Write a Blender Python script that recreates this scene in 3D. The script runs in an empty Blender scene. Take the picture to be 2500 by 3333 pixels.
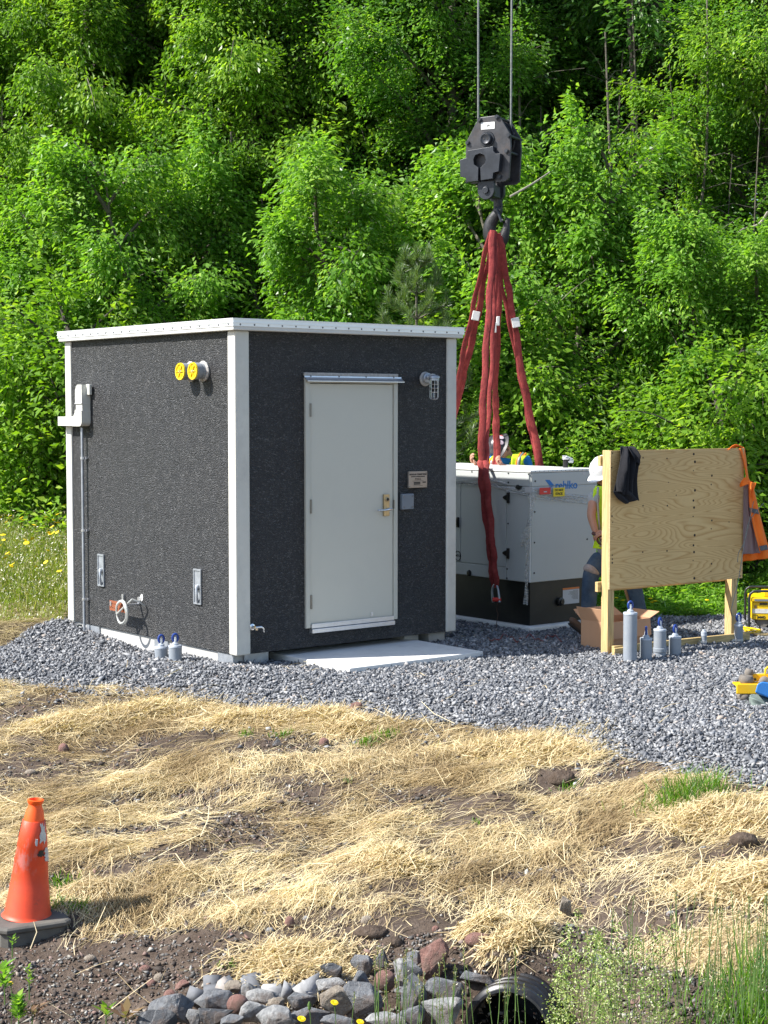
import bpy, bmesh, math, random
import numpy as np
from mathutils import Vector, Matrix, noise as mnoise
from math import radians as R, sin, cos, tan, pi, atan2, sqrt

random.seed(7); rng = np.random.default_rng(7)
scene = bpy.context.scene
COL = scene.collection

# ------------------------------------------------------------------ camera
FPX = 5262.0                       # focal length in photo pixels (photo 2500 x 3333)
PITCH = R(3.65)
CAMZ = 2.27
cd = bpy.data.cameras.new('camera')
cam = bpy.data.objects.new('camera', cd); COL.objects.link(cam)
cam.location = (0, 0, CAMZ); cam.rotation_euler = (R(90) - PITCH, 0, 0)
cd.sensor_fit = 'VERTICAL'; cd.sensor_height = 36.0; cd.lens = 36.0 * FPX / 3333.0
cd.clip_start = 0.1; cd.clip_end = 2000
scene.camera = cam

# ------------------------------------------------------------------ light
SUN_EL = R(45.5); SUN_TRAVEL = Vector((0.975, 0.22, 0)).normalized()
sdir = Vector((SUN_TRAVEL.x * cos(SUN_EL), SUN_TRAVEL.y * cos(SUN_EL), -sin(SUN_EL)))
w = bpy.data.worlds.new('World'); scene.world = w; w.use_nodes = True
nt = w.node_tree; nt.nodes.clear()
sky = nt.nodes.new('ShaderNodeTexSky'); sky.sky_type = 'NISHITA'; sky.sun_disc = False
sky.sun_elevation = SUN_EL; sky.sun_rotation = atan2(-SUN_TRAVEL.x, -SUN_TRAVEL.y) % (2 * pi)
bg = nt.nodes.new('ShaderNodeBackground'); bg.inputs[1].default_value = 0.115
wo = nt.nodes.new('ShaderNodeOutputWorld')
nt.links.new(sky.outputs[0], bg.inputs[0]); nt.links.new(bg.outputs[0], wo.inputs[0])
sl = bpy.data.lights.new('sun', 'SUN'); sl.energy = 5.0; sl.angle = R(0.5); sl.color = (1.0, 0.965, 0.90)
so = bpy.data.objects.new('sun', sl); COL.objects.link(so)
so.rotation_euler = sdir.to_track_quat('-Z', 'Y').to_euler()
scene.view_settings.view_transform = 'Standard'; scene.view_settings.look = 'None'
scene.view_settings.gamma = 1; scene.view_settings.use_curve_mapping = False
scene.view_settings.exposure = 0.92
scene.render.engine = 'CYCLES'
scene.cycles.max_bounces = 6; scene.cycles.diffuse_bounces = 4; scene.cycles.transmission_bounces = 4
scene.cycles.transparent_max_bounces = 6; scene.cycles.caustics_reflective = False; scene.cycles.caustics_refractive = False
scene.cycles.sample_clamp_indirect = 4

# ------------------------------------------------------------------ photo geometry -> world
_f = Vector((0, cos(PITCH), -sin(PITCH))); _u = Vector((0, sin(PITCH), cos(PITCH))); _C = Vector((0, 0, CAMZ))
def ray(px, py):
    return _f * FPX + Vector((1, 0, 0)) * (px - 1250) + _u * (1666.5 - py)
def at(px, py, Y):                     # world point seen at a photo pixel, at distance Y
    d = ray(px, py); return _C + d * (Y / d.y)
def atz(px, py, z):
    d = ray(px, py); return _C + d * ((z - CAMZ) / d.z)

# ------------------------------------------------------------------ noise in numpy
def _hash(ix, iy, s):
    h = (ix.astype(np.int64) * 374761393 + iy.astype(np.int64) * 668265263 + s * 974711) & 0x7fffffff
    h = ((h ^ (h >> 13)) * 1274126177) & 0x7fffffff
    return ((h ^ (h >> 16)) & 0xffff) / 65535.0
def vnoise(x, y, s=0):
    x = np.asarray(x, float); y = np.asarray(y, float)
    ix = np.floor(x); iy = np.floor(y); fx = x - ix; fy = y - iy
    fx = fx * fx * (3 - 2 * fx); fy = fy * fy * (3 - 2 * fy)
    a = _hash(ix, iy, s); b = _hash(ix + 1, iy, s); c = _hash(ix, iy + 1, s); d = _hash(ix + 1, iy + 1, s)
    return (a + (b - a) * fx) * (1 - fy) + (c + (d - c) * fx) * fy
def fbm(x, y, s=0, o=4):
    t = 0; a = 0.5; n = 0
    x = np.asarray(x, float); y = np.asarray(y, float)
    for k in range(o):
        t = t + a * vnoise(x, y, s + k * 17); n += a; a *= 0.5; x = x * 2.03 + 5.1; y = y * 2.03 + 1.7
    return t / n - 0.5
def sstep(a, b, x):
    t = np.clip((np.asarray(x, float) - a) / (b - a), 0, 1); return t * t * (3 - 2 * t)

# ------------------------------------------------------------------ terrain
_bx = [-8, -3.2, -1.5, -0.97, 0.07, 1.05, 1.58, 1.95, 2.37, 6]
_by = [14.6, 13.55, 12.95, 12.5, 11.95, 11.42, 10.72, 10.3, 9.95, 8.2]
def edge(x): return np.interp(x, _bx, _by)
def qd(x, y): return (edge(x) - y) * 0.84      # distance down the bank from the gravel edge
def G(x, y):
    x = np.asarray(x, float); y = np.asarray(y, float)
    q = qd(x, y)
    z = 0.06 - 0.13 * sstep(-0.55, 0.12, q) - 0.15 * np.maximum(q - 0.05, 0)
    toe = np.interp(x, [-9, -1.35, -1.05, 0.95, 1.35, 9], [7.5, 7.5, 7.95, 7.95, 6.3, 6.0])
    z = z - 0.5 * sstep(0, 0.42, toe - y)
    z = z + 0.10 * np.exp(-(((x - 0.62) / 0.42) ** 2 + ((y - 8.15) / 0.25) ** 2))
    bank = sstep(0.0, 0.5, q)
    z = z + bank * (0.125 * fbm(x * 1.5 + 3, y * 1.5, 3, 4) + 0.075 * fbm(x * 5, y * 5, 9, 3))
    z = z + (1 - bank) * 0.035 * fbm(x * 1.1, y * 1.1, 5, 3)
    # mounded gravel left of the building
    z = z + 0.09 * np.exp(-(((x + 3.5) / 0.7) ** 2 + ((y - 15.9) / 0.55) ** 2))
    z = z + 0.05 * np.exp(-(((x + 1.3) / 0.5) ** 2 + ((y - 13.35) / 0.3) ** 2))
    z = z - 0.05 * np.exp(-(((x + 2.3) / 0.35) ** 2 + ((y - 14.8) / 0.35) ** 2))
    z = z - 0.065 * sstep(14.9, 16.0, y) * sstep(-0.2, 0.6, x) * (1 - sstep(17.5, 18.5, y))
    z = z - 0.05 * np.exp(-(((x + 1.95) / 0.35) ** 2 + ((y - 8.75) / 0.3) ** 2))
    # meadow rises to the wood
    left = 1 - sstep(-3.2, -1.0, x)
    start = 16.3 * left + 17.9 * (1 - left)
    z = z + 0.05 * np.clip(y - start, 0, 16) + 0.10 * fbm(x * .5, y * .5, 21, 3) * sstep(17, 20, y)
    return z
def Gs(x, y): return float(G(x, y))
def gnd(px, py):                       # where the ray through a photo pixel meets the ground
    d = ray(px, py); d = d / d.y; y = 6.2
    while y < 60:
        p = _C + d * y
        if p.z < Gs(p.x, p.y): break
        y += 0.03
    return _C + d * (y - 0.015)
def is_gravel(x, y):
    q = qd(x, y) + 0.30 * fbm(x * 1.7, y * 1.7, 31, 3)
    lim_left = 16.3 + (x + 3.3) * 5
    m = (q < 0.02) & (y < 17.55 + 0.4 * fbm(x * 1.5, y, 8, 2)) & ((x > -3.3) | (y < lim_left + 0.3 * fbm(x * 3, y * 3, 4, 2)))
    return m

# ------------------------------------------------------------------ object helpers
def link(o, parent=None):
    COL.objects.link(o)
    if parent is not None: o.parent = parent
    return o
def tag(o, label=None, cat=None, group=None, kind=None):
    if label: o['label'] = label
    if cat: o['category'] = cat
    if group: o['group'] = group
    if kind: o['kind'] = kind
    return o
def thing(name, label, cat, loc=(0, 0, 0), rotz=0.0, group=None):
    o = bpy.data.objects.new(name, None); o.location = loc; o.rotation_euler = (0, 0, rotz)
    o.empty_display_size = 0.2
    link(o); return tag(o, label, cat, group)
def _mw(o): return Matrix.LocRotScale(o.location, o.rotation_euler, o.scale)
def copy_tree(o, parent=None):
    c = o.copy(); COL.objects.link(c); c.parent = parent
    for ch in list(o.children): copy_tree(ch, c)
    return c

class MB:
    def __init__(s): s.v = []; s.f = []; s.m = []; s.cm = 0
    def add(s, vs, fs):
        b = len(s.v); s.v += [Vector(v) for v in vs]; s.f += [tuple(i + b for i in f) for f in fs]; s.m += [s.cm] * len(fs); return s
    def box(s, a, b, M=None):
        x0, y0, z0 = a; x1, y1, z1 = b
        vs = [Vector(p) for p in ((x0,y0,z0),(x1,y0,z0),(x1,y1,z0),(x0,y1,z0),(x0,y0,z1),(x1,y0,z1),(x1,y1,z1),(x0,y1,z1))]
        if M is not None: vs = [M @ v for v in vs]
        return s.add(vs, [(0,3,2,1),(4,5,6,7),(0,1,5,4),(1,2,6,5),(2,3,7,6),(3,0,4,7)])
    def cbox(s, c, d, M=None):
        c = Vector(c); d = Vector(d) / 2
        return s.box(c - d, c + d, M)
    def tube(s, pts, r, n=8, caps=True, flat=1.0, up=None, closed=False):
        pts = [Vector(p) for p in pts]; k = len(pts)
        rs = r if isinstance(r, (list, tuple)) else [r] * k
        vs = []; prev = None
        for i, p in enumerate(pts):
            if closed: t = pts[(i + 1) % k] - pts[i - 1]
            else: t = pts[min(i + 1, k - 1)] - pts[max(i - 1, 0)]
            if t.length < 1e-9: t = Vector((0, 0, 1))
            t.normalize()
            if prev is None:
                a = Vector(up) if up is not None else (Vector((0, 0, 1)) if abs(t.z) < .9 else Vector((1, 0, 0)))
                x = a - t * a.dot(t); x.normalize()
            else:
                x = prev - t * prev.dot(t); x.normalize()
            prev = x; y = t.cross(x)
            for j in range(n):
                a = 2 * pi * j / n
                vs.append(p + x * (cos(a) * rs[i]) + y * (sin(a) * rs[i] * flat))
        fs = []
        for i in range(k if closed else k - 1):
            for j in range(n):
                a = i * n + j; b = i * n + (j + 1) % n; i2 = (i + 1) % k
                fs.append((a, b, i2 * n + (j + 1) % n, i2 * n + j))
        if caps and not closed:
            fs.append(tuple(range(n - 1, -1, -1))); fs.append(tuple((k - 1) * n + j for j in range(n)))
        return s.add(vs, fs)
    def lathe(s, prof, n=24, M=None, arc=2 * pi):
        vs = []; fs = []; k = len(prof)
        for (r, z) in prof:
            for j in range(n):
                a = arc * j / n; v = Vector((r * cos(a), r * sin(a), z)); vs.append(M @ v if M is not None else v)
        for i in range(k - 1):
            for j in range(n):
                fs.append((i * n + j, i * n + (j + 1) % n, (i + 1) * n + (j + 1) % n, (i + 1) * n + j))
        if prof[0][0] > 1e-6: fs.append(tuple(range(n - 1, -1, -1)))
        if prof[-1][0] > 1e-6: fs.append(tuple((k - 1) * n + j for j in range(n)))
        return s.add(vs, fs)
    def prism(s, poly, d0, d1, M=None):      # poly in (x,z), extruded along y
        n = len(poly)
        vs = [Vector((p[0], d0, p[1])) for p in poly] + [Vector((p[0], d1, p[1])) for p in poly]
        if M is not None: vs = [M @ v for v in vs]
        return s.add(vs, [tuple(range(n)), tuple(range(2 * n - 1, n - 1, -1))] + [(i, i + n, (i + 1) % n + n, (i + 1) % n) for i in range(n)])
    def build(s, name, mat, parent=None, world=False, smooth=False, bevel=0, solid=0, sub=0, label=None, bseg=2):
        me = bpy.data.meshes.new(name)
        vs = s.v
        if world and parent is not None:
            inv = _mw(parent).inverted(); vs = [inv @ v for v in vs]
        me.from_pydata([tuple(v) for v in vs], [], s.f)
        bm = bmesh.new(); bm.from_mesh(me); bmesh.ops.remove_doubles(bm, verts=bm.verts, dist=1e-5)
        bmesh.ops.recalc_face_normals(bm, faces=bm.faces); 
        if smooth:
            for f in bm.faces: f.smooth = True
        bm.to_mesh(me); bm.free()
        mats = mat if isinstance(mat, (list, tuple)) else [mat]
        for m in mats: me.materials.append(m)
        if smooth and hasattr(me, 'set_sharp_from_angle'): me.set_sharp_from_angle(angle=R(40))
        o = bpy.data.objects.new(name, me); link(o, parent)
        if bevel:
            b = o.modifiers.new('bevel', 'BEVEL'); b.width = bevel; b.segments = bseg; b.limit_method = 'ANGLE'
        if solid:
            b = o.modifiers.new('solid', 'SOLIDIFY'); b.thickness = solid; b.offset = 0
        if sub:
            b = o.modifiers.new('sub', 'SUBSURF'); b.levels = sub; b.render_levels = sub
        if label: o['label'] = label
        return o
def share(src, name, parent, M=None):
    o = bpy.data.objects.new(name, src.data); link(o, parent)
    if M is not None: o.matrix_basis = M
    return o
def frameM(o, z, up=(0, 0, 1)):            # matrix at o with +Z along z
    z = Vector(z).normalized(); q = z.to_track_quat('Z', 'Y'); return Matrix.Translation(Vector(o)) @ q.to_matrix().to_4x4()

def np_mesh(name, V, F, mat, parent=None, attr=None, smooth=False):
    """V (n,3), F (m,k) uniform polygons"""
    me = bpy.data.meshes.new(name); n = len(V); m, k = F.shape
    me.vertices.add(n); me.vertices.foreach_set('co', V.astype(np.float32).ravel())
    me.loops.add(m * k); me.loops.foreach_set('vertex_index', F.astype(np.int32).ravel())
    me.polygons.add(m); me.polygons.foreach_set('loop_start', np.arange(0, m * k, k, dtype=np.int32))
    try: me.polygons.foreach_set('loop_total', np.full(m, k, dtype=np.int32))
    except Exception: pass
    if smooth: me.polygons.foreach_set('use_smooth', np.ones(m, dtype=bool))
    me.update(calc_edges=True)
    if attr is not None:
        for an, av in attr.items():
            a = me.attributes.new(an, 'FLOAT', 'FACE'); a.data.foreach_set('value', av.astype(np.float32))
    for q in (mat if isinstance(mat, (list, tuple)) else [mat]): me.materials.append(q)
    o = bpy.data.objects.new(name, me); link(o, parent); return o

# ------------------------------------------------------------------ materials
class NT:
    def __init__(s, m): s.t = m.node_tree; s.m = m
    def n(s, typ, **kw):
        x = s.t.nodes.new(typ)
        for k, v in kw.items():
            if k.startswith('i_'): x.inputs[k[2:]].default_value = v
            else: setattr(x, k, v)
        return x
    def l(s, a, b): s.t.links.new(a, b)
def newmat(name):
    m = bpy.data.materials.new(name); m.use_nodes = True; t = NT(m)
    b = m.node_tree.nodes['Principled BSDF']; return m, t, b
def c4(c): return (c[0], c[1], c[2], 1.0)
def coords(t, scale=(1, 1, 1), kind='Object'):
    tc = t.n('ShaderNodeTexCoord'); mp = t.n('ShaderNodeMapping'); mp.inputs['Scale'].default_value = scale
    t.l(tc.outputs[kind], mp.inputs['Vector']); return mp.outputs['Vector']
def noise_n(t, vec, scale, detail=4, rough=.6, dist=0):
    n = t.n('ShaderNodeTexNoise'); n.inputs['Scale'].default_value = scale; n.inputs['Detail'].default_value = detail
    n.inputs['Roughness'].default_value = rough; n.inputs['Distortion'].default_value = dist
    t.l(vec, n.inputs['Vector']); return n.outputs['Fac']
def ramp(t, fac, stops):
    r = t.n('ShaderNodeValToRGB'); e = r.color_ramp.elements
    while len(e) < len(stops): e.new(0.5)
    for i, (p, c) in enumerate(stops):
        e[i].position = p; e[i].color = c4(c) if len(c) == 3 else c
    t.l(fac, r.inputs['Fac']); return r.outputs['Color']
def mixc(t, fac, a, b, mode='MIX'):
    m = t.n('ShaderNodeMix'); m.data_type = 'RGBA'; m.blend_type = mode
    for sock, v in ((m.inputs[0], fac), (m.inputs[6], a), (m.inputs[7], b)):
        if isinstance(v, (int, float)): sock.default_value = v
        elif isinstance(v, tuple): sock.default_value = c4(v)
        else: t.l(v, sock)
    return m.outputs[2]
def bump(t, b, h, strength=.3, dist=.01):
    n = t.n('ShaderNodeBump'); n.inputs['Strength'].default_value = strength; n.inputs['Distance'].default_value = dist
    t.l(h, n.inputs['Height']); t.l(n.outputs['Normal'], b.inputs['Normal'])
def mat(name, col, rough=.6, metal=0.0, var=.12, scale=6, bmp=0.0, bscale=60, dirt=None, dirt_amt=.3, dscale=3, bdist=.004, spec=None):
    m, t, b = newmat(name); v = coords(t)
    n = noise_n(t, v, scale, 5, .65)
    lo = tuple(c * (1 - var) for c in col); hi = tuple(min(1, c * (1 + var)) for c in col)
    c = ramp(t, n, [(.3, lo), (.7, hi)])
    if dirt is not None:
        d = noise_n(t, v, dscale, 6, .7)
        k = ramp(t, d, [(.5, (0, 0, 0)), (.72, (dirt_amt,) * 3)])
        c = mixc(t, k, c, dirt)
    t.l(c, b.inputs['Base Color'])
    b.inputs['Roughness'].default_value = rough; b.inputs['Metallic'].default_value = metal
    if spec is not None: b.inputs['Specular IOR Level'].default_value = spec
    if bmp: bump(t, b, noise_n(t, v, bscale, 4, .6), bmp, bdist)
    return m
M = {}
# ---- building
def aggregate():
    m, t, b = newmat('exposed_aggregate'); v = coords(t)
    wv = t.n('ShaderNodeTexNoise'); wv.inputs['Scale'].default_value = 9; wv.inputs['Detail'].default_value = 2; t.l(v, wv.inputs['Vector'])
    ad = t.n('ShaderNodeVectorMath', operation='MULTIPLY_ADD'); t.l(wv.outputs['Color'], ad.inputs[0]); ad.inputs[1].default_value = (.05,) * 3; t.l(v, ad.inputs[2])
    mp = t.n('ShaderNodeMapping'); mp.inputs['Scale'].default_value = (1, 1, 1.7); t.l(ad.outputs[0], mp.inputs['Vector'])
    vo = t.n('ShaderNodeTexVoronoi'); vo.inputs['Scale'].default_value = 76; t.l(mp.outputs[0], vo.inputs['Vector'])
    sep = t.n('ShaderNodeSeparateColor'); t.l(vo.outputs['Color'], sep.inputs[0])
    c = ramp(t, sep.outputs[0], [(0, (.006, .0065, .008)), (.5, (.017, .018, .020)), (.85, (.038, .040, .043)), (.97, (.115, .117, .12))])
    big = noise_n(t, v, 2.2, 4, .6)
    c = mixc(t, ramp(t, big, [(.35, (.0,) * 3), (.7, (.35,) * 3)]), c, (.022, .021, .022))
    tc2 = t.n('ShaderNodeTexCoord'); sx2 = t.n('ShaderNodeSeparateXYZ'); t.l(tc2.outputs['Object'], sx2.inputs[0])
    low = ramp(t, sx2.outputs['Z'], [(.17, (1,) * 3), (.48, (0,) * 3)]); dn = ramp(t, noise_n(t, v, 14, 6, .75), [(.42, (0,) * 3), (.70, (.5,) * 3)])
    c = mixc(t, mixc(t, 1.0, low, dn, 'MULTIPLY'), c, (.13, .12, .11))
    st_ = ramp(t, noise_n(t, coords(t, (5, 5, .35)), 3, 4, .6), [(.52, (0,) * 3), (.75, (.22,) * 3)]); c = mixc(t, st_, c, (.07, .07, .07))
    t.l(c, b.inputs['Base Color']); b.inputs['Roughness'].default_value = .5
    h = t.n('ShaderNodeMath', operation='MULTIPLY'); t.l(vo.outputs['Distance'], h.inputs[0]); h.inputs[1].default_value = -1
    bump(t, b, h.outputs[0], 1.0, .022); b.inputs['Specular IOR Level'].default_value = .8
    return m
M['aggregate'] = aggregate()
M['post'] = mat('painted_concrete_trim', (.62, .61, .56), .7, var=.06, scale=4, bmp=.15, bscale=90, dirt=(.40, .39, .36), dirt_amt=.35, dscale=5)
M['roofband'] = mat('roof_edge_paint', (.66, .66, .63), .65, var=.05, bmp=.12, bscale=80, dirt=(.45, .45, .43), dirt_amt=.3)
M['flashing'] = mat('white_flashing', (.86, .87, .88), .35, .35, var=.03, bmp=.05, bscale=12)
M['screw'] = mat('screw_steel', (.22, .22, .23), .4, .9)
M['door'] = mat('door_paint', (.57, .555, .485), .45, var=.03, scale=2, bmp=.06, bscale=220, dirt=(.42, .41, .37), dirt_amt=.25, dscale=2)
M['doorframe'] = mat('door_frame_paint', (.53, .52, .46), .45, var=.04, dirt=(.36, .35, .32), dirt_amt=.3)
M['alu'] = mat('brushed_aluminium', (.72, .73, .76), .35, .85, var=.06, scale=20)
M['steel'] = mat('galvanised_steel', (.42, .45, .49), .45, .6, var=.18, scale=12, dirt=(.25, .27, .30), dirt_amt=.5, dscale=9)
M['hinge'] = mat('hinge_steel', (.25, .24, .22), .4, .9, var=.15)
M['brass'] = mat('worn_brass', (.55, .43, .26), .35, .9, var=.15, scale=40)
M['chrome'] = mat('chrome', (.75, .76, .78), .15, 1.0, var=.05)
M['greybox'] = mat('grey_cover_plate', (.19, .22, .26), .5, .2, var=.06)
M['plaque'] = mat('engraved_plaque', (.38, .34, .31), .4, .6, var=.05)
M['ink'] = mat('black_ink', (.015, .015, .016), .6, var=.0)
M['bluelogo'] = mat('blue_print', (.02, .18, .52), .5, var=.0)
M['white'] = mat('white_plastic', (.80, .80, .77), .4, var=.03, dirt=(.62, .61, .57), dirt_amt=.3)
M['offwhite'] = mat('ivory_plastic', (.66, .66, .60), .4, var=.04, dirt=(.5, .5, .45), dirt_amt=.35, dscale=4)
M['pvc'] = mat('grey_pvc', (.27, .30, .34), .45, var=.06, dirt=(.36, .36, .35), dirt_amt=.4, dscale=12)
M['pvc_end'] = mat('pvc_cap_disc', (.42, .46, .52), .45, var=.05)
M['yellowcap'] = mat('yellow_plastic', (.80, .58, .01), .45, var=.06)
M['blueplug'] = mat('blue_plastic', (.015, .05, .26), .4, var=.08)
M['grout'] = mat('grout', (.42, .40, .38), .9, var=.2, scale=40, bmp=.6, bscale=60, bdist=.01)
M['concrete'] = mat('concrete', (.47, .465, .45), .85, var=.12, scale=5, bmp=.25, bscale=120, dirt=(.30, .29, .27), dirt_amt=.4, dscale=4)
M['stoop'] = mat('stoop_concrete', (.72, .71, .68), .85, var=.07, scale=3, bmp=.2, bscale=140, dirt=(.42, .40, .37), dirt_amt=.35, dscale=5)
M['copper'] = mat('copper_bar', (.50, .17, .09), .4, .55, var=.15, scale=30)
M['cable'] = mat('tinned_cable', (.62, .62, .58), .4, .5, var=.1, scale=60)
M['shimsteel'] = mat('dark_steel_plate', (.10, .115, .12), .5, .5, var=.2)
def glass():
    m, t, b = newmat('lamp_glass'); b.inputs['Base Color'].default_value = (.9, .93, .93, 1); b.inputs['Roughness'].default_value = .05
    b.inputs['Transmission Weight'].default_value = 1.0; b.inputs['IOR'].default_value = 1.2; return m
M['glass'] = glass()
M['bulb'] = mat('frosted_bulb', (.8, .8, .8), .4, var=.02)
# ---- generator
M['gen'] = mat('enclosure_paint', (.50, .52, .51), .38, var=.03, scale=1.5, bmp=.03, bscale=150, dirt=(.42, .43, .42), dirt_amt=.3, dscale=3)
M['genroof'] = mat('enclosure_roof_paint', (.80, .80, .78), .35, var=.03)
M['black'] = mat('black_paint', (.008, .008, .008), .45, var=.3, scale=4, dirt=(.05, .04, .03), dirt_amt=.35)
M['blackplastic'] = mat('black_plastic', (.012, .012, .013), .35, var=.2)
M['label'] = mat('paper_label', (.55, .55, .56), .6, var=.03)
M['orange_label'] = mat('orange_label', (.75, .22, .05), .6, var=.03)
M['redlabel'] = mat('red_label', (.68, .04, .03), .5, var=.1)
M['yellowlabel'] = mat('yellow_label', (.85, .65, .02), .5, var=.05)
def wrap():
    m, t, b = newmat('stretch_wrap'); v = coords(t, (1, 1, 9))
    b.inputs['Base Color'].default_value = (.62, .62, .60, 1); b.inputs['Roughness'].default_value = .25
    n = noise_n(t, v, 14, 5, .7)
    r = ramp(t, n, [(.38, (.15,) * 3), (.7, (.75,) * 3)]); t.l(r, b.inputs['Alpha'])
    bump(t, b, n, .8, .01); return m
M['wrap'] = wrap()
# ---- lifting gear
M['block'] = mat('hook_block_paint', (.028, .032, .040), .42, .3, var=.3, scale=7, bmp=.2, bscale=40, dirt=(.075, .08, .09), dirt_amt=.45, dscale=6)
M['blockrust'] = mat('hook_block_worn_paint', (.05, .05, .055), .45, .3, var=.4, scale=9, bmp=.2, bscale=40, dirt=(.11, .075, .055), dirt_amt=.4, dscale=7)
M['casthook'] = mat('cast_hook', (.028, .028, .030), .5, .5, var=.3, scale=20, bmp=.5, bscale=70, dirt=(.09, .085, .08), dirt_amt=.6, dscale=8)
M['wire'] = mat('wire_rope', (.20, .21, .20), .5, .6, var=.3, scale=50, bmp=.5, bscale=120)
M['plate_white'] = mat('white_plate', (.72, .72, .70), .5, var=.06, dirt=(.35, .3, .25), dirt_amt=.6, dscale=25)
def sling():
    m, t, b = newmat('red_sling'); v = coords(t)
    n = noise_n(t, v, 7, 6, .75); 
    c = ramp(t, n, [(.3, (.13, .018, .016)), (.5, (.27, .032, .030)), (.75, (.42, .075, .065))])
    d = noise_n(t, v, 16, 5, .7); c = mixc(t, ramp(t, d, [(.55, (0,) * 3), (.72, (.6,) * 3)]), c, (.13, .03, .025))
    t.l(c, b.inputs['Base Color']); b.inputs['Roughness'].default_value = .85
    bump(t, b, noise_n(t, coords(t, (1, 1, .35)), 30, 5, .7), .8, .015); return m
M['sling'] = sling()
# ---- wood
def lumber(name, col, stretch, sc=1.0):
    m, t, b = newmat(name); v = coords(t, stretch)
    n = noise_n(t, v, 3 * sc, 3, .5, .4)
    mul = t.n('ShaderNodeMath', operation='MULTIPLY'); t.l(n, mul.inputs[0]); mul.inputs[1].default_value = 75
    s = t.n('ShaderNodeMath', operation='SINE'); t.l(mul.outputs[0], s.inputs[0])
    c = ramp(t, s.outputs[0], [(0.0, tuple(k * .80 for k in col)), (.35, col), (1, tuple(min(1, k * 1.10) for k in col))])
    g = noise_n(t, coords(t, tuple(k * 3 for k in stretch)), 30, 4, .7); c = mixc(t, ramp(t, g, [(.4, (.0,) * 3), (.7, (.25,) * 3)]), c, tuple(k * .62 for k in col))
    t.l(c, b.inputs['Base Color']); b.inputs['Roughness'].default_value = .7
    bump(t, b, g, .2, .003); return m
M['stud'] = lumber('treated_pine', (.62, .44, .20), (3, 3, .25))
M['rail'] = lumber('treated_pine_rail', (.60, .43, .19), (.25, 3, 3))
def plywood():
    m, t, b = newmat('plywood_face'); v = coords(t, (.60, 1, 4.6))
    n = noise_n(t, v, 1.25, 1.3, .38, .2)
    mul = t.n('ShaderNodeMath', operation='MULTIPLY'); t.l(n, mul.inputs[0]); mul.inputs[1].default_value = 30
    fr = t.n('ShaderNodeMath', operation='FRACT'); t.l(mul.outputs[0], fr.inputs[0])
    c = ramp(t, fr.outputs[0], [(0, (.62, .38, .14)), (.3, (.72, .48, .205)), (.7, (.74, .50, .215)), (.93, (.54, .30, .10)), (1, (.62, .38, .14))])
    g = noise_n(t, coords(t, (1.5, 1, 26)), 14, 4, .7); c = mixc(t, ramp(t, g, [(.4, (0,) * 3), (.75, (.3,) * 3)]), c, (.34, .22, .10))
    big = noise_n(t, coords(t), 1.3, 3, .5); c = mixc(t, ramp(t, big, [(.45, (0,) * 3), (.8, (.45,) * 3)]), c, (.48, .34, .16))
    t.l(c, b.inputs['Base Color']); b.inputs['Roughness'].default_value = .65; bump(t, b, g, .15, .002); return m
M['plywood'] = plywood()
M['plyedge'] = mat('plywood_edge', (.50, .38, .20), .8, var=.25, scale=60)
M['hole'] = mat('screw_hole', (.035, .025, .018), .8, var=.2)
M['card'] = mat('cardboard', (.50, .29, .17), .85, var=.06, scale=3, bmp=.1, bscale=60)
M['card_in'] = mat('cardboard_inside', (.42, .24, .14), .9, var=.06)
M['handle'] = lumber('hickory_handle', (.42, .24, .12), (3, 3, .3))
# ---- clothes and people
M['blackcloth'] = mat('black_knit', (.012, .012, .016), .95, var=.25, scale=30, bmp=.4, bscale=250)
M['orangecloth'] = mat('orange_hi_vis', (.95, .19, .01), .75, var=.05, scale=8, bmp=.25, bscale=200)
M['lining'] = mat('mauve_lining', (.24, .17, .17), .85, var=.08, bmp=.2, bscale=150)
M['reflect'] = mat('grey_reflective_tape', (.10, .10, .10), .5, .3, var=.1)
M['silver'] = mat('silver_reflective_tape', (.35, .36, .36), .4, .4, var=.08)
M['limevest'] = mat('lime_hi_vis', (.62, .90, .02), .75, var=.05, bmp=.2, bscale=200)
M['orangetrim'] = mat('orange_trim', (.95, .25, .02), .75, var=.04)
M['skin'] = mat('skin', (.52, .27, .18), .5, var=.10, scale=9, bmp=.1, bscale=90)
M['glove'] = mat('dirty_glove', (.11, .06, .055), .8, var=.25)
M['hair'] = mat('reddish_hair', (.14, .06, .03), .8, var=.3, scale=40, bmp=.5, bscale=120)
M['bluetee'] = mat('blue_tshirt', (.02, .22, .60), .85, var=.06, bmp=.25, bscale=60, bdist=.01)
M['greytee'] = mat('grey_tshirt', (.42, .43, .43), .9, var=.06, bmp=.25, bscale=50, bdist=.01)
M['denim'] = mat('worn_denim', (.05, .085, .14), .9, var=.35, scale=9, bmp=.4, bscale=60, dirt=(.16, .19, .22), dirt_amt=.6, dscale=4, bdist=.01)
M['patch'] = mat('frayed_denim', (.40, .33, .30), .95, var=.3, scale=30, bmp=.5, bscale=90)
M['boot'] = mat('brown_leather', (.11, .065, .045), .7, var=.25, scale=12, bmp=.3, bscale=60)
M['sole'] = mat('dark_sole', (.03, .025, .022), .8, var=.2)
M['hatwhite'] = mat('white_hard_hat', (.82, .83, .84), .3, var=.02)
M['hatdark'] = mat('grey_hard_hat', (.045, .043, .05), .35, .0, var=.1)
M['sticker'] = mat('hat_sticker', (.55, .45, .50), .4, var=.3, scale=40)
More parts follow.
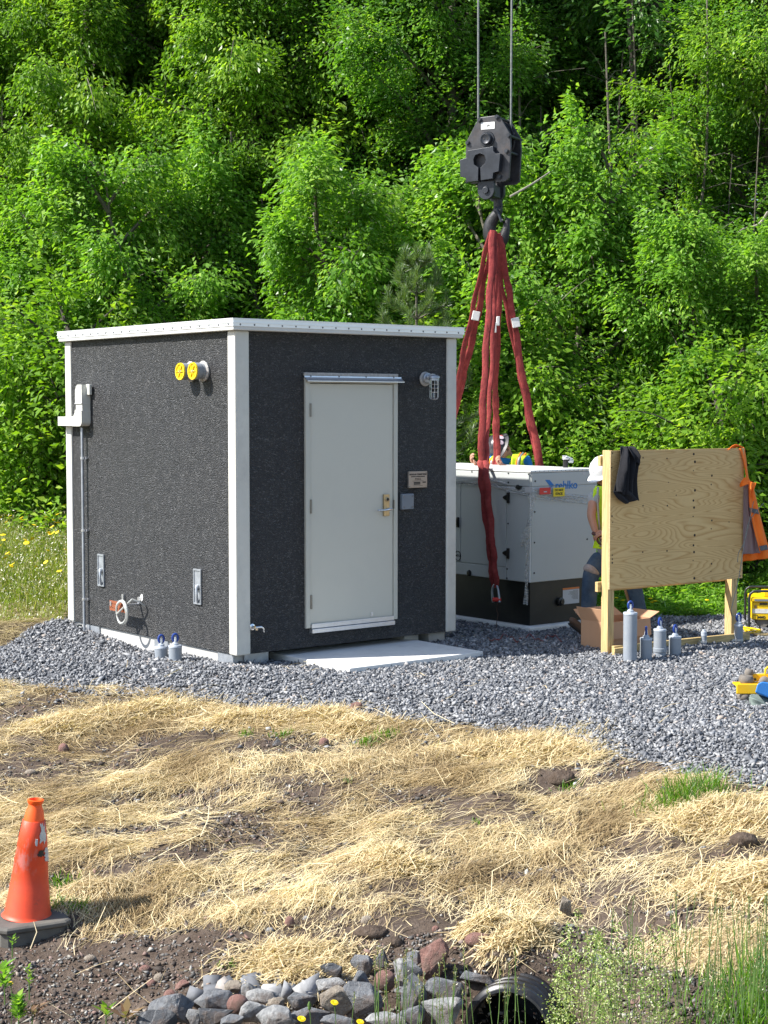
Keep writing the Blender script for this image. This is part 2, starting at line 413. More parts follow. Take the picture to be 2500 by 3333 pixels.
# ---- plants, ground
def leafmat(name, a, b_, c, tr=.52, gloss=.28):
    m = bpy.data.materials.new(name); m.use_nodes = True; t = NT(m); m.node_tree.nodes.clear()
    at_ = t.n('ShaderNodeAttribute', attribute_name='rnd')
    col = ramp(t, at_.outputs['Fac'], [(0, a), (.55, b_), (1, c)])
    d = t.n('ShaderNodeBsdfDiffuse'); t.l(col, d.inputs['Color'])
    tcol = mixc(t, 1.0, col, (1.0, 1.0, .35), 'MULTIPLY')
    g2 = t.n('ShaderNodeMix'); g2.data_type = 'RGBA'; g2.blend_type = 'ADD'; g2.inputs[0].default_value = .6
    t.l(tcol, g2.inputs[6]); t.l(tcol, g2.inputs[7])
    tl = t.n('ShaderNodeBsdfTranslucent'); t.l(g2.outputs[2], tl.inputs['Color'])
    gl = t.n('ShaderNodeBsdfGlossy'); gl.inputs['Roughness'].default_value = .62; gl.inputs['Color'].default_value = (1, 1, 1, 1)
    m1 = t.n('ShaderNodeMixShader'); m1.inputs[0].default_value = tr; t.l(d.outputs[0], m1.inputs[1]); t.l(tl.outputs[0], m1.inputs[2])
    fr = t.n('ShaderNodeFresnel'); fr.inputs['IOR'].default_value = 1.42
    fm = t.n('ShaderNodeMath', operation='MULTIPLY'); t.l(fr.outputs[0], fm.inputs[0]); fm.inputs[1].default_value = gloss * 1.1
    m2 = t.n('ShaderNodeMixShader'); t.l(fm.outputs[0], m2.inputs[0]); t.l(m1.outputs[0], m2.inputs[1]); t.l(gl.outputs[0], m2.inputs[2])
    o = t.n('ShaderNodeOutputMaterial'); t.l(m2.outputs[0], o.inputs['Surface']); return m
M['leafA'] = leafmat('leaf_mid_green', (.055, .16, .016), (.125, .29, .026), (.25, .43, .06), gloss=.13)
M['leafB'] = leafmat('leaf_yellow_green', (.085, .19, .014), (.175, .34, .026), (.35, .50, .06), gloss=.13)
M['leafC'] = leafmat('leaf_deep_green', (.04, .125, .02), (.09, .22, .034), (.19, .34, .06), gloss=.13)
M['leafD'] = leafmat('leaf_fresh_green', (.08, .20, .018), (.165, .35, .032), (.34, .52, .09), gloss=.15)
M['needle'] = leafmat('pine_needle', (.06, .13, .03), (.11, .20, .05), (.24, .34, .08), tr=.3)
M['grass'] = leafmat('meadow_grass', (.12, .20, .018), (.25, .33, .05), (.52, .50, .24), tr=.4, gloss=.06)
M['grassnear'] = leafmat('bank_grass', (.05, .14, .012), (.10, .24, .016), (.24, .36, .05), tr=.4, gloss=.1)
M['seed'] = leafmat('grass_seed_head', (.22, .22, .08), (.32, .31, .13), (.45, .42, .22), tr=.3)
M['bedstraw'] = leafmat('bedstraw', (.16, .27, .05), (.42, .50, .20), (.78, .80, .52), tr=.35, gloss=.05)
M['redleaf'] = leafmat('reddish_leaf', (.16, .09, .05), (.22, .13, .07), (.20, .20, .07), tr=.35)
M['petal'] = mat('yellow_petal', (.85, .62, .005), .6, var=.06)
M['stem'] = mat('green_stem', (.08, .15, .03), .7, var=.2)
M['straw'] = leafmat('dry_straw', (.17, .115, .06), (.47, .36, .20), (.80, .69, .46), tr=.2, gloss=.10)
M['hay'] = leafmat('grey_hay', (.20, .15, .08), (.36, .29, .16), (.5, .42, .24), tr=.2, gloss=.1)
M['bark'] = mat('grey_bark', (.13, .115, .09), .9, var=.35, scale=8, bmp=.6, bscale=30, bdist=.02)
M['barkdark'] = mat('dark_bark', (.055, .047, .038), .9, var=.35, scale=8, bmp=.6, bscale=30, bdist=.02)
M['deadwood'] = mat('bleached_branch', (.30, .27, .22), .9, var=.2)
def stonemat(name, stops, bmp=.4, bs=60, rough=.8):
    m, t, b = newmat(name); at_ = t.n('ShaderNodeAttribute', attribute_name='rnd')
    c = ramp(t, at_.outputs['Fac'], stops); v = coords(t)
    n = noise_n(t, v, bs * .5, 4, .6); c = mixc(t, ramp(t, n, [(.4, (0,) * 3), (.7, (.3,) * 3)]), c, (.03, .03, .03))
    t.l(c, b.inputs['Base Color']); b.inputs['Roughness'].default_value = rough; bump(t, b, n, bmp, .004); return m
M['gravel'] = stonemat('crushed_bluestone', [(0, (.075, .080, .092)), (.3, (.155, .162, .178)), (.7, (.25, .258, .275)), (.95, (.42, .42, .425)), (1, (.36, .29, .24))])
M['pebble'] = stonemat('mixed_pebbles', [(0, (.06, .055, .052)), (.3, (.12, .11, .10)), (.55, (.20, .195, .185)), (.75, (.23, .13, .10)), (.88, (.33, .30, .25)), (1, (.50, .49, .45))])
def rockmat(name, col, dark, vein, vamt=.22):
    m, t, b = newmat(name); v = coords(t)
    n = noise_n(t, v, 7, 7, .7, .6); c = ramp(t, n, [(.3, dark), (.55, col), (.8, tuple(min(1, k * 1.25) for k in col))])
    w_ = t.n('ShaderNodeTexWave'); w_.inputs['Scale'].default_value = 5; w_.inputs['Distortion'].default_value = 11; w_.inputs['Detail'].default_value = 4; t.l(v, w_.inputs['Vector'])
    c = mixc(t, ramp(t, w_.outputs['Fac'], [(.93, (0,) * 3), (.985, (vamt,) * 3)]), c, vein)
    t.l(c, b.inputs['Base Color']); b.inputs['Roughness'].default_value = .8
    dd = ramp(t, noise_n(t, v, 4, 6, .8), [(.48, (0,) * 3), (.60, (.7,) * 3)]); c2 = mixc(t, dd, c, (.12, .085, .065)); t.l(c2, b.inputs['Base Color'])
    bump(t, b, noise_n(t, v, 16, 8, .78), 1.0, .03); return m
M['rock_slate'] = rockmat('blue_grey_limestone', (.20, .208, .222), (.06, .065, .073), (.45, .45, .44))
M['rock_pale'] = rockmat('pale_limestone', (.38, .38, .375), (.14, .145, .15), (.6, .6, .58))
M['rock_red'] = rockmat('red_sandstone', (.26, .135, .11), (.17, .085, .07), (.36, .24, .21), .35)
M['rock_tan'] = rockmat('tan_stone', (.33, .28, .22), (.17, .14, .11), (.5, .46, .4), .3)
M['rock_dark'] = rockmat('dark_stone', (.08, .085, .095), (.03, .033, .038), (.35, .35, .35), .4)
def soil():
    m, t, b = newmat('ground_soil'); v = coords(t)
    at_ = t.n('ShaderNodeAttribute', attribute_name='zone')   # 0 soil, 1 meadow, per vertex
    n = noise_n(t, v, 3, 8, .75); c = ramp(t, n, [(.28, (.040, .028, .021)), (.5, (.090, .066, .050)), (.72, (.16, .125, .10))])
    n2 = noise_n(t, v, 45, 4, .7); c = mixc(t, ramp(t, n2, [(.5, (0,) * 3), (.75, (.5,) * 3)]), c, (.16, .13, .11))
    g = noise_n(t, v, 5, 5, .7); gc = ramp(t, g, [(.3, (.03, .05, .012)), (.6, (.07, .10, .02)), (.8, (.17, .15, .07))])
    c = mixc(t, at_.outputs['Fac'], c, gc)
    t.l(c, b.inputs['Base Color']); b.inputs['Roughness'].default_value = .95; b.inputs['Specular IOR Level'].default_value = .2
    h = mixc(t, .5, n, n2); bump(t, b, h, 1.0, .03); return m
M['soil'] = soil()
def padmat():
    m, t, b = newmat('gravel_bed'); v = coords(t)
    vo = t.n('ShaderNodeTexVoronoi'); vo.inputs['Scale'].default_value = 42; t.l(v, vo.inputs['Vector'])
    sp = t.n('ShaderNodeSeparateColor'); t.l(vo.outputs['Color'], sp.inputs[0])
    c = ramp(t, sp.outputs[0], [(0, (.08, .085, .095)), (.5, (.16, .165, .18)), (1, (.25, .255, .27))])
    t.l(c, b.inputs['Base Color']); b.inputs['Roughness'].default_value = .85
    h = t.n('ShaderNodeMath', operation='MULTIPLY'); t.l(vo.outputs['Distance'], h.inputs[0]); h.inputs[1].default_value = -1
    bump(t, b, h.outputs[0], 1.0, .02); return m
M['pad'] = padmat()
M['hdpe'] = mat('black_hdpe', (.014, .014, .016), .32, var=.3, scale=10, dirt=(.09, .085, .08), dirt_amt=.4, dscale=6)
M['machine'] = mat('machine_yellow', (.85, .55, .005), .4, var=.06, dirt=(.45, .30, .08), dirt_amt=.4, dscale=6)
M['toolyellow'] = mat('tool_yellow', (.88, .50, .01), .45, var=.05)
M['blue'] = mat('blue_tool_plastic', (.04, .22, .60), .45, var=.08)
M['rubber'] = mat('dusty_rubber', (.17, .15, .13), .85, var=.25, scale=14)
M['sage'] = mat('sage_fabric', (.16, .20, .18), .85, var=.1, bmp=.2, bscale=80)
M['cone'] = None
def conemat():
    m, t, b = newmat('cone_orange'); v = coords(t)
    n = noise_n(t, v, 5, 6, .7); c = ramp(t, n, [(.3, (.62, .055, .018)), (.6, (.80, .075, .02)), (.8, (.72, .17, .10))])
    d = noise_n(t, coords(t, (1, 1, .45)), 11, 6, .7)
    tc = t.n('ShaderNodeTexCoord'); sx = t.n('ShaderNodeSeparateXYZ'); t.l(tc.outputs['Object'], sx.inputs[0])
    band = ramp(t, sx.outputs['Z'], [(.30, (0,) * 3), (.36, (1,) * 3), (.60, (1,) * 3), (.63, (0,) * 3)])
    k = mixc(t, 1.0, ramp(t, d, [(.50, (0,) * 3), (.60, (.85,) * 3)]), band, 'MULTIPLY')
    c = mixc(t, k, c, (.58, .20, .17))
    sc = noise_n(t, coords(t, (1, 1, .6)), 16, 5, .75)
    k2 = ramp(t, sc, [(.62, (0,) * 3), (.68, (.8,) * 3)])
    c = mixc(t, k2, c, (.16, .07, .05))
    t.l(c, b.inputs['Base Color']); b.inputs['Roughness'].default_value = .5; return m
M['cone'] = conemat()
M['conetop'] = mat('cone_bright_orange', (.95, .11, .01), .45, var=.05)
M['conebase'] = mat('cone_rubber_base', (.10, .095, .085), .85, var=.2, scale=10, bmp=.2, dirt=(.20, .18, .15), dirt_amt=.5)
M['conescrap'] = mat('torn_reflective_sleeve', (.52, .53, .53), .4, var=.2, scale=30)
M['crumb'] = stonemat('soil_crumb', [(0, (.030, .021, .016)), (.5, (.075, .054, .041)), (1, (.14, .105, .08))], bmp=.8)
# ------------------------------------------------------------------ ground
def axis(segs):
    out = []
    for a, b, st in segs: out += list(np.arange(a, b - 1e-6, st))
    out.append(segs[-1][1]); return np.array(out)
gx = axis([(-600, -60, 60), (-60, -12, 4), (-12, -5, .5), (-5, 4.5, .05), (4.5, 12, .5), (12, 60, 4), (60, 600, 60)])
gy = axis([(-40, 5, 3), (5, 7, .25), (7, 17.6, .05), (17.6, 34, .25), (34, 60, 2), (60, 900, 60)])
X, Y = np.meshgrid(gx, gy); Z = G(X, Y)
V = np.stack([X.ravel(), Y.ravel(), Z.ravel()], 1)
nx, ny = len(gx), len(gy)
ii = (np.arange(ny - 1)[:, None] * nx + np.arange(nx - 1)[None, :]).ravel()
Fq = np.stack([ii, ii + 1, ii + nx + 1, ii + nx], 1)
_cc = at(1655, 3358, 7.62); _ax = Vector((.30, .95, -.10)).normalized()
_ctr = V[Fq].mean(axis=1) - np.array(_cc); _t = _ctr @ np.array(_ax); _rd = np.linalg.norm(_ctr - np.outer(_t, np.array(_ax)), axis=1)
Fq = Fq[~((_rd < .20) & (_t > -.02) & (_t < .88))]
go = np_mesh('ground', V, Fq, M['soil'], smooth=True); tag(go, kind='structure')
zone = np.where(((V[:, 1] > 16.6) & (V[:, 0] < -2.6)) | (V[:, 1] > 17.9), 1.0, 0.0)
za = go.data.attributes.new('zone', 'FLOAT', 'POINT'); za.data.foreach_set('value', zone.astype(np.float32))
# gravel bed: a sheet 4 mm over the soil
px_ = np.arange(-5.5, 6.5, .08); py_ = np.arange(8.6, 18.2, .08)
X, Y = np.meshgrid(px_, py_); Z = G(X, Y) + .006; nx = len(px_); ny = len(py_)
V = np.stack([X.ravel(), Y.ravel(), Z.ravel()], 1)
ii = (np.arange(ny - 1)[:, None] * nx + np.arange(nx - 1)[None, :]).ravel()
cx = V[ii, 0] + .04; cy = V[ii, 1] + .04
ii = ii[is_gravel(cx, cy)]
Fq = np.stack([ii, ii + 1, ii + nx + 1, ii + nx], 1)
po = np_mesh('gravel_pad', V, Fq, M['pad'], smooth=True); tag(po, kind='structure')

# stones as deformed cubes
_cb = np.array([(-1,-1,-1),(1,-1,-1),(1,1,-1),(-1,1,-1),(-1,-1,1),(1,-1,1),(1,1,1),(-1,1,1)], float) * .5
_cf = np.array([(0,3,2,1),(4,5,6,7),(0,1,5,4),(1,2,6,5),(2,3,7,6),(3,0,4,7)])
def rotm(n, g=rng):
    q = g.normal(size=(n, 4)); q /= np.linalg.norm(q, axis=1)[:, None]; w_, x, y, z = q.T
    return np.stack([np.stack([1-2*(y*y+z*z), 2*(x*y-z*w_), 2*(x*z+y*w_)], 1), np.stack([2*(x*y+z*w_), 1-2*(x*x+z*z), 2*(y*z-x*w_)], 1), np.stack([2*(x*z-y*w_), 2*(y*z+x*w_), 1-2*(x*x+y*y)], 1)], 1)
def stones(name, P, size, matl, label, parent=None, flat=.62, jit=.22):
    n = len(P); b = _cb[None] * (1 + rng.uniform(-jit, jit, (n, 8, 1))) + rng.uniform(-jit, jit, (n, 8, 3)) * .6
    sc = np.stack([rng.uniform(.8, 1.3, n), rng.uniform(.6, 1.0, n), rng.uniform(.4, .8, n)], 1) * size[:, None]
    b = b * sc[:, None, :]
    b = np.einsum('nij,nkj->nki', rotm(n), b); b[:, :, 2] *= flat + .3
    V = (b + P[:, None, :]).reshape(-1, 3)
    F = (np.arange(n)[:, None, None] * 8 + _cf[None]).reshape(-1, 4)
    rnd = np.repeat(rng.random(n), 6)
    o = np_mesh(name, V, F, matl, parent, {'rnd': rnd}); tag(o, label, kind='stuff'); return o
_ob = np.array([(1,0,0),(0,1,0),(-1,0,0),(0,-1,0),(0,0,1),(0,0,-1)], float) * .6
_of = np.array([(0,1,4),(1,2,4),(2,3,4),(3,0,4),(1,0,5),(2,1,5),(3,2,5),(0,3,5)])
def chips(name, P, size, matl, label):
    n = len(P); b = _ob[None] * rng.uniform(.65, 1.15, (n, 6, 1)) + rng.uniform(-.16, .16, (n, 6, 3))
    b = b * (np.stack([rng.uniform(.9, 1.5, n), rng.uniform(.6, 1.1, n), rng.uniform(.35, .7, n)], 1) * size[:, None])[:, None, :]
    b = np.einsum('nij,nkj->nki', rotm(n), b); b[:, :, 2] *= .85
    V = (b + P[:, None, :]).reshape(-1, 3); F = (np.arange(n)[:, None, None] * 6 + _of[None]).reshape(-1, 3)
    o = np_mesh(name, V, F, matl, None, {'rnd': np.repeat(rng.random(n), 8)}); tag(o, label, kind='stuff'); return o
def scatter(n, x0, x1, y0, y1, g=rng): return g.uniform(x0, x1, n), g.uniform(y0, y1, n)
def in_view(x, y, m=.35): return np.abs(x) < y * (1250 / FPX) + m
n = 268000; x, y = scatter(n, -4.6, 4.8, 9.4, 18.0)
_q = qd(x, y); keep = in_view(x, y) & (is_gravel(x, y) | ((_q > -.1) & (_q < .9) & (rng.random(n) < .10 * np.exp(-np.maximum(_q, 0) / .3))))
keep &= rng.random(n) < np.interp(y, [10, 13, 18], [1.0, .85, .55])
# not under the building / slabs
bx, by = -1.254, 13.67
lx = (x - bx) * cos(R(38.83)) + (y - by) * sin(R(38.83)); ly = -(x - bx) * sin(R(38.83)) + (y - by) * cos(R(38.83))
keep &= ~((lx > .1) & (lx < 2.4) & (ly > .1)) & ~((lx > .56) & (lx < 2.03) & (ly > -.86) & (ly < .2))
x, y = x[keep], y[keep]; print('gravel stones', len(x))
s = rng.gamma(9, 1 / 9, len(x)) * np.interp(y, [10, 14, 18], [.026, .025, .033])
P = np.stack([x, y, G(x, y) + s * .25 + rng.random(len(x)) * .012], 1)
chips('gravel_stones', P, s, M['gravel'], 'grey crushed stone spread around the dark building')
# pebbles in the soil of the bank
n = 90000; x, y = scatter(n, -3.6, 3.4, 6.3, 13.6); q = qd(x, y)
pk = sstep(-.18, .22, fbm(x * 1.6, y * 1.6, 77, 3)) 
low = np.interp(x, [-3, -1.2, 0, 1.2, 3], [8.75, 8.35, 8.35, 8.3, 7.2])
keep = in_view(x, y, .2) & (q > 0.0) & ((rng.random(n) < pk * .85) | (y < low))
x, y = x[keep], y[keep]; print('pebbles', len(x))
s = rng.gamma(2.2, 1 / 2.2, len(x)) * .008 + .004; s = np.minimum(s, .032)
P = np.stack([x, y, G(x, y) + s * .2], 1)
chips('pebbles', P, s * 1.35, M['pebble'], 'small mixed pebbles in the bare soil of the bank')

# crumbs of soil
n = 60000; x, y = scatter(n, -3.4, 3.3, 6.4, 13.4); q = qd(x, y); keep = in_view(x, y, .2) & (q > 0.0) & ((rng.random(n) < .10) | ((y < np.interp(x, [-3, -1.2, 0, 1.2, 3], [8.75, 8.35, 8.35, 8.3, 7.2])) & (rng.random(n) < .8)) | (rng.random(n) < sstep(-.1, .3, fbm(x * 1.6, y * 1.6, 77, 3)) * .6)); x, y = x[keep], y[keep]
s = rng.gamma(1.8, 1 / 1.8, len(x)) * .013 + .004; s = np.minimum(s, .06)
chips('soil_crumbs', np.stack([x, y, G(x, y) + s * .15], 1), s, M['crumb'], 'loose brown crumbs of soil on the bank')
# ------------------------------------------------------------------ the dark building
ANG = atan2(.627, .779)
WB = .167; WT = 2.928                     # wall bottom and top
BC = Vector((-1.254, 13.67, 0))
W_, L_ = 2.48, 3.02
bld = thing('utility_building', 'small black pebble-faced equipment building with white corners, roof edge and a beige door', 'building', BC, ANG)
bld_parts = []
Bi = _mw(bld).inverted(); Bm = _mw(bld)
def facehit(Minv, px, py, ax, off):
    o = Minv @ _C; d = (Minv.to_3x3() @ ray(px, py)); k = (off - o[ax]) / d[ax]; return o + d * k
def fr(px, py, off=0.0):                  # local (x, z) on the front wall
    p = facehit(Bi, px, py, 1, -off); return p.x, p.z
def lf(px, py, off=0.0):                  # local (y, z) on the left wall
    p = facehit(Bi, px, py, 0, -off); return p.y, p.z

def wallgrid(a, b, fixed, name, doors=()):
    mb = MB(); return mb
PW = .085                                  # corner post face width
# walls (recessed between corner posts)
mb = MB(); mb.box((.012, .02, WB + .005), (.14, L_ - .02, WT)); wl = mb.build('left_wall', M['aggregate'], bld, label='sunlit black pebble wall with two lifting pockets')
dx0, dzt = fr(993.5, 1227); dx1, _ = fr(1293, 1240); _, dzb = fr(1010, 2044)
dx0 = fr(993.5, 1700)[0]; dx1 = fr(1292, 1700)[0]
mb = MB()
mb.box((.145, .012, WB + .005), (dx0, .14, WT)); mb.box((dx1, .012, WB + .005), (W_ - .02, .14, WT))
mb.box((dx0, .012, dzt), (dx1, .14, WT)); mb.box((dx0, .012, WB + .005), (dx1, .14, dzb + .01))
mb.build('front_wall', M['aggregate'], bld, label='shaded black pebble wall around the door')
mb = MB(); mb.box((W_ - .14, .145, WB + .005), (W_ - .012, L_ - .02, WT)); mb.box((.145, L_ - .14, WB + .005), (W_ - .145, L_ - .012, WT)); mb.build('rear_wall', M['aggregate'], bld)
# posts
def cpost(x0, x1, y0, y1):
    mb = MB(); mb.box((x0, y0, WB), (x1, y1, WT + .0)); return mb.build('corner_post', M['post'], bld, bevel=.012)
ca = -.004
cpost(ca, .142, ca, .115) 
cpost(W_ - .115, W_ - ca, ca, .10)
cpost(ca, .10, L_ - .115, L_ - ca)
cpost(W_ - .11, W_ - ca, L_ - .11, L_ - ca)
# roof slab, flashing, screws
o_ = .047; RT = WT + .092
mb = MB(); mb.box((-o_, -o_, WT + .002), (W_ + o_, L_ + o_, RT)); mb.build('roof', M['roofband'], bld, bevel=.008)
roof = bpy.data.objects['roof']
mb = MB(); e = o_ + .006
for (a, b) in (((-e, -e), (W_ + e, -o_ + .0)), ((-e, -o_), (-o_, L_ + e)), ((W_ + o_, -o_), (W_ + e, L_ + e)), ((-o_, L_ + o_), (W_ + o_, L_ + e))):
    mb.box((a[0], a[1], WT + .036), (b[0], b[1], RT + .008))
mb.box((-o_, -o_, RT + .001), (W_ + o_, L_ + o_, RT + .007))
fl = mb.build('flashing', M['flashing'], roof)
mb = MB()
e2 = e + .006
mb.box((-e2, -e2, WT + .062), (W_ + e2, -e, WT + .068)); mb.box((-e2, -e, WT + .062), (-e, L_ + e2, WT + .068))
mb.box((-e2, -e2, RT + .004), (W_ + e2, -e, RT + .010)); mb.box((-e2, -e, RT + .004), (-e, L_ + e2, RT + .010))
mb.build('flashing_lip', M['flashing'], roof)
mb = MB(); mb.lathe([(0, .005), (.006, .004), (.0085, 0), (.0085, -.002)][::-1], 8); sc0 = None
for i in range(18):
    xx = .02 + i * (W_ - .04) / 17; Mx = frameM((xx, -e - .0005, WT + .050), (0, -1, 0))
    if sc0 is None: sc0 = mb.build('screw', M['screw'], roof); sc0.matrix_basis = Mx
    else: share(sc0, 'screw', roof, Mx)
for i in range(21): share(sc0, 'screw', roof, frameM((-e - .0005, .02 + i * (L_ - .04) / 20, WT + .050), (-1, 0, 0)))
# foundation
mb = MB(); mb.box((.035, .10, -.15), (.14, L_ - .08, WB - .004)); mb.box((.145, L_ - .2, -.15), (W_ - .1, L_ - .08, WB - .004)); mb.box((W_ - .25, .1, -.15), (W_ - .05, L_ - .22, WB - .004))
mb.build('foundation', M['concrete'], bld)
mb = MB(); mb.box((.145, .14, -.15), (.30, .32, WB - .004)); mb.build('foundation_pier', M['concrete'], bld); mb = MB(); mb.box((1.95, .12, -.15), (2.12, .3, WB - .004)); mb.build('foundation_pier', M['concrete'], bld)
def shim(px0, px1, left=True):
    mb = MB()
    if left:
        a = lf(px0, 2100)[0]; b = lf(px1, 2100)[0]; mb.box((.018, min(a, b), -.05), (.033, max(a, b), WB - .008)); mb.box((-.05, min(a, b), .04), (.018, max(a, b), .05))
    else:
        a = fr(px0, 2160)[0]; b = fr(px1, 2160)[0]; mb.box((a, .075, -.05), (b, .092, WB - .008))
    return mb.build('shim_plate', M['steel'], bld)
shim(277, 318); shim(497, 540); shim(703, 752); shim(812, 890, False)
mb = MB(); ya = lf(262, 2040)[0]
mb.add([(-.03, ya, WB - .02), (.02, ya, WB - .02), (.02, ya, -.02), (-.13, ya, -.02), (-.03, ya + .02, WB - .02), (.02, ya + .02, WB - .02), (.02, ya + .02, -.02), (-.13, ya + .02, -.02)], [(0,1,2,3),(7,6,5,4),(0,4,5,1),(1,5,6,2),(2,6,7,3),(3,7,4,0)]); mb.build('gusset_plate', M['shimsteel'], bld)

# door frame
lx0, _ = fr(1010, 1700); lx1, _ = fr(1278.5, 1700); _, lzt = fr(1011, 1248.5); _, lzb = fr(1012, 2041)
mb = MB(); fo = -.012
mb.box((dx0, fo, dzb), (lx0 - .006, .10, lzt + .006)); mb.box((lx1 + .006, fo, dzb), (dx1, .10, lzt + .006)); mb.box((dx0, fo, lzt + .006), (dx1, .10, dzt))
df = mb.build('door_frame', M['doorframe'], bld, bevel=.003)
mb = MB(); mb.box((lx0, .0, lzb), (lx1, .045, lzt)); door = mb.build('door', M['door'], bld, bevel=.003)
mb = MB(); mb.box((lx0 - .006, .046, lzb - .02), (lx1 + .006, .10, lzt + .006)); mb.build('door_stop', M['ink'], df)
# hinges
h0 = None
for (a, b) in ((1313, 1356), (1626, 1671), (1937, 1982)):
    z0 = fr(1013, b, .01)[1]; z1 = fr(1013, a, .01)[1]
    mb = MB(); mb.tube([(lx0 - .002, -.014, z0), (lx0 - .002, -.014, z1)], .010, 10)
    for k in range(1, 5): zz = z0 + (z1 - z0) * k / 5; mb.tube([(lx0 - .002, -.014, zz - .001), (lx0 - .002, -.014, zz + .001)], .0112, 10)
    mb.box((lx0 - .002, -.006, z0), (lx0 + .012, -.001, z1)); mb.build('hinge', M['hinge'], door)
# lever handle
hx0, hz1 = fr(1248, 1609, .01); hx1, hz0 = fr(1266, 1679, .01)
mb = MB(); mb.box((hx0, -.022, hz0), (hx1, -.001, hz1)); mb.lathe([(.022, .0), (.022, .006), (.012, .010), (0, .010)], 20, frameM(((hx0 + hx1) / 2, -.022, hz1 - .045), (0, -1, 0)))
hp = mb.build('lock_plate', M['brass'], door, bevel=.003)
lzz = fr(1250, 1659, .05)[1]; lxa = fr(1230, 1659, .05)[0]; lxb = (hx0 + hx1) / 2
mb = MB(); mb.tube([(lxb, -.02, lzz), (lxb, -.045, lzz), (lxb, -.052, lzz)], .016, 14); mb.tube([(lxb + .03, -.055, lzz + .001), (lxb, -.058, lzz), (lxb - .05, -.058, lzz - .004), (lxa, -.05, lzz - .002)], [.009, .011, .009, .007], 10); mb.build('lever', M['chrome'], hp, smooth=True)
mb = MB(); mb.lathe([(.014, 0), (.014, .004), (.009, .004), (.007, .002), (0, .002)], 16, frameM(((hx0 + hx1) / 2, -.0325, hz1 - .045), (0, -1, 0))); mb.build('keyhole', M['ink'], hp)
z0 = fr(1280, 1655)[1]; z1 = fr(1280, 1627)[1]
mb = MB(); mb.box((lx1 + .001, -.016, z0), (lx1 + .010, .02, z1)); mb.build('strike_guard', M['hinge'], df)
# small bracket low on the door
bx_, bz_ = fr(1210, 1999); mb = MB(); mb.box((bx_ - .012, -.006, bz_ - .02), (bx_ + .012, -.0005, bz_ + .02)); mb.box((bx_ - .005, -.016, bz_ - .012), (bx_ + .005, -.006, bz_)); mb.build('door_stop_bracket', M['alu'], door)
# drip cap with grout above
gz1 = fr(996, 1212)[1]; gz0 = fr(996, 1223)[1]
mb = MB(); mb.box((dx0 - .01, -.006, gz0), (dx1 + .012, .011, gz1)); mb.build('grout_strip', M['grout'], bld, bevel=.004)
cz = fr(996, 1232)[1]
mb = MB(); mb.prism([(0, 0)], 0, 0) if False else None
xa, xb = dx0 - .008, dx1 + .045
prof = [(-.002, gz0), (-.008, gz0), (-.010, cz + .012), (-.055, cz - .018), (-.055, cz - .026), (-.050, cz - .026), (-.006, cz + .006), (-.002, cz + .006)]
vs = [(xa, p[0], p[1]) for p in prof] + [(xb, p[0], p[1]) for p in prof]; n_ = len(prof)
mb.add(vs, [tuple(range(n_)), tuple(range(2 * n_ - 1, n_ - 1, -1))] + [(i, i + n_, (i + 1) % n_ + n_, (i + 1) % n_) for i in range(n_)])
dc = mb.build('drip_cap', M['alu'], bld)
for px in (1010, 1102, 1190, 1280): share(sc0, 'screw', dc, frameM((fr(px, 1230)[0], -.0095, cz + .022), (0, -1, 0)))
# threshold
tz1 = lzb - .004
mb = MB(); mb.prism([(lx0 - .004, tz1 - .05), (lx1 + .002, tz1 - .05), (lx1 + .002, tz1 - .012), (lx0 - .004, tz1 - .012)], -.035, .08); th = mb.build('threshold', M['alu'], bld, bevel=.003)
mb = MB(); mb.box((lx0 - .002, -.022, lzb - .012), (lx1, -.002, lzb + .028)); mb.build('door_sweep', M['alu'], door, bevel=.002)
# junction cover
x0, z1 = fr(1308, 1608, .02); x1, z0 = fr(1346, 1657, .02)
mb = MB(); mb.box((x0, -.028, z0), (x1, .012, z1)); jb = mb.build('junction_cover', M['greybox'], bld, bevel=.006)
for xx in (x0 + .02, x1 - .02):
    for zz in (z0 + .025, z1 - .025): share(sc0, 'screw', jb, frameM((xx, -.0285, zz), (0, -1, 0)))
# plaque with its engraved lettering
def text(body, size, loc, M0, matl, parent, name='lettering', ext=.0008, ax='CENTER', sx=1.0, bold=0.0):
    cu = bpy.data.curves.new(name, 'FONT'); cu.body = body; cu.size = size; cu.extrude = ext; cu.align_x = ax; cu.align_y = 'CENTER'; cu.offset = bold
    cu.resolution_u = 3; cu.materials.append(matl); tmp = bpy.data.objects.new(name, cu); COL.objects.link(tmp); me = bpy.data.meshes.new_from_object(tmp)
    bpy.data.objects.remove(tmp); o = bpy.data.objects.new(name, me); link(o, parent)
    o.matrix_basis = M0 @ Matrix.Diagonal((sx, 1, 1, 1)); return o
def faceM(o, right, up):               # text matrix: X along right, Y along up
    r = Vector(right).normalized(); u = Vector(up).normalized(); nn = r.cross(u)
    m = Matrix((r, u, nn)).transposed().to_4x4(); m.translation = Vector(o); return m
x0, z1 = fr(1331, 1535, .01); x1, z0 = fr(1391, 1586, .01); xm = (x0 + x1) / 2; ph = z1 - z0
mb = MB(); mb.box((x0, -.008, z0), (x1, .012, z1)); pq = mb.build('name_plate', M['plaque'], bld, bevel=.001)
def pl(body, fz, size, sx=1.0, xx=None, bold=0.0): return text(body, size, None, faceM((xm if xx is None else xx, -.0088, z1 - ph * fz), (1, 0, 0), (0, 0, 1)), M['ink'], pq, sx=sx, bold=bold)
pl('MODULAR CONNECTIONS', .19, .0205, .82, bold=.0006)
pl('ENGINEERED COMPOSITES & BUILDINGS', .32, .010, .9, bold=.0006)
pl('BIRMINGHAM, AL', .43, .009); pl('Phone 205-980-4565', .51, .009)
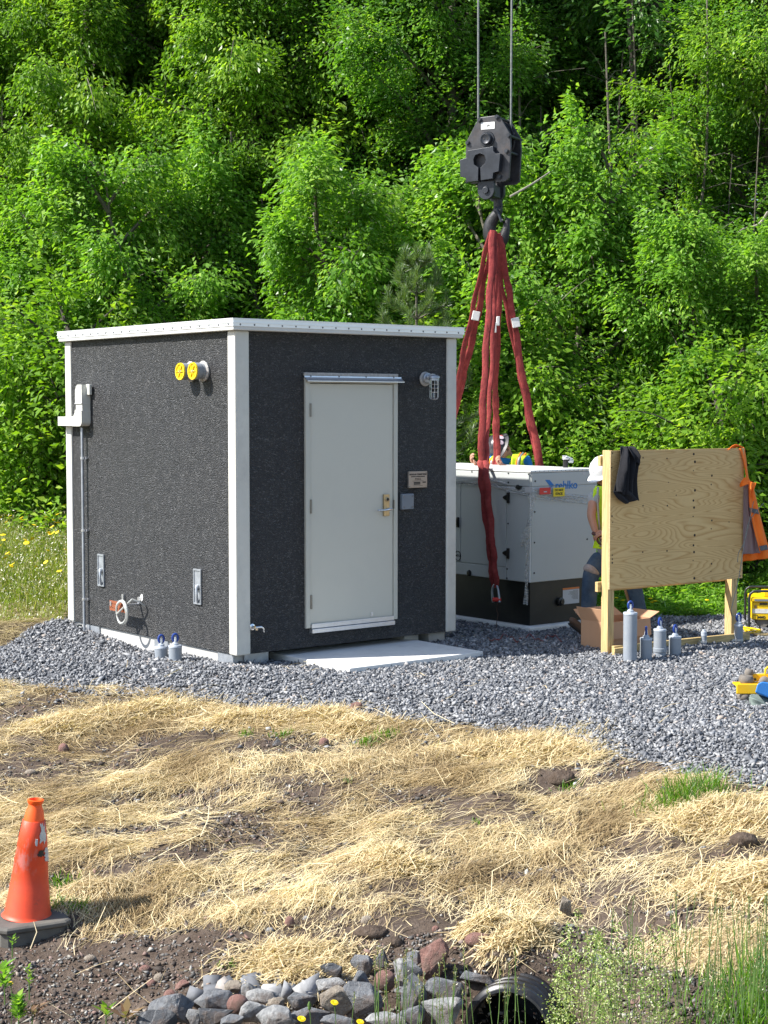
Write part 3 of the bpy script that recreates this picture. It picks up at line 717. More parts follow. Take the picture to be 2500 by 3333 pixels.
for fz, wd in ((.59, .6), (.88, .5)):
    mb = MB(); mb.box((xm - (x1 - x0) * wd / 2, -.0092, z1 - ph * fz - .0012), (xm + (x1 - x0) * wd / 2, -.0082, z1 - ph * fz + .0012)); mb.build('engraved_line', M['ink'], pq)
for (fa, fb, fz) in ((.27, .62, .68), (.75, .92, .67), (.27, .62, .77)):
    mb = MB(); mb.box((x0 + (x1 - x0) * fa, -.0094, z1 - ph * fz - .0065), (x0 + (x1 - x0) * fb, -.0082, z1 - ph * fz + .0045)); mb.build('stamped_field', M['ink'], pq)
for xx in (x0 + .012, x1 - .012):
    for zz in (z0 + .012, z1 - .012): 
        s_ = share(sc0, 'screw', pq, frameM((xx, -.0085, zz), (0, -1, 0)) @ Matrix.Scale(.6, 4))
# wall light
wx, wz = fr(1384, 1232)
wlt = None
mb = MB(); rad = .05
random.seed(3); ang = [2 * pi * k / 18 for k in range(18)]
mb.lathe([(0, .014), (.058, .014), (.066, .006), (.068, 0)][::-1], 16, frameM((wx, -.0, wz - .004), (0, -1, 0)))
lt = mb.build('wall_light', M['grout'], bld)
mb = MB(); mb.lathe([(.050, 0), (.050, .02), (.043, .028), (.030, .030), (0, .030)], 24, frameM((wx + .008, -.012, wz + .004), (0, -1, 0)))
mb.build('mounting_box', M['steel'], lt, smooth=True)
ax_, az_ = fr(1413, 1228, .17)
mb = MB(); mb.tube([(wx + .012, -.035, wz + .012), (wx + .03, -.09, wz + .018), (ax_ - .01, -.16, az_ + .004)], [.026, .024, .03], 12)
mb.lathe([(.052, .0), (.054, -.012), (.049, -.02), (.045, -.034), (0, -.034)][::-1] + [(.03, .012), (0, .014)], 24, Matrix.Translation((ax_, -.17, az_ + .006))) if False else None
mb.lathe([(0, .020), (.03, .016), (.050, .004), (.053, -.010), (.047, -.014), (.047, -.034), (0, -.034)], 24, Matrix.Translation((ax_, -.17, az_ + .004)))
mb.build('lamp_arm', M['steel'], lt, smooth=True)
zt = az_ - .03; zb = fr(1413, 1300, .17)[1]
mb = MB(); mb.lathe([(.034, zt), (.034, zb + .03), (.028, zb + .012), (0, zb + .006)], 20, Matrix.Translation((ax_, -.17, 0))); mb.build('lamp_glass', M['glass'], lt, smooth=True)
mb = MB(); mb.lathe([(.012, zt), (.013, zt - .03), (.026, zt - .06), (.028, zt - .08), (.020, zt - .098), (0, zt - .104)], 16, Matrix.Translation((ax_, -.17, 0))); mb.build('bulb', M['bulb'], lt, smooth=True)
mb = MB()
for k in range(8):
    a = 2 * pi * k / 8 + .2; c, s = cos(a), sin(a)
    mb.tube([(ax_ + .040 * c, -.17 + .040 * s, zt), (ax_ + .040 * c, -.17 + .040 * s, zb + .02), (ax_ + .03 * c, -.17 + .03 * s, zb + .002)], .0024, 5)
for zz, r_ in ((zt - .035, .0415), (zt - .07, .0415), (zt - .105, .0415), (zb + .002, .030)):
    mb.tube([(ax_ + r_ * cos(2 * pi * k / 20), -.17 + r_ * sin(2 * pi * k / 20), zz) for k in range(20)], .0024, 5, closed=True)
mb.build('wire_cage', M['alu'], lt)
# hose bib
hx, hz = fr(822, 2041)
mb = MB(); mb.lathe([(.028, 0), (.028, .008), (.014, .012), (.012, .05), (0, .05)], 16, frameM((hx, .012, hz), (0, -1, 0)))
mb.tube([(hx, -.045, hz), (hx + .05, -.055, hz + .002), (hx + .075, -.055, hz - .012), (hx + .08, -.055, hz - .045)], [.014, .012, .010, .007], 10); mb.tube([(hx + .01, -.05, hz - .005), (hx + .012, -.05, hz - .022)], .013, 8)
mb.build('wall_lever', M['chrome'], bld, smooth=True)

# ---- left wall fittings
def vent(pxw, pyw, pxc, pyc):
    y0, z0 = lf(pxw, pyw); 
    y0, z0 = lf(pxc, pyc, .115)
    g = MB(); g.lathe([(.083, -.0), (.080, .016), (.069, .022), (.068, .06), (.074, .064), (.074, .115), (0, .115)], 26, frameM((.012, y0, z0), (-1, 0, 0)))
    v = g.build('vent_pipe', M['pvc'], bld, smooth=True)
    g = MB(); g.lathe([(.086, -.0), (.092, .01), (.08, .02)], 14, frameM((.004, y0, z0), (-1, 0, 0))); g.build('sealant_ring', M['grout'], v)
    g = MB(); F0 = frameM((.012 - .116, y0, z0), (-1, 0, 0))
    g.lathe([(.0, .004), (.058, .004), (.061, .012), (.074, .013), (.076, 0), (.0, 0)][::-1], 26, F0)
    for k in range(6):
        a = pi / 3 * k; g.cbox((0, 0, 0), (.044, .006, .010), F0 @ Matrix.Rotation(a, 4, 'Z') @ Matrix.Translation((.034, 0, .009)))
    c = g.build('yellow_plug', M['yellowcap'], v)
    g = MB(); g.lathe([(.018, .004), (.018, .008), (.008, .010), (.007, .020), (0, .020)], 6, F0); g.build('wing_nut', M['chrome'], v)
vent(618, 1211, 585, 1209); vent(658, 1207, 625.6, 1207.6)
# line cover elbow
off = .085
def lfp(px, py, o=off): y, z = lf(px, py, o); return y, z
yr, zt_ = lf(291, 1262, .0); yl, _ = lfp(244, 1262); _, zbm = lfp(270, 1388); 
ytip, zh1 = lfp(187, 1356); _, zh0 = lfp(187, 1391)
mb = MB()
def pr(poly, x0, x1):                   # prism on the left wall, poly (y,z)
    n_ = len(poly); vs = [(x0, p[0], p[1]) for p in poly] + [(x1, p[0], p[1]) for p in poly]
    mb.add(vs, [tuple(range(n_)), tuple(range(2 * n_ - 1, n_ - 1, -1))] + [(i, i + n_, (i + 1) % n_ + n_, (i + 1) % n_) for i in range(n_)])
ztop = lfp(262, 1252)[1]; zmid = lfp(270, 1313)[1]; zel = lfp(270, 1338)[1]
pr([(yr, zmid), (yl, zmid), (yl, ztop - .06), (yl - .02, ztop - .015), (yl - .05, ztop), (yr, ztop)], -off, .010)
mb.box((-off + .006, yr + .003, zel), (.010, yl - .003, zmid))
r_ = .05
arc = [(yr + r_ - r_ * cos(t_), zbm + r_ - r_ * sin(t_)) for t_ in [i * pi / 12 for i in range(0, 7)]]
zh1b = zh1 + .0
pr([(yr, zel)] + arc + [(yl + .06, zbm), (yl + .06, zh1 + .004), (yl + .03, zh1 + .01), (yl + .006, zh1 + .04), (yl, zh1 + .07), (yl, zel)], -off - .004, .010)
mb.box((-off + .004, yl + .06, zbm + .003), (.010 - .016, ytip, zh1)) 
lc = mb.build('line_cover', M['offwhite'], bld, bevel=.006)
mb = MB(); ysc, zsc = lf(284, 1258, .03); mb.box((-.035, ysc - .05, zsc - .08), (-.006, ysc + .02, zsc + .02)); mb.build('wall_flange', M['offwhite'], lc, bevel=.004)
mb = MB(); mb.box((-off + .001, yl + .13, zbm + .001), (-.004, yl + .135, zh1 + .003)); 
for zz in (zmid, zel): mb.box((-off - .006, yr - .002, zz - .003), (.008, yl + .002, zz + .003))
mb.build('cover_joint', M['plate_white'], lc)
# conduit
yc, zc1 = lf(267, 1392, .03); zc0 = lf(270, 2036, .03)[1]
mb = MB(); mb.tube([(-.03, yc, zc0 - .06), (-.03, yc, zc1)], .0135, 12); cdt = mb.build('conduit', M['steel'], bld, smooth=True)
for py in (1491, 1726, 1949):
    zz = lf(268, py, .03)[1]; mb = MB(); mb.tube([(-.03, yc, zz - .012), (-.03, yc, zz + .012)], .019, 12); mb.box((-.012, yc - .04, zz - .010), (.010, yc + .012, zz + .010)); mb.build('conduit_clamp', M['alu'], cdt)
# lifting pockets
def pocket(px0, px1, py0, py1):
    pxm = (px0 + px1) / 2; pym = (py0 + py1) / 2
    y1, zm = lf(px0, pym); y0, _ = lf(px1, pym); z1 = lf(pxm, py0)[1]; z0 = lf(pxm, py1)[1]
    g = MB(); t_ = .010
    g.box((-.004, y0, z0), (.011, y0 + t_, z1)); g.box((-.004, y1 - t_, z0), (.011, y1, z1)); g.box((-.004, y0 + t_, z0), (.011, y1 - t_, z0 + t_ * 1.5)); g.box((-.004, y0 + t_, z1 - t_ * 1.5), (.011, y1 - t_, z1))
    p = g.build('lifting_pocket', M['steel'], bld)
    g = MB(); g.box((.004, y0 + t_, z0 + t_), (.0115, y1 - t_, z1 - t_)); g.build('pocket_back', M['steel'], p, label='blue-grey galvanised recess plate')
    g = MB(); ym = (y0 + y1) / 2; g.tube([(-.004, ym - .01, z0 + .02), (-.022, ym - .03, z0 + .07), (-.025, ym - .028, zm - .03), (-.012, ym - .005, zm + .015)], .011, 10)
    g.lathe([(.026, 0), (.024, .014), (0, .02)], 14, frameM((-.002, ym - .005, zm), (-1, 0, 0))); g.build('pocket_latch', M['steel'], p, smooth=True)
pocket(318, 338, 1804, 1908); pocket(630, 654, 1852, 1967)
# copper ground bar on stand-offs with coiled cable
gb = MB(); yA, zA = lf(359, 1953, .12); yB, zB = lf(412, 1966, .12); hgt = lf(359, 1953, .12)[1] - lf(359, 1985, .12)[1]
gb.box((-.128, yB, zA - hgt), (-.120, yA, zA)); bar = gb.build('ground_bar', M['copper'], bld)
for j in range(2):
    for i in range(9):
        yy = yB + .02 + i * (yA - yB - .04) / 8; zz = zA - hgt * (.3 + .42 * j)
        mb = MB() if (i or j) else MB(); 
        if i == 0 and j == 0:
            mb.lathe([(.0055, 0), (.0055, .0015), (0, .0015)], 8); hl = mb.build('bolt_hole', M['ink'], bar); hl.matrix_basis = frameM((-.128, yy, zz), (-1, 0, 0))
        else: share(hl, 'bolt_hole', bar, frameM((-.128, yy, zz), (-1, 0, 0)))
for yy in (yA - .03, yB - .02):
    mb = MB(); mb.box((-.008, yy - .016, zA - .01), (.010, yy + .016, zA + .05)); mb.box((-.125, yy - .012, zA - .022), (-.008, yy + .012, zA - .008)); mb.box((-.136, yy - .012, zA - .05), (-.1285, yy + .012, zA - .008)); mb.build('standoff_bracket', M['alu'], bar)
yq, zq = lf(398, 1993, .15)
mb = MB(); rr = .105
pts = [(-.150 - .004 * sin(3 * t_) - .012 * (t_ / (6 * pi)), yq + (rr - .006 * (t_ / (2 * pi) % 3)) * cos(t_), zq + (rr + .006 * sin(t_ * .33)) * sin(t_)) for t_ in [i * 2 * pi / 28 for i in range(28 * 3)]]
mb.tube(pts + [(-.11, yq - .12, zq + .13), (-.05, yq - .16, zq + .10), (.0, yq - .16, zq + .06)], .0095, 8); mb.build('coiled_cable', M['cable'], bar, smooth=True)
yo, zo = lf(459, 1946); mb = MB(); mb.lathe([(0, .003), (.026, .003), (.03, 0)][::-1], 16, frameM((.008, yo, zo), (-1, 0, 0)) @ Matrix.Diagonal((1, 1.0, 1, 1))); ov = mb.build('oval_plate', M['white'], bld); ov.scale = (1, 1, 1)
for v in ov.data.vertices: v.co.z = zo + (v.co.z - zo) * 1.15; v.co.y = yo + (v.co.y - yo) * .8
for dz in (.012, -.006): share(hl, 'bolt_hole', ov, frameM((.0045, yo, zo + dz), (-1, 0, 0)))

# stoop
st = thing('concrete_step', 'pale concrete slab step in front of the beige door, half in shade', 'step', BC, ANG)
mb = MB(); mb.box((.54, -.875, -.25), (2.04, .30, .118)); mb.build('slab', M['stoop'], st, bevel=.008)
# ------------------------------------------------------------------ standby generator
GC = Vector((1.487, 16.4, 0)); GANG = ANG
gen = thing('generator', 'light grey standby generator enclosure on a black tank base with blue lettering on its end', 'generator', GC, GANG)
Gi = _mw(gen).inverted()
def gf(px, py, off=0.0): p = facehit(Gi, px, py, 1, -off); return p.x, p.z
def gl(px, py, off=0.0): p = facehit(Gi, px, py, 0, -off); return p.y, p.z
GW, GL = .96, 2.15
zt = gf(1736, 1533)[1]; zb = gf(1727, 1897)[1]; zk = gf(1727, 2037)[1]
zs1 = gf(1736, 1586)[1]                  # bottom of the roof band
print('gen z', zt, zb, zk, zs1)
pad = thing('generator_slab', 'pale concrete slab with bevelled top edge under the generator', 'slab', GC, GANG)
mb = MB(); mb.box((-.07, -.07, -.2), (GW + .12, GL + .1, zk - .001)); mb.build('slab', M['stoop'], pad, bevel=.02)
mb = MB(); mb.box((.01, .01, zk), (GW - .01, GL - .01, zb + .01)); base = mb.build('tank_base', M['black'], gen, bevel=.004)
mb = MB(); mb.box((-.005, -.005, zb), (GW + .005, GL + .005, zt - .018)); body = mb.build('enclosure_body', M['gen'], gen, bevel=.006)
mb = MB(); mb.box((-.018, -.018, zt - .017), (GW + .018, GL + .018, zt + .008)); mb.build('roof_panel', M['genroof'], gen, bevel=.008)
# side panels: door panels proud of the body, with seams
def side_panel(y0, y1, z0, z1, name='side_door', t_=.012, lab=None):
    g = MB(); g.box((-.005 - t_, y0, z0), (-.0052, y1, z1)); return g.build(name, M['gen'], gen, bevel=.004, label=lab)
seam_y = gl(1652, 1750)[0]; seam2_y = gl(1503, 1750)[0]; dz1 = gl(1652, 1582)[1]; dz0 = gl(1652, 1845)[1]; rt = gl(1560, 1572)[1]
print('gen seams', seam_y, seam2_y, dz1, dz0)
side_panel(.006, seam_y - .004, zb + .006, dz1, 'corner_panel')
sd = side_panel(seam_y + .004, seam2_y - .004, dz0, dz1)
side_panel(seam_y + .004, GL - .3, zb + .006, dz0 - .008, 'lower_side_panel')
side_panel(seam2_y + .004, GL - .3, dz0, dz1)
side_panel(.006, GL - .006, dz1 + .008, zt - .024, 'upper_side_panel')
g = MB(); g.box((.004, -.014, zb + .004), (GW - .004, -.0055, dz1 + .0)); g.build('end_panel', M['gen'], gen, bevel=.004)
g = MB(); g.box((.004, -.014, dz1 + .008), (GW - .004, -.0055, zt - .024)); g.build('upper_end_panel', M['gen'], gen, bevel=.004)
g = MB(); g.cbox((-.012, -.0125, (zb + dz1) / 2), (.014, .014, dz1 - zb - .01)); g.build('corner_trim', M['genroof'], gen, bevel=.004)
g = MB(); g.lathe([(.0095, 0), (.0095, .004), (.005, .007), (0, .007)], 10); s1 = g.build('bolt', M['blackplastic'], gen)
first = True
def gbolt(py_, px, side):
    global first
    if side: y, z = gl(px, py_, .018); Mx = frameM((-.0172, y, z), (-1, 0, 0))
    else: x, z = gf(px, py_, .014); Mx = frameM((x, -.0142, z), (0, -1, 0))
    if first: s1.matrix_basis = Mx; first = False
    else: share(s1, 'bolt', gen, Mx)
for (px, py_) in ((1536, 1535), (1655, 1540), (1721, 1543), (1655, 1570), (1654, 1704), (1651, 1852), (1650, 1882)): gbolt(py_, px, True)
for (px, py_) in ((1742, 1566), (1740.5, 1666), (1739.5, 1766), (1738.5, 1865), (1911, 1755), (1912, 1560)): gbolt(py_, px, False)
for k in range(14): share(s1, 'bolt', gen, frameM((.05 + k * .062, -.0182, zt - .004), (0, -1, 0)) @ Matrix.Scale(.4, 4))
def latch(px, py, flip=False):
    y, z = gl(px, py, .02); g = MB(); 
    g.box((-.036, y - .030, z - .055), (-.017, y + .004, z + .055)); 
    n_ = 10; prof = [(y, z - .04)] + [(y + .085 * sin(pi * k / n_), z - .04 + .08 * k / n_) for k in range(1, n_)] + [(y, z + .04)]
    vs = [(-.017, p[0], p[1]) for p in prof] + [(-.030, y + (p[0] - y) * .8, z + (p[1] - z) * .8) for p in prof]; m_ = len(prof)
    g.add(vs, [tuple(range(m_)), tuple(range(2 * m_ - 1, m_ - 1, -1))] + [(i, i + m_, (i + 1) % m_ + m_, (i + 1) % m_) for i in range(m_)])
    g.box((-.046, y - .022, z - .035), (-.036, y - .004, z + .035)); return g.build('paddle_latch', M['blackplastic'], gen, bevel=.005)
latch(1653, 1620); latch(1652, 1801); latch(1489, 1700)
y, z = gl(1690, 1587, .02); g = MB(); g.lathe([(.030, 0), (.028, .012), (.016, .016), (0, .016)], 12, frameM((-.016, y + .02, z), (-1, 0, 0))); g.cbox((-.026, y - .015, z), (.02, .04, .035)); g.build('cable_port', M['blackplastic'], gen)
y, z = gl(1527, 1865, .02); g = MB(); g.lathe([(.034, 0), (.030, .012), (.018, .016), (0, .016)], 14, frameM((-.017, y, z), (-1, 0, 0))); g.build('drain_plug', M['blackplastic'], gen)
y, z = gl(1490, 1809, .02); g = MB(); g.tube([(-.019, y + .045 * cos(t_), z + .05 * sin(t_)) for t_ in [2 * pi * k / 24 for k in range(24)]], .004, 6, closed=True); ring = g.build('round_emblem', M['ink'], gen)
text('MTO', .035, None, faceM((-.0185, y, z), (0, -1, 0), (0, 0, 1)), M['ink'], ring, bold=.001)
# lettering
x0, z0 = gf(1806, 1593, .015); x1, _ = gf(1890, 1590, .015)
tx = text('rehlko', .118, None, faceM((x0 + .004, -.0155, gf(1806, 1581, .015)[1]), (1, 0, 0), (0, 0, 1)), M['bluelogo'], gen, 'brand_lettering', ax='LEFT', sx=1.06, bold=.0018)
a = gf(1774, 1562, .015); b_ = gf(1789, 1562, .015); c_ = gf(1804, 1580, .015); d_ = gf(1789, 1581, .015); e_ = gf(1774, 1595, .015)
g = MB(); 
g.add([(p[0], -.0150, p[1]) for p in (a, b_, c_, d_)] + [(p[0], -.0162, p[1]) for p in (a, b_, c_, d_)], [(0,1,2,3),(7,6,5,4),(0,4,5,1),(1,5,6,2),(2,6,7,3),(3,7,4,0)])
q = [(d_[0] - .002, d_[1] - .010), (c_[0] - .01, c_[1] - .006), (e_[0] + .035, e_[1] - .004), (e_[0], e_[1])]
g.add([(p[0], -.0150, p[1]) for p in q] + [(p[0], -.0162, p[1]) for p in q], [(0,1,2,3),(7,6,5,4),(0,4,5,1),(1,5,6,2),(2,6,7,3),(3,7,4,0)]); g.build('brand_emblem', M['bluelogo'], gen)
x0, z1 = gf(1897, 1536, .016); g = MB(); g.box((x0, -.0155, z1 - .03), (x0 + .045, -.0145, z1)); g.build('small_sticker', M['label'], gen)
# warning label and fitting on the black base
x0, z1 = gf(1834, 1915, 0); x1, z0 = gf(1887, 1962, 0)
g = MB(); g.box((x0, .0075, z0), (x1, .0095, z1 - .02)); wlb = g.build('warning_label', M['label'], base)
g = MB(); g.box((x0, .0070, z1 - .018), (x1, .0095, z1)); g.build('label_header', M['orange_label'], wlb)
for k in range(9):
    g = MB(); zz = z1 - .035 - k * .011; wd = [.3, .55, .5, .6, .45, .35, .4, .38, .3][k]; g.box((x0 + (x1 - x0) * (.92 - wd), .0066, zz), (x0 + (x1 - x0) * .92, .0076, zz + .003)); g.build('printed_line', M['ink'], wlb)
x0, z0 = gf(1823, 1958, 0); g = MB(); g.lathe([(.045, 0), (.045, .03), (.025, .035), (.025, .05), (0, .05)], 14, frameM((x0, .009, z0), (0, -1, 0))); g.build('tank_fitting', M['blackplastic'], base, smooth=True)
x0, z0 = gf(1882, 1993, 0); g = MB(); g.box((x0 - .03, .004, z0 - .006), (x0 + .02, .009, z0 + .006)); g.build('tank_tab', M['label'], base)
# exhaust on roof
ex = at(1841, 1527, 17.15); exl = Gi @ ex
g = MB(); g.tube([(exl.x, exl.y, zt), (exl.x, exl.y, zt + .10)], .028, 14); exh = g.build('exhaust_stub', M['blackplastic'], gen)
g = MB(); g.tube([(exl.x, exl.y, zt + .095), (exl.x, exl.y, zt + .118)], .038, 14); Mx = Matrix.Translation((exl.x, exl.y, zt + .125)) @ Matrix.Rotation(R(18), 4, 'Y'); g.cbox((.03, 0, .0), (.10, .075, .012), Mx); g.cbox((.075, 0, -.022), (.06, .06, .035), Mx); g.build('rain_cap', M['alu'], exh, bevel=.006)

# stretch wrap band: gathered strip round the enclosure, plus loose tail
def ribbon(parent, name, pts, wid, matl, wob=.006, seg=40, side=None):
    """pts local polyline of centre; wid list; strip standing vertical unless side vector given"""
    pts = [Vector(p) for p in pts]; vs = []; fs = []; n_ = 9
    L = [0]
    for i in range(1, len(pts)): L.append(L[-1] + (pts[i] - pts[i - 1]).length)
    for k in range(seg + 1):
        s_ = L[-1] * k / seg; i = max(j for j in range(len(L)) if L[j] <= s_ + 1e-9); i = min(i, len(pts) - 2)
        f_ = (s_ - L[i]) / (L[i + 1] - L[i]); p = pts[i].lerp(pts[i + 1], f_); w_ = wid[i] * (1 - f_) + wid[i + 1] * f_
        d = (pts[i + 1] - pts[i]).normalized(); up = Vector(side) if side else Vector((0, 0, 1)); up = (up - d * up.dot(d)).normalized(); nn = d.cross(up)
        for j in range(n_):
            a = (j / (n_ - 1) - .5) * w_; vs.append(p + up * a + nn * (wob * sin(j * 2.6 + k * .13) + wob * .6 * sin(j * 1.3 + k * .5)))
    for k in range(seg):
        for j in range(n_ - 1): fs.append((k * n_ + j, k * n_ + j + 1, (k + 1) * n_ + j + 1, (k + 1) * n_ + j))
    g = MB(); g.add(vs, fs); return g.build(name, matl, parent, smooth=True)
wrp = thing('stretch_wrap', 'gathered clear plastic stretch wrap tied round the grey generator with a loose tail', 'plastic wrap', GC, GANG)
P_ = lambda px, py, o: Vector((-o, *gl(px, py, o)))
def PF(px, py, o): x, z = gf(px, py, o); return Vector((x, -o, z))
band = [P_(1478, 1571, .03), P_(1580, 1575, .03), P_(1640, 1590, .03), P_(1700, 1600, .035), P_(1732, 1605, .035), PF(1745, 1607, .035), PF(1820, 1618, .03), PF(1915, 1628, .03)]
ribbon(wrp, 'wrap_band', band, [.03, .035, .05, .075, .09, .10, .10, .09], M['wrap'], seg=90)
ribbon(wrp, 'wrap_strand', [P_(1478, 1562, .034), P_(1565, 1554, .034), P_(1650, 1574, .034)], [.01, .008, .02], M['wrap'], seg=30)
tail = [P_(1733, 1612, .05), P_(1728, 1680, .05), P_(1718, 1740, .07), P_(1716, 1800, .06), P_(1714, 1880, .05), P_(1712, 1930, .05), P_(1710, 1968, .05)]
ribbon(wrp, 'wrap_tail', tail, [.09, .05, .07, .05, .035, .045, .07], M['wrap'], wob=.010, seg=60, side=(0, 1, 0))
ribbon(wrp, 'wrap_flap', [P_(1726, 1690, .06), P_(1708, 1745, .08), P_(1697, 1778, .08)], [.03, .10, .02], M['wrap'], wob=.012, seg=20, side=(0, 1, 0))
def lab(px0, px1, py0, py1, o, matl, name):
    xa, za = gf(px0, py0, o); xb, zb_ = gf(px1, py1, o); g = MB(); g.box((xa, -o - .0015, zb_), (xb, -o, za)); return g.build(name, matl, wrp), (xa + xb) / 2, (za + zb_) / 2
g = MB(); a = P_(1721, 1585, .055); g.box((-.056, a.y - .055, a.z - .055), (-.054, a.y + .055, a.z)); g.build('white_tag', M['label'], wrp)
l1, xa, za = lab(1756, 1792, 1588, 1608, .046, M['redlabel'], 'red_sticker'); g = MB(); g.box((xa - .02, -.049, za - .014), (xa + .025, -.0477, za - .002)); g.build('sticker_print', M['label'], l1)
l2, xa, za = lab(1801, 1838, 1588, 1615, .046, M['yellowlabel'], 'yellow_sticker')
text('DO NOT', .030, None, faceM((xa, -.0485, za + .020), (1, 0, 0), (0, 0, 1)), M['ink'], l2, bold=.001); text('STACK', .034, None, faceM((xa, -.0485, za - .018), (1, 0, 0), (0, 0, 1)), M['ink'], l2, bold=.001)

# ------------------------------------------------------------------ crane hook block
HY = 17.5
hc = at(1590, 498, HY)
blk = thing('hook_block', 'black crane hook block with white plate and round hub, hanging on two wire ropes', 'hook block', hc, R(-27))
S_ = .211 / FPX * HY                      # metres per crop pixel
def B(x, y): return ((x - 760) * S_ * 1.10, (700 - y) * S_)
out = [B(*p) for p in ((620,178),(660,160),(920,150),(950,185),(1100,450),(1110,640),(1085,1110),(1030,1150),(520,1150),(450,1060),(430,690),(440,510),(600,215))]
g = MB(); g.prism(out, -.03, 0.0); g.build('side_plate', M['blockrust'], blk, bevel=.006, label='front side plate with white plate and hub')
g = MB(); g.prism(out, .26, .29); g.build('side_plate', M['blockrust'], blk, bevel=.006)
for (y0, y1, sgn) in ((-.105, -.031, -1), (.291, .365, 1)):
    che = [B(*p) for p in ((505,665),(885,630),(890,700),(930,745),(995,745),(970,1010),(890,1025),(880,1110),(710,1125),(705,1128),(695,940),(762,880),(780,820),(755,750),(690,718),(620,740),(592,800),(600,880),(668,930),(662,1130),(485,1138),(475,1065),(395,1050),(385,800),(490,770))]
    g = MB(); g.prism(che, y0, y1); 
    cw = g.build('cheek_weight', M['block'], blk, bevel=.004)
g = MB(); g.lathe([(.085, 0), (.08, .012), (0, .012)], 24, frameM((B(760, 500)[0], -.03, B(760, 500)[1]), (0, -1, 0))); g.lathe([(.062, 0), (.062, .035), (.052, .045), (.045, .04), (0, .04)], 24, frameM((B(760, 500)[0], -.04, B(760, 500)[1]), (0, -1, 0))); hub = g.build('hub', M['block'], blk, smooth=True)
for dx in (-.019, .019):
    g = MB(); g.lathe([(.011, 0), (.011, .002), (0, .002)], 10, frameM((B(760, 500)[0] + dx, -.0805, B(760, 500)[1]), (0, -1, 0))); g.build('hub_hole', M['ink'], hub)
a = B(665, 245); b_ = B(870, 350); g = MB(); g.box((a[0], -.034, b_[1]), (b_[0], -.0302, a[1])); wpl = g.build('white_plate', M['plate_white'], blk)
g = MB(); ma = ((a[0] + b_[0]) / 2, (a[1] + b_[1]) / 2); g.box((ma[0] - .005, -.0352, ma[1] - .012), (ma[0] + .003, -.0338, ma[1] + .012)); g.box((ma[0] + .008, -.0352, ma[1] - .004), (ma[0] + .02, -.0338, ma[1] + .012)); g.build('plate_mark', M['black'], wpl)
for i, (x, y) in enumerate(((645, 200), (905, 180), (465, 530), (1085, 470), (495, 710), (1050, 700), (950, 1080), (470, 1110))):
    g = MB(); p = B(x, y); g.tube([(p[0], -.055, p[1]), (p[0], .315, p[1])], .016, 10); g.tube([(p[0], -.046, p[1]), (p[0], -.028, p[1])], .026, 6); g.build('tie_bolt', M['block'], blk)
# sheaves
for k, yy in enumerate((.06, .16)):
    g = MB(); g.lathe([(.05, -.035), (.05, -.02), (.22, -.018), (.235, -.02), (.215, 0), (.235, .02), (.22, .018), (.05, .02), (.05, .035)], 36, frameM((B(760, 500)[0], yy, B(760, 500)[1]), (0, 1, 0))); g.build('sheave', M['casthook'], blk, smooth=True)
g = MB(); g.tube([(B(760,500)[0], -.03, B(760,500)[1]), (B(760,500)[0], .29, B(760,500)[1])], .05, 16); g.build('axle', M['block'], blk)
# trunnion and hook
tc = B(750, 1270); g = MB(); TR = .095
for (y0, y1) in ((-.05, .0), (.22, .27)):
    poly = [(tc[0] - TR, B(0, 1130)[1])] + [(tc[0] + TR * cos(a), tc[1] + TR * sin(a)) for a in [pi + pi * k / 14 for k in range(15)]] + [(tc[0] + TR, B(0, 1130)[1])]
    g = MB(); g.prism(poly, y0, y1); g.build('trunnion_plate', M['block'], blk, bevel=.004)
g = MB(); g.tube([(tc[0], -.07, tc[1]), (tc[0], .29, tc[1])], .036, 16); g.cbox((tc[0] + .0, .11, tc[1]), (.13, .2, .12)); g.build('trunnion', M['block'], blk, bevel=.005)
hx = tc[0]; hy = .11
g = MB()
def HB(x, y): return Vector((( x - 760) * S_ * 1.06, hy, (700 - y) * S_))
pts = [HB(850, 1400), HB(850, 1520), HB(835, 1600), HB(775, 1680), HB(725, 1790), HB(720, 1900), HB(765, 2010), HB(850, 2060), HB(925, 2010), HB(965, 1900), HB(985, 1790), HB(1000, 1700), HB(1008, 1675)]
rad = [.052, .052, .058, .066, .072, .074, .074, .072, .064, .050, .036, .026, .012]
# denser spline
def spline(pts, rad, m=5):
    P = []; Q = []
    for i in range(len(pts) - 1):
        p0 = pts[max(i - 1, 0)]; p1 = pts[i]; p2 = pts[i + 1]; p3 = pts[min(i + 2, len(pts) - 1)]
        for k in range(m):
            t = k / m; P.append(.5 * ((2 * p1) + (p2 - p0) * t + (2 * p0 - 5 * p1 + 4 * p2 - p3) * t * t + (3 * p1 - p0 - 3 * p2 + p3) * t ** 3)); Q.append(rad[i] * (1 - t) + rad[i + 1] * t)
    P.append(pts[-1]); Q.append(rad[-1]); return P, Q
P, Q = spline(pts, rad); g.tube(P, Q, 16, flat=.8); hook = g.build('hook', M['casthook'], blk, smooth=True)
g = MB(); a = HB(860, 1545); b_ = HB(935, 1740); g.tube([a + Vector((0, -.045, 0)), b_ + Vector((0, -.05, 0))], [.014, .016], 8); g.tube([a + Vector((-.03, -.02, .01)), a + Vector((.04, -.02, 0))], .03, 8); g.tube([b_ + Vector((0, -.055, .02)), b_ + Vector((0, .03, -.005))], .014, 8); g.build('safety_latch', M['block'], hook)
text('30T', .035, None, faceM(HB(940, 1900) + Vector((0, -.058, 0)), (.35, 0, 1), (-1, 0, .35)), M['block'], hook)
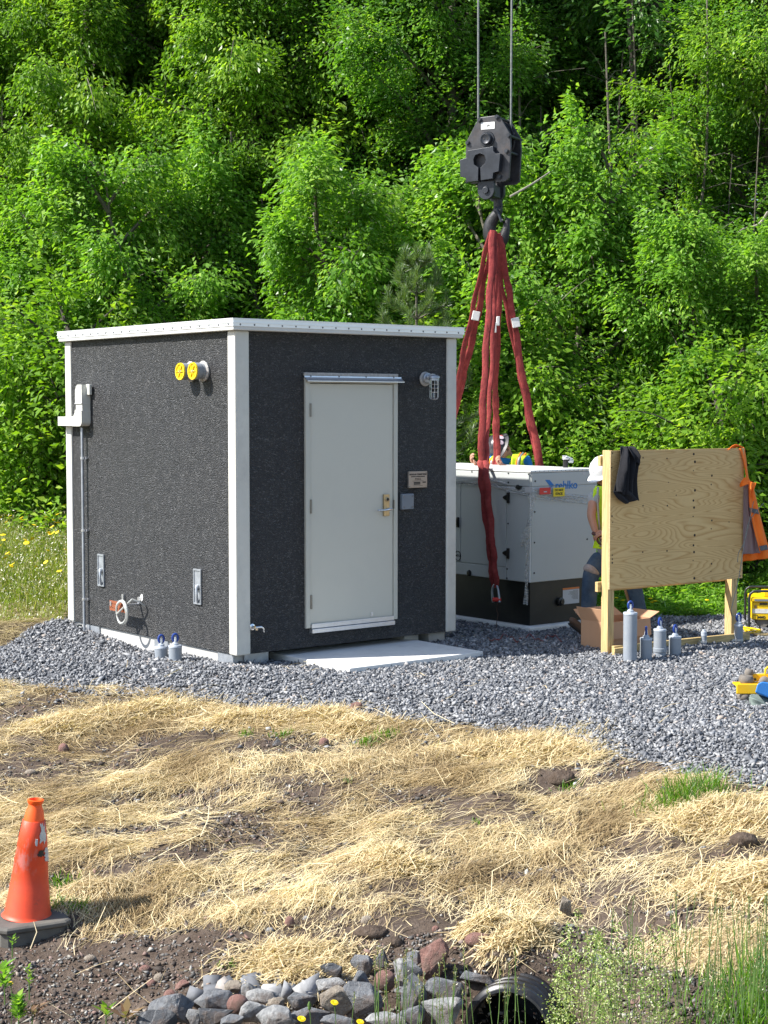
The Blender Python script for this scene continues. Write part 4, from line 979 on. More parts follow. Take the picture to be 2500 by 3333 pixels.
# ropes
for (px, yy, nm) in ((1557, HY + .16, 0), (1663, HY + .12, 1)):
    a = at(px, 420 if nm else 440, yy); b_ = at(px + (3 if nm else 0), -80, yy); top = a + (b_ - a) * 3
    rp = thing('wire_rope', ['left steel wire rope running up from the hook block', 'right steel wire rope running up from the hook block'][nm], 'wire rope', a, 0, 'crane wire ropes')
    g = MB(); g.tube([a + Vector((0, 0, -.06)), top], .0115, 8); g.build('rope', M['wire'], rp, world=True)

# ------------------------------------------------------------------ red round slings
hk = at(1608, 752, HY + .0)
def sling_obj(label, legs, tags_=()):
    o = thing('lifting_sling', label, 'sling', hk, 0, 'red lifting slings')
    for (pts, wd) in legs:
        P, Q = spline([Vector(p) for p in pts], wd, 7); n_ = len(P)
        P = [p + Vector((.007 * sin(i * .9 + pts[0].x * 40), .006 * cos(i * .7), 0)) for i, p in enumerate(P)]
        Q = [q * (1 + .06 * sin(i * 1.7 + len(label)) + .05 * sin(i * 3.1)) for i, q in enumerate(Q)]
        g = MB(); g.tube(P, [q * .86 for q in Q], 12, flat=.34, up=(1, 0, 0)); g.build('sling_leg', M['sling'], o, world=True, smooth=True)
    for (px, py, y_, w_, h_, tilt) in tags_:
        c = at(px, py, y_); g = MB(); Mx = Matrix.Translation(c) @ Matrix.Rotation(R(tilt), 4, 'Y'); g.cbox((0, 0, 0), (w_, .05, h_), Mx); tg = g.build('sling_tag', M['plate_white'], o, world=True, bevel=.006)
        for k in range(3):
            g = MB(); g.cbox((w_ * .12, -.0262, h_ * (.25 - .25 * k)), (w_ * .45, .001, h_ * .09), Mx); g.build('tag_print', M['reflect'], tg)
            o2 = bpy.data.objects[tg.name]; 
            lastp = g
    return o
def fix_world_children(): pass
yo = HY - .02
A0 = at(1597, 752, yo); A1 = at(1606, 748, yo - .03); A2 = at(1614, 750, yo - .02)
sling_obj('red sling drooping down the left side of the generator to a loose shackle', [
    ([at(1604, 750, yo - .05), at(1598, 900, HY - .15), at(1588, 1060, HY - .3), at(1576, 1250, HY - .45), at(1569, 1400, HY - .55), at(1567, 1515, 16.9)], [.042, .040, .042, .042, .044, .040]),
    ([at(1611, 752, yo - .03), at(1607, 900, HY - .1), at(1606, 1060, HY - .2), at(1597, 1250, HY - .35), at(1587, 1400, HY - .5), at(1582, 1515, 16.9)], [.036, .024, .026, .028, .028, .034]),
    ([at(1566, 1500, 16.9), _mw(gen) @ Vector((-.10, *gl(1567, 1545, .10))), _mw(gen) @ Vector((-.09, *gl(1577, 1640, .09))), _mw(gen) @ Vector((-.09, *gl(1592, 1760, .09))), _mw(gen) @ Vector((-.08, *gl(1600, 1850, .08))), _mw(gen) @ Vector((-.07, *gl(1606, 1912, .07)))], [.040, .042, .044, .040, .038, .030]),
    ([at(1582, 1500, 16.88), _mw(gen) @ Vector((-.12, *gl(1583, 1545, .12))), _mw(gen) @ Vector((-.11, *gl(1592, 1640, .11))), _mw(gen) @ Vector((-.11, *gl(1603, 1760, .11))), _mw(gen) @ Vector((-.10, *gl(1611, 1850, .10))), _mw(gen) @ Vector((-.09, *gl(1618, 1912, .09)))], [.036, .038, .036, .036, .034, .028])],
    [])
sling_obj('red sling with white tags running straight down past the worker in grey hat', [
    ([at(1622, 760, yo - .02), at(1624, 900, HY + .1), at(1621, 1060, HY + .2), at(1614, 1250, HY + .4), at(1614, 1400, HY + .5), at(1613, 1512, HY + .55)], [.040, .040, .040, .034, .036, .034]),
    ([at(1616, 800, yo - .02), at(1612, 1000, HY + .1), at(1606, 1200, HY + .2), at(1612, 1320, HY + .4), at(1619, 1400, HY + .5), at(1620, 1512, HY + .52)], [.020, .022, .030, .030, .034, .030])],
    [(1621, 1045, HY + .10, .036, .10, 2), (1610, 1066, HY + .02, .040, .11, 0)])
sling_obj('red round sling running out to the right end of the generator', [
    ([at(1625, 770, yo), at(1648, 900, HY + .1), at(1670, 1030, HY + .2), at(1700, 1220, HY + .3), at(1730, 1370, HY + .4), at(1762, 1525, HY + .45), at(1768, 1560, HY + .45)], [.045, .042, .040, .046, .046, .050, .050]),
    ([at(1618, 800, yo + .03), at(1634, 930, HY + .14), at(1660, 1060, HY + .24), at(1694, 1230, HY + .33), at(1720, 1370, HY + .43), at(1752, 1525, HY + .48), at(1757, 1560, HY + .48)], [.030, .026, .026, .026, .026, .026, .026])],
    [(1679, 1050, HY + .15, .085, .105, -12)])
sling_obj('red round sling running down to the left behind the dark building', [
    ([at(1596, 756, yo), at(1562, 900, HY + .2), at(1530, 1050, HY + .4), at(1498, 1200, HY + .6), at(1478, 1330, HY + .8), at(1440, 1520, HY + 1.0)], [.030, .030, .032, .034, .036, .040]),
    ([at(1602, 790, yo + .05), at(1582, 880, HY + .2), at(1556, 1020, HY + .4), at(1526, 1150, HY + .6), at(1492, 1290, HY + .8), at(1455, 1470, HY + 1.0)], [.018, .030, .046, .046, .046, .046])],
    [(1549, 1028, HY + .33, .082, .10, 12)])
# shackle at the loose end + thin cord
sh = thing('shackle', 'steel shackle with a red pin at the loose end of the red sling', 'shackle', _mw(gen) @ Vector((-.09, *gl(1615, 1935, .09))))
def gw(px, py, o): return _mw(gen) @ Vector((-o, *gl(px, py, o)))
g = MB(); P, Q = spline([gw(1606, 1960, .09), gw(1603, 1940, .09), gw(1603, 1918, .09), gw(1610, 1903, .09), gw(1619, 1910, .09), gw(1624, 1935, .09), gw(1626, 1960, .09)], [.016, .013, .012, .012, .012, .013, .016]); g.tube(P, Q, 8); g.build('bow', M['steel'], sh, world=True, smooth=True)
g = MB(); c = gw(1617, 1951, .10); g.tube([c + Vector((-.045, -.02, 0)), c + Vector((.04, -.01, 0))], [.022, .020], 10); g.build('pin', M['redlabel'], sh, world=True, smooth=True)
g = MB(); P, Q = spline([gw(1621, 1960, .09), gw(1617, 1985, .08), gw(1621, 2000, .09), gw(1616, 2030, .12), gw(1616, 2060, .16)], [.004] * 5); g.tube(P, Q, 5); 
cord = thing('twine', 'thin brown cord hanging from the shackle down to the gravel', 'twine', gw(1621, 1960, .09)); g.build('strand', M['boot'], cord, world=True)
rc = gnd(1700, 2095); rcord = thing('twine', 'loose dark red cord lying on the gravel by the generator slab', 'twine', rc)
pts = []
for k in range(26):
    p = gnd(1590 + k * 9.5, 2086 + 9 * sin(k * .8) + 6 * sin(k * 2.1)); pts.append(Vector((p.x, p.y, Gs(p.x, p.y) + .03)))
P, Q = spline(pts, [.005] * len(pts), 3); g = MB(); g.tube(P, Q, 5); g.build('strand', mat('dark_red_cord', (.22, .03, .03), .7), rcord, world=True)
# ------------------------------------------------------------------ plywood board on posts
d_ = Vector((.817, .577, 0)); BDA = atan2(.577, .817)
BO = at(1987, 1600, 14.4); BO = Vector((BO.x, BO.y, 0))
brd = thing('plywood_board', 'sheet of plywood screwed to two timber posts as a backboard on the gravel', 'board', BO, BDA)
Di = _mw(brd).inverted(); Dm = _mw(brd)
def pb(px, py, off=0.0): p = facehit(Di, px, py, 1, -off); return p.x, p.z
bw = pb(2420, 1650)[0]; bz1 = pb(1988, 1467)[1]; bz0 = pb(1987, 1919)[1]; print('board', bw, bz1, bz0)
g = MB(); g.box((0, 0, bz0), (bw, .018, bz1)); ply = g.build('plywood_sheet', M['plywood'], brd, bevel=.0015)
g = MB(); g.box((-.0015, .0005, bz0 + .001), (0, .0175, bz1 - .001)); g.build('sheet_edge', M['plyedge'], ply)
xr0 = pb(2364, 1950)[0]; xr1 = pb(2408, 1950)[0]
def post(x0, x1, y0, y1, z0, z1, lab=None): g = MB(); g.box((x0, y0, z0), (x1, y1, z1)); return g.build('post', M['stud'], brd, bevel=.004, label=lab)
post(-.0005, .038, .0195, .108, -.1, bz1 + .002); post(.040, .075, .0195, .105, -.1, bz0 + .12)
post(bw - .085, bw - .047, .0195, .108, -.1, bz1 - .002); post(bw - .124, bw - .087, .0195, .108, -.1, bz0 + .3)
post(.60 * bw, .60 * bw + .038, .0195, .108, bz0 + .01, bz1 - .01)
def rail(x0, x1, y0, y1, z0, z1, nm='rail'): g = MB(); g.box((x0, y0, z0), (x1, y1, z1)); return g.build(nm, M['rail'], brd, bevel=.004)
rail(-.04, bw - .02, .110, .148, bz0 - .03, bz0 + .06); rail(-.02, bw - .02, .110, .148, bz1 - .14, bz1 - .05)
zg = Gs(BO.x, BO.y); zr = Gs(BO.x + d_.x * bw, BO.y + d_.y * bw)
g = MB(); g.add([(.03, -.035, zg - .06), (bw + .08, -.035, zr - .06), (bw + .08, .0, zr - .06), (.03, .0, zg - .06), (.03, -.035, zg + .085), (bw + .08, -.035, zr + .10), (bw + .08, .0, zr + .10), (.03, .0, zg + .085)], [(0,3,2,1),(4,5,6,7),(0,1,5,4),(1,2,6,5),(2,3,7,6),(3,0,4,7)]); g.build('bottom_rail', M['rail'], brd, bevel=.004)
rail(-.0, .26, -.075, -.037, zg - .06, zg + .07, 'bottom_block')
# brace of right post
# screws and knot plugs
g = MB(); g.lathe([(.0075, .0), (.0075, .0012), (0, .0012)], 8); kn = None
pts = [(2258,1478,1.6),(2262,1503,1.8),(2257,1532,.8),(2262,1596,1.7),(2257,1629,1.5),(2259,1652,1.6),(2256,1681,.9),(2261,1742,1.8),(2257,1775,1.5),(2259,1797,1.6),(2256,1824,.8),(2260,1882,1.8),
       (2093,1490,1),(2171,1492,1),(2317,1548,1.5),(2315,1577,1),(2176,1570,.7),(2093,1646,1.1),(2172,1646,1.1),(2317,1694,1.3),(2315,1721,.9),(2092,1797,1.1),(2171,1793,1.2),(2316,1835,1.2),(2314,1860,.8),(2201,1612,.8),(2138,1895,.7),(1994,1475,1),(1991,1522,1),(1992,1680,1.1),(1994,1700,.7),(1993,1807,.9),(1993,1820,1),(1993,1832,1.2),(2409,1875,1.1),(2407,1860,.8),(2373,1699,.8)]
for (px, py, s_) in pts:
    x, z = pb(px, py); Mx = frameM((x, -.0001, z), (0, -1, 0)) @ Matrix.Diagonal((s_, s_, 1, 1))
    if kn is None: kn = g.build('screw', M['hole'], ply); kn.matrix_basis = Mx
    else: share(kn, 'screw', ply, Mx)

# ------------------------------------------------------------------ capped conduit stubs
GRPC = 'grey capped conduit stubs with blue pull rings'
def stub(px0, px1, ptop, pbot, ringtop, label, Y=None, turn=0.0, coupling=None, clamp=None):
    pc = (px0 + px1) / 2
    if Y is None: p = gnd(pc, pbot + 3)
    else: p = at(pc, pbot, Y)
    Yb = p.y; r_ = (px1 - px0) / 2 / FPX * Yb; top = at(pc, ptop, Yb).z; rt_ = at(pc, ringtop, Yb).z
    o = thing('conduit_stub', label, 'capped pipe', (p.x, Yb, Gs(p.x, Yb)), turn, GRPC); z0 = Gs(p.x, Yb); T = top - z0; RT_ = rt_ - z0
    g = MB(); g.lathe([(r_, -.12), (r_, T - .012), (0, T - .012)], 28); g.build('pipe', M['pvc'], o, smooth=True)
    g = MB(); g.lathe([(r_ * 1.035, T - .014), (r_ * 1.035, T), (r_ * .98, T + .004), (0, T + .004)], 28); g.lathe([(.028, T), (.028, T + .022), (.018, T + .026), (.014, T + .045), (0, T + .045)], 16); cp = g.build('end_cap', M['pvc_end'], o, smooth=True)
    zc = T + .03; hh = (RT_ - zc) / 2; cz_ = zc + hh
    g = MB(); 
    g.tube([(hh * .62 * cos(a), 0, cz_ + hh * .9 * sin(a)) for a in [2 * pi * k / 20 for k in range(20)]], .0105, 8, closed=True); rg = g.build('pull_ring', M['blueplug'], o, smooth=True)
    g = MB(); g.tube([(0, 0, zc - .005), (0, 0, cz_ + .008)], [.016, .012], 10); g.build('ring_stem', M['white'], rg, smooth=True)
    if coupling:
        za = at(pc, coupling[1], Yb).z - z0; zb_ = at(pc, coupling[0], Yb).z - z0
        g = MB(); g.lathe([(r_, za), (r_ * 1.10, za + .004), (r_ * 1.10, zb_ - .004), (r_, zb_)], 28); g.build('coupling', M['pvc'], o, smooth=True)
    if clamp:
        za = at(pc, clamp, Yb).z - z0
        g = MB(); g.lathe([(r_ * 1.0, za - .012), (r_ * 1.12, za - .010), (r_ * 1.12, za + .010), (r_, za + .012)], 28); g.cbox((-r_ * 1.4, 0, za), (r_ * .9, .03, .022)); g.build('strut_clamp', M['alu'], o, smooth=False)
    return o
stub(2028, 2073, 1994, 2139, 1957, 'tallest grey capped pipe with a blue ring, beside the left post of the plywood board', Y=14.05, turn=.3)
stub(2083, 2122, 2077, 2142, 2040, 'short grey capped pipe standing right beside the tallest one, its blue ring edge-on', Y=14.15, turn=1.35)
stub(2127, 2168, 2048, 2134, 2010, 'medium-height grey capped pipe with a wide coupling band in front of the cardboard box', Y=14.3, turn=.9, coupling=(2108, 2122))
stub(2177, 2217, 2071, 2126, 2034, 'short wide grey capped pipe beside the one with the coupling, nearest the bottom rail centre', Y=14.4, turn=.8)
stub(2281, 2300, 2064, 2116, 2052, 'thinnest grey capped pipe clamped to the bottom rail of the board', Y=14.95, turn=.5, clamp=2088)
stub(2389, 2418, 2033, 2083, 1996, 'grey capped pipe with a blue ring at the right post of the board', Y=15.3, turn=.4, clamp=2082)
stub(504, 547, 2105, 2153, 2066, 'shorter of two grey capped pipes in front of the sunlit pebble wall', Y=14.15, turn=.35)
stub(549.5, 593, 2101, 2168, 2062, 'taller of two grey capped pipes in front of the sunlit pebble wall, on the right', Y=14.0, turn=.25)

# ------------------------------------------------------------------ cardboard box
bp = Vector((2.04, 14.60, 0)); zc = Gs(bp.x, bp.y)
box = thing('cardboard_box', 'open brown cardboard box behind the left post of the plywood board', 'box', (bp.x, bp.y, zc), R(39))
bw_, bd_, bh_ = .56, .34, .265
def panel(a, b, c, d, nm, matl=M['card'], t_=.006):
    g = MB(); g.add([a, b, c, d], [(0, 1, 2, 3)]); o = g.build(nm, matl, box, solid=t_); return o
panel((0, 0, 0), (bw_, 0, 0), (bw_, 0, bh_), (0, 0, bh_), 'side_wall'); panel((0, bd_, 0), (bw_, bd_, 0), (bw_, bd_, bh_), (0, bd_, bh_), 'side_wall', M['card_in'])
panel((0, 0, 0), (0, bd_, 0), (0, bd_, bh_), (0, 0, bh_), 'end_wall'); panel((bw_, 0, 0), (bw_, bd_, 0), (bw_, bd_, bh_), (bw_, 0, bh_), 'end_wall', M['card_in']); panel((0, 0, .004), (bw_, 0, .004), (bw_, bd_, .004), (0, bd_, .004), 'bottom')
panel((0, 0, bh_), (0, bd_, bh_), (-.045, bd_ + .02, bh_ + .12), (-.045, -.02, bh_ + .12), 'flap'); panel((bw_, 0, bh_), (bw_, bd_, bh_), (bw_ + .13, bd_, bh_ + .05), (bw_ + .13, 0, bh_ + .05), 'flap')
panel((0, bd_, bh_), (bw_, bd_, bh_), (bw_ - .02, bd_ + .12, bh_ + .08), (.02, bd_ + .12, bh_ + .08), 'flap'); panel((0, 0, bh_), (bw_, 0, bh_), (bw_ - .02, -.035, bh_ - .15), (.02, -.035, bh_ - .15), 'flap')

# sledge handle
a = at(2031, 1905, 15.75); b_ = gnd(2008, 2012); b_ = Vector((b_.x, min(b_.y, 15.9), Gs(b_.x, 15.8)))
sl_ = thing('wooden_handle', 'long wooden tool handle leaning behind the plywood board', 'tool', b_)
g = MB(); P, Q = spline([b_ + Vector((0, 0, .03)), b_.lerp(a, .5), a, a + (a - b_) * .45], [.020, .019, .017, .018]); g.tube(P, Q, 12, flat=.8); g.build('shaft', M['handle'], sl_, world=True, smooth=True)
g = MB(); Mx = Matrix.Translation(b_ + Vector((0, 0, .03))) @ Matrix.Rotation(.3, 4, 'Z'); g.cbox((0, 0, 0), (.06, .17, .06), Mx); g.build('head', M['shimsteel'], sl_, world=True, bevel=.008)

# ------------------------------------------------------------------ cloth
def cloth(name, parent, L, Rr, matl, folds=5, amp=.02, nu=14, nv=26, solid=.006, seed=1, norm=(0, -1, 0), lab=None):
    """sheet spanned between two world polylines with folds running down it"""
    def rs(pl, n):
        pl = [Vector(p) for p in pl]; P, _ = spline(pl, [0] * len(pl), 8); out = []
        for k in range(n + 1):
            f_ = k / n * (len(P) - 1); i = min(int(f_), len(P) - 2); out.append(P[i].lerp(P[i + 1], f_ - i))
        return out
    A = rs(L, nv); Bp = rs(Rr, nv); vs = []; fs = []; nn = Vector(norm).normalized()
    for k in range(nv + 1):
        for j in range(nu + 1):
            u = j / nu; p = A[k].lerp(Bp[k], u); v = k / nv
            w_ = amp * (sin(u * folds * 2 * pi * .5 + seed + v * 1.4) + .5 * sin(u * folds * 4.3 + v * 3 + seed * 2) + .5 * mnoise.noise(Vector((u * 3, v * 5, seed))))
            vs.append(p + nn * w_ * min(1, .25 + v * 1.5))
    for k in range(nv):
        for j in range(nu): a = k * (nu + 1) + j; fs.append((a, a + 1, a + nu + 2, a + nu + 1))
    g = MB(); g.add(vs, fs); o = g.build(name, matl, parent, world=True, smooth=True, solid=solid, label=lab); return o
def bo(px, py, off): x, z = pb(px, py, off); return Dm @ Vector((x, -off, z))
nb = Vector((.577, -.817, 0))
sw = thing('dark_sweatshirt', 'black knitted sweatshirt draped over the top of the plywood board near its left post', 'sweatshirt', bo(2045, 1462, .03))
cloth('front_body', sw, [bo(2021, 1462, -.03), bo(2018, 1456, .02), bo(2020, 1500, .05), bo(2010, 1550, .05), bo(1997, 1602, .05)], [bo(2068, 1462, -.03), bo(2066, 1455, .02), bo(2080, 1500, .06), bo(2073, 1560, .06), bo(2080, 1630, .05)], M['blackcloth'], 5, .020, 20, 30, norm=nb, seed=2)
cloth('hem', sw, [bo(1997, 1600, .055), bo(2012, 1622, .055), bo(2035, 1640, .055)], [bo(2030, 1590, .07), bo(2055, 1605, .07), bo(2075, 1627, .06)], M['blackcloth'], 3, .012, 12, 12, norm=nb, seed=5)
cloth('sleeve', sw, [bo(2046, 1462, -.03), bo(2044, 1455, .05), bo(2058, 1480, .10), bo(2066, 1500, .09)], [bo(2072, 1462, -.03), bo(2073, 1458, .04), bo(2088, 1485, .07), bo(2080, 1515, .07)], M['blackcloth'], 3, .022, 12, 18, norm=nb, seed=8)
cloth('sleeve', sw, [bo(2030, 1460, .05), bo(2024, 1500, .085), bo(2012, 1560, .08), bo(2008, 1600, .07)], [bo(2050, 1460, .06), bo(2052, 1500, .10), bo(2048, 1560, .10), bo(2044, 1612, .085)], M['blackcloth'], 2, .02, 12, 20, norm=nb, seed=11)
cloth('back_body', sw, [bo(2019, 1458, -.03), bo(2018, 1470, -.135), bo(2015, 1530, -.14)], [bo(2068, 1458, -.03), bo(2068, 1470, -.135), bo(2072, 1520, -.14)], M['blackcloth'], 4, .015, 12, 14, norm=(-.577, .817, 0), seed=3)

jk = thing('orange_jacket', 'orange hi-vis jacket with mauve lining hanging off the right end of the board', 'jacket', bo(2424, 1470, .0))
yb = (Dm @ Vector((bw, 0, 0))).y
J = lambda px, py, dy=0.0: at(px, py, yb - .03 + dy)
cloth('collar', jk, [J(2372, 1464, -.12), J(2385, 1452, -.05), J(2402, 1449, 0), J(2418, 1456, .05)], [J(2380, 1466, .10), J(2395, 1458, .12), J(2410, 1455, .12), J(2423, 1462, .12)], M['orangecloth'], 2, .008, 8, 16, norm=(0, -.5, 1), seed=1)
cloth('sleeve', jk, [J(2408, 1459, -.02), J(2418, 1495, -.02), J(2426, 1530, -.02), J(2431, 1556, 0)], [J(2423, 1460, .06), J(2427, 1500, .06), J(2430, 1530, .04), J(2435, 1556, .04)], M['orangecloth'], 2, .012, 8, 22, norm=(-.6, -.8, 0), seed=4)
cloth('lining', jk, [J(2421, 1574, -.0), J(2419.5, 1640, -.0), J(2419, 1730, .0), J(2418, 1804, .0)], [J(2438, 1574, -.02), J(2441, 1660, -.02), J(2462, 1740, -.02), J(2474, 1800, -.02)], M['lining'], 3, .012, 14, 30, seed=2)
cloth('front_panel', jk, [J(2437, 1574, -.04), J(2440, 1650, -.05), J(2452, 1720, -.05), J(2473, 1795, -.05)], [J(2452, 1585, .0), J(2463, 1640, .0), J(2480, 1710, .0), J(2496, 1792, .0)], M['orangecloth'], 3, .014, 12, 30, seed=6)
cloth('back_panel', jk, [J(2420, 1585, .08), J(2418, 1700, .08), J(2417, 1828, .08)], [J(2456, 1600, .10), J(2480, 1700, .10), J(2512, 1816, .10)], M['orangecloth'], 4, .014, 14, 26, seed=9)
cloth('tape', jk, [J(2438, 1652, -.068), J(2440, 1660, -.07), J(2442, 1667, -.07)], [J(2467, 1659, -.03), J(2469, 1667, -.03), J(2471, 1674, -.03)], M['reflect'], 2, .004, 10, 6, seed=3)
cloth('tape', jk, [J(2471, 1778, -.072), J(2474, 1785, -.075), J(2476, 1793, -.075)], [J(2496, 1773, -.03), J(2498, 1781, -.03), J(2500, 1789, -.03)], M['reflect'], 2, .004, 10, 6, seed=5)
cloth('hood_fold', jk, [J(2407, 1577, -.06), J(2412, 1568, -.09), J(2422, 1557, -.08), J(2433, 1550, -.05)], [J(2410, 1586, -.05), J(2420, 1582, -.10), J(2434, 1576, -.10), J(2446, 1572, -.06)], M['orangecloth'], 2, .014, 8, 16, norm=(0, -1, .3), seed=7)
cloth('pocket_fold', jk, [J(2437, 1568, -.09), J(2438, 1590, -.11), J(2440, 1608, -.10), J(2443, 1620, -.08)], [J(2462, 1571, -.05), J(2457, 1585, -.08), J(2450, 1600, -.09), J(2445, 1620, -.08)], M['orangecloth'], 2, .016, 8, 16, seed=12)
g = MB(); P, Q = spline([J(2453, 1632, -.10), J(2440, 1690, -.10), J(2431, 1735, -.12), J(2418, 1775, -.14), J(2404, 1800, -.16), J(2401, 1830, -.16)], [.0035] * 6); g.tube(P, Q, 5)
P, Q = spline([J(2486, 1637, -.06), J(2450, 1680, -.10), J(2430, 1725, -.13), J(2405, 1880, -.3), J(2380, 1990, -.5), J(2398, 2003, -.1)], [.0035] * 6); g.tube(P, Q, 5); 
wr = thing('thin_wires', 'thin grey wires running past the orange jacket down to the ground by the right post', 'wire', J(2431, 1735, -.12)); g.build('wire', M['wire'], wr, world=True)

# ------------------------------------------------------------------ yellow portable machine
mp_ = gnd(2438, 2052); mach = thing('yellow_generator', 'portable yellow engine generator with black tube frame, cut by the right edge of the photo', 'generator', (mp_.x, mp_.y, Gs(mp_.x, mp_.y)), R(-7))
Mi = _mw(mach).inverted(); k_ = mp_.y / FPX
def mm(px, py): p = facehit(Mi, px, py, 1, 0); return p.x, p.z
ft = mm(2450, 1924)[1]; g = MB()
for yy in (.0, .42):
    P, Q = spline([Vector((0, yy, .0)), Vector((0, yy, ft * .5)), Vector((.0, yy, ft - .06)), Vector((.03, yy, ft - .012)), Vector((.10, yy, ft)), Vector((.5, yy, ft)), Vector((.62, yy, ft - .012)), Vector((.65, yy, ft - .06)), Vector((.65, yy, .0))], [.013] * 9, 6); g.tube(P, Q, 10)
for zz in (.03,): g.tube([(0, 0, zz), (0, .42, zz)], .013, 8); g.tube([(.65, 0, zz), (.65, .42, zz)], .013, 8)
g.build('tube_frame', M['block'], mach, smooth=True)
xa, za = mm(2442, 1944); _, zb_ = mm(2450, 1960); _, zc_ = mm(2450, 2018)
g = MB(); g.box((.02, -.005, zb_), (.63, .40, za)); tk = g.build('tank', M['machine'], mach, bevel=.012)
g = MB(); g.box((.05, -.0075, zb_ + .012), (.60, -.0045, za - .018)); g.build('tank_stripe', M['greybox'], tk)
g = MB(); g.box((.15, .06, za + .001), (.5, .34, za + .05)); g.build('tank_top', M['machine'], mach, bevel=.01)
g = MB(); g.box((.03, .012, zc_), (.62, .38, zb_ - .002)); bdy = g.build('body_panel', M['machine'], mach, bevel=.008)
x0, z1 = mm(2450, 1982); _, z0 = mm(2450, 1996); g = MB(); g.box((x0, .0085, z0), (.60, .0115, z1)); g.build('white_label', M['plate_white'], bdy)
x0, z1 = mm(2457, 1970); _, z0 = mm(2457, 1979); g = MB(); g.box((x0, .008, z0), (x0 + .018, .0115, z1)); g.build('switch', M['boot'], bdy)
x0, z1 = mm(2473, 1963); g = MB(); g.box((x0, .007, z1 - .018), (x0 + .08, .0115, z1)); g.build('vent_slot', M['ink'], bdy)
x0, z1 = mm(2451, 2002); x1, z0 = mm(2466, 2017); g = MB(); yq_ = .0095
for (a, b_) in (((x0, z0), (x1, z0 + .003)), ((x0, z1 - .003), (x1, z1)), ((x0, z0), (x0 + .003, z1)), ((x1 - .003, z0), (x1, z1))): g.box((a[0], yq_, a[1]), (b_[0], .0115, b_[1]))
g.build('square_logo', M['ink'], bdy)
text('MMD', .034, None, faceM((mm(2480, 2010)[0], .0105, mm(2480, 2010)[1]), (1, 0, 0), (0, 0, 1)), M['ink'], bdy, bold=.001)
xw, zw = mm(2480, 2043)
g = MB(); g.lathe([(0, 0), (.06, 0), (.065, .02), (.065, .16), (.06, .18), (0, .18)], 18, frameM((xw + .01, .03, .09), (0, 1, 0))); g.build('engine_cylinder', M['rubber'], mach, smooth=True)
g = MB(); g.box((xw + .085, .03, .03), (.55, .36, zc_ - .002)); g.build('engine_block', M['blackplastic'], mach, bevel=.01)
g = MB()
yc_ = thing('extension_lead', 'coiled yellow electric lead on the gravel beside the yellow generator', 'extension lead', gnd(2450, 2062))
for k in range(5):
    pts = [gnd(2416 + k * 2, 2052 + k * 3), gnd(2440, 2055 + k * 4), gnd(2466, 2060 + k * 3), gnd(2474 + k, 2064 + k * 2), gnd(2462, 2072 + k)]
    pts = [Vector((p.x, p.y, Gs(p.x, p.y) + .035 + .012 * (k % 2))) for p in pts]; P, Q = spline(pts, [.008] * 5, 5); g.tube(P, Q, 6)
g.build('cord_loop', M['machine'], yc_, world=True, smooth=True)
pl_ = gnd(2490, 2078); pk_ = thing('wood_scrap', 'flat wooden scrap lying under the yellow generator', 'wood scrap', (pl_.x, pl_.y, Gs(pl_.x, pl_.y) + .03), .2); g = MB(); g.box((-.1, -.05, 0), (.5, .05, .02)); g.build('plank', M['stud'], pk_, bevel=.003)

# ------------------------------------------------------------------ small yellow tool with rubber rollers, blue case, sage pouch
tp = gnd(2440, 2285); TY = tp.y
kk = TY / FPX
def TL(px, py, dy=0.0): return at(px, py, TY + dy)
tl = thing('roller_tool', 'yellow channel-shaped tool with dusty rubber rollers lying on the gravel by the right edge', 'tool', (tp.x, tp.y, Gs(tp.x, tp.y)), 0)
def tbox(p0, p1, dy0, dy1, nm, matl, par, bev=.008, rot=0):
    a = TL(*p0); b_ = TL(*p1); g = MB(); g.box((a.x, TY + dy0, b_.z), (b_.x, TY + dy1, a.z)); return g.build(nm, matl, par, world=True, bevel=bev)
tbox((2393, 2222), (2475, 2256), -.05, -.035, 'front_flange', M['toolyellow'], tl)
tbox((2393, 2226), (2520, 2232), -.034, .10, 'channel_floor', M['toolyellow'], tl, .003)
tbox((2449, 2200), (2530, 2226), .10, .115, 'rear_flange', M['toolyellow'], tl)
g = MB(); c = TL(2497, 2186, .108); g.tube([TL(2490, 2200, .108), TL(2492, 2178, .108), TL(2499, 2171, .108), TL(2507, 2178, .108), TL(2508, 2200, .108)], .009, 8); g.build('lug', M['toolyellow'], tl, world=True)
def roller(px, py, r_px, h_px, dy, nm='roller', tilt=(0, 0, 1)):
    c = TL(px, py, dy); r_ = r_px * kk; h = h_px * kk; g = MB(); g.lathe([(0, -h / 2), (r_ * .8, -h / 2), (r_, -h * .25), (r_ * 1.02, .0), (r_, h * .25), (r_ * .8, h / 2), (0, h / 2)], 20, frameM(c, tilt)); return g.build(nm, M['rubber'], tl, world=True, smooth=True)
roller(2429, 2211, 24, 26, .03, tilt=(.1, 0, 1)); roller(2438, 2189, 14, 24, .09, tilt=(.25, 0, 1)); roller(2422, 2266, 23, 24, .0, tilt=(-.1, 0, 1)); 
g = MB(); c = TL(2458.5, 2211, .098); g.lathe([(.008, 0), (.008, .003), (0, .003)], 10, frameM(c, (0, -1, 0))); g.build('bolt_hole', M['ink'], tl, world=True)
bl = thing('blue_case', 'blue plastic tool case lying over the yellow tool at the right edge', 'case', TL(2480, 2262, -.1), 0)
pts = [(2457, 2254), (2465, 2226), (2480, 2218), (2560, 2230), (2560, 2300), (2500, 2270), (2468, 2258)]
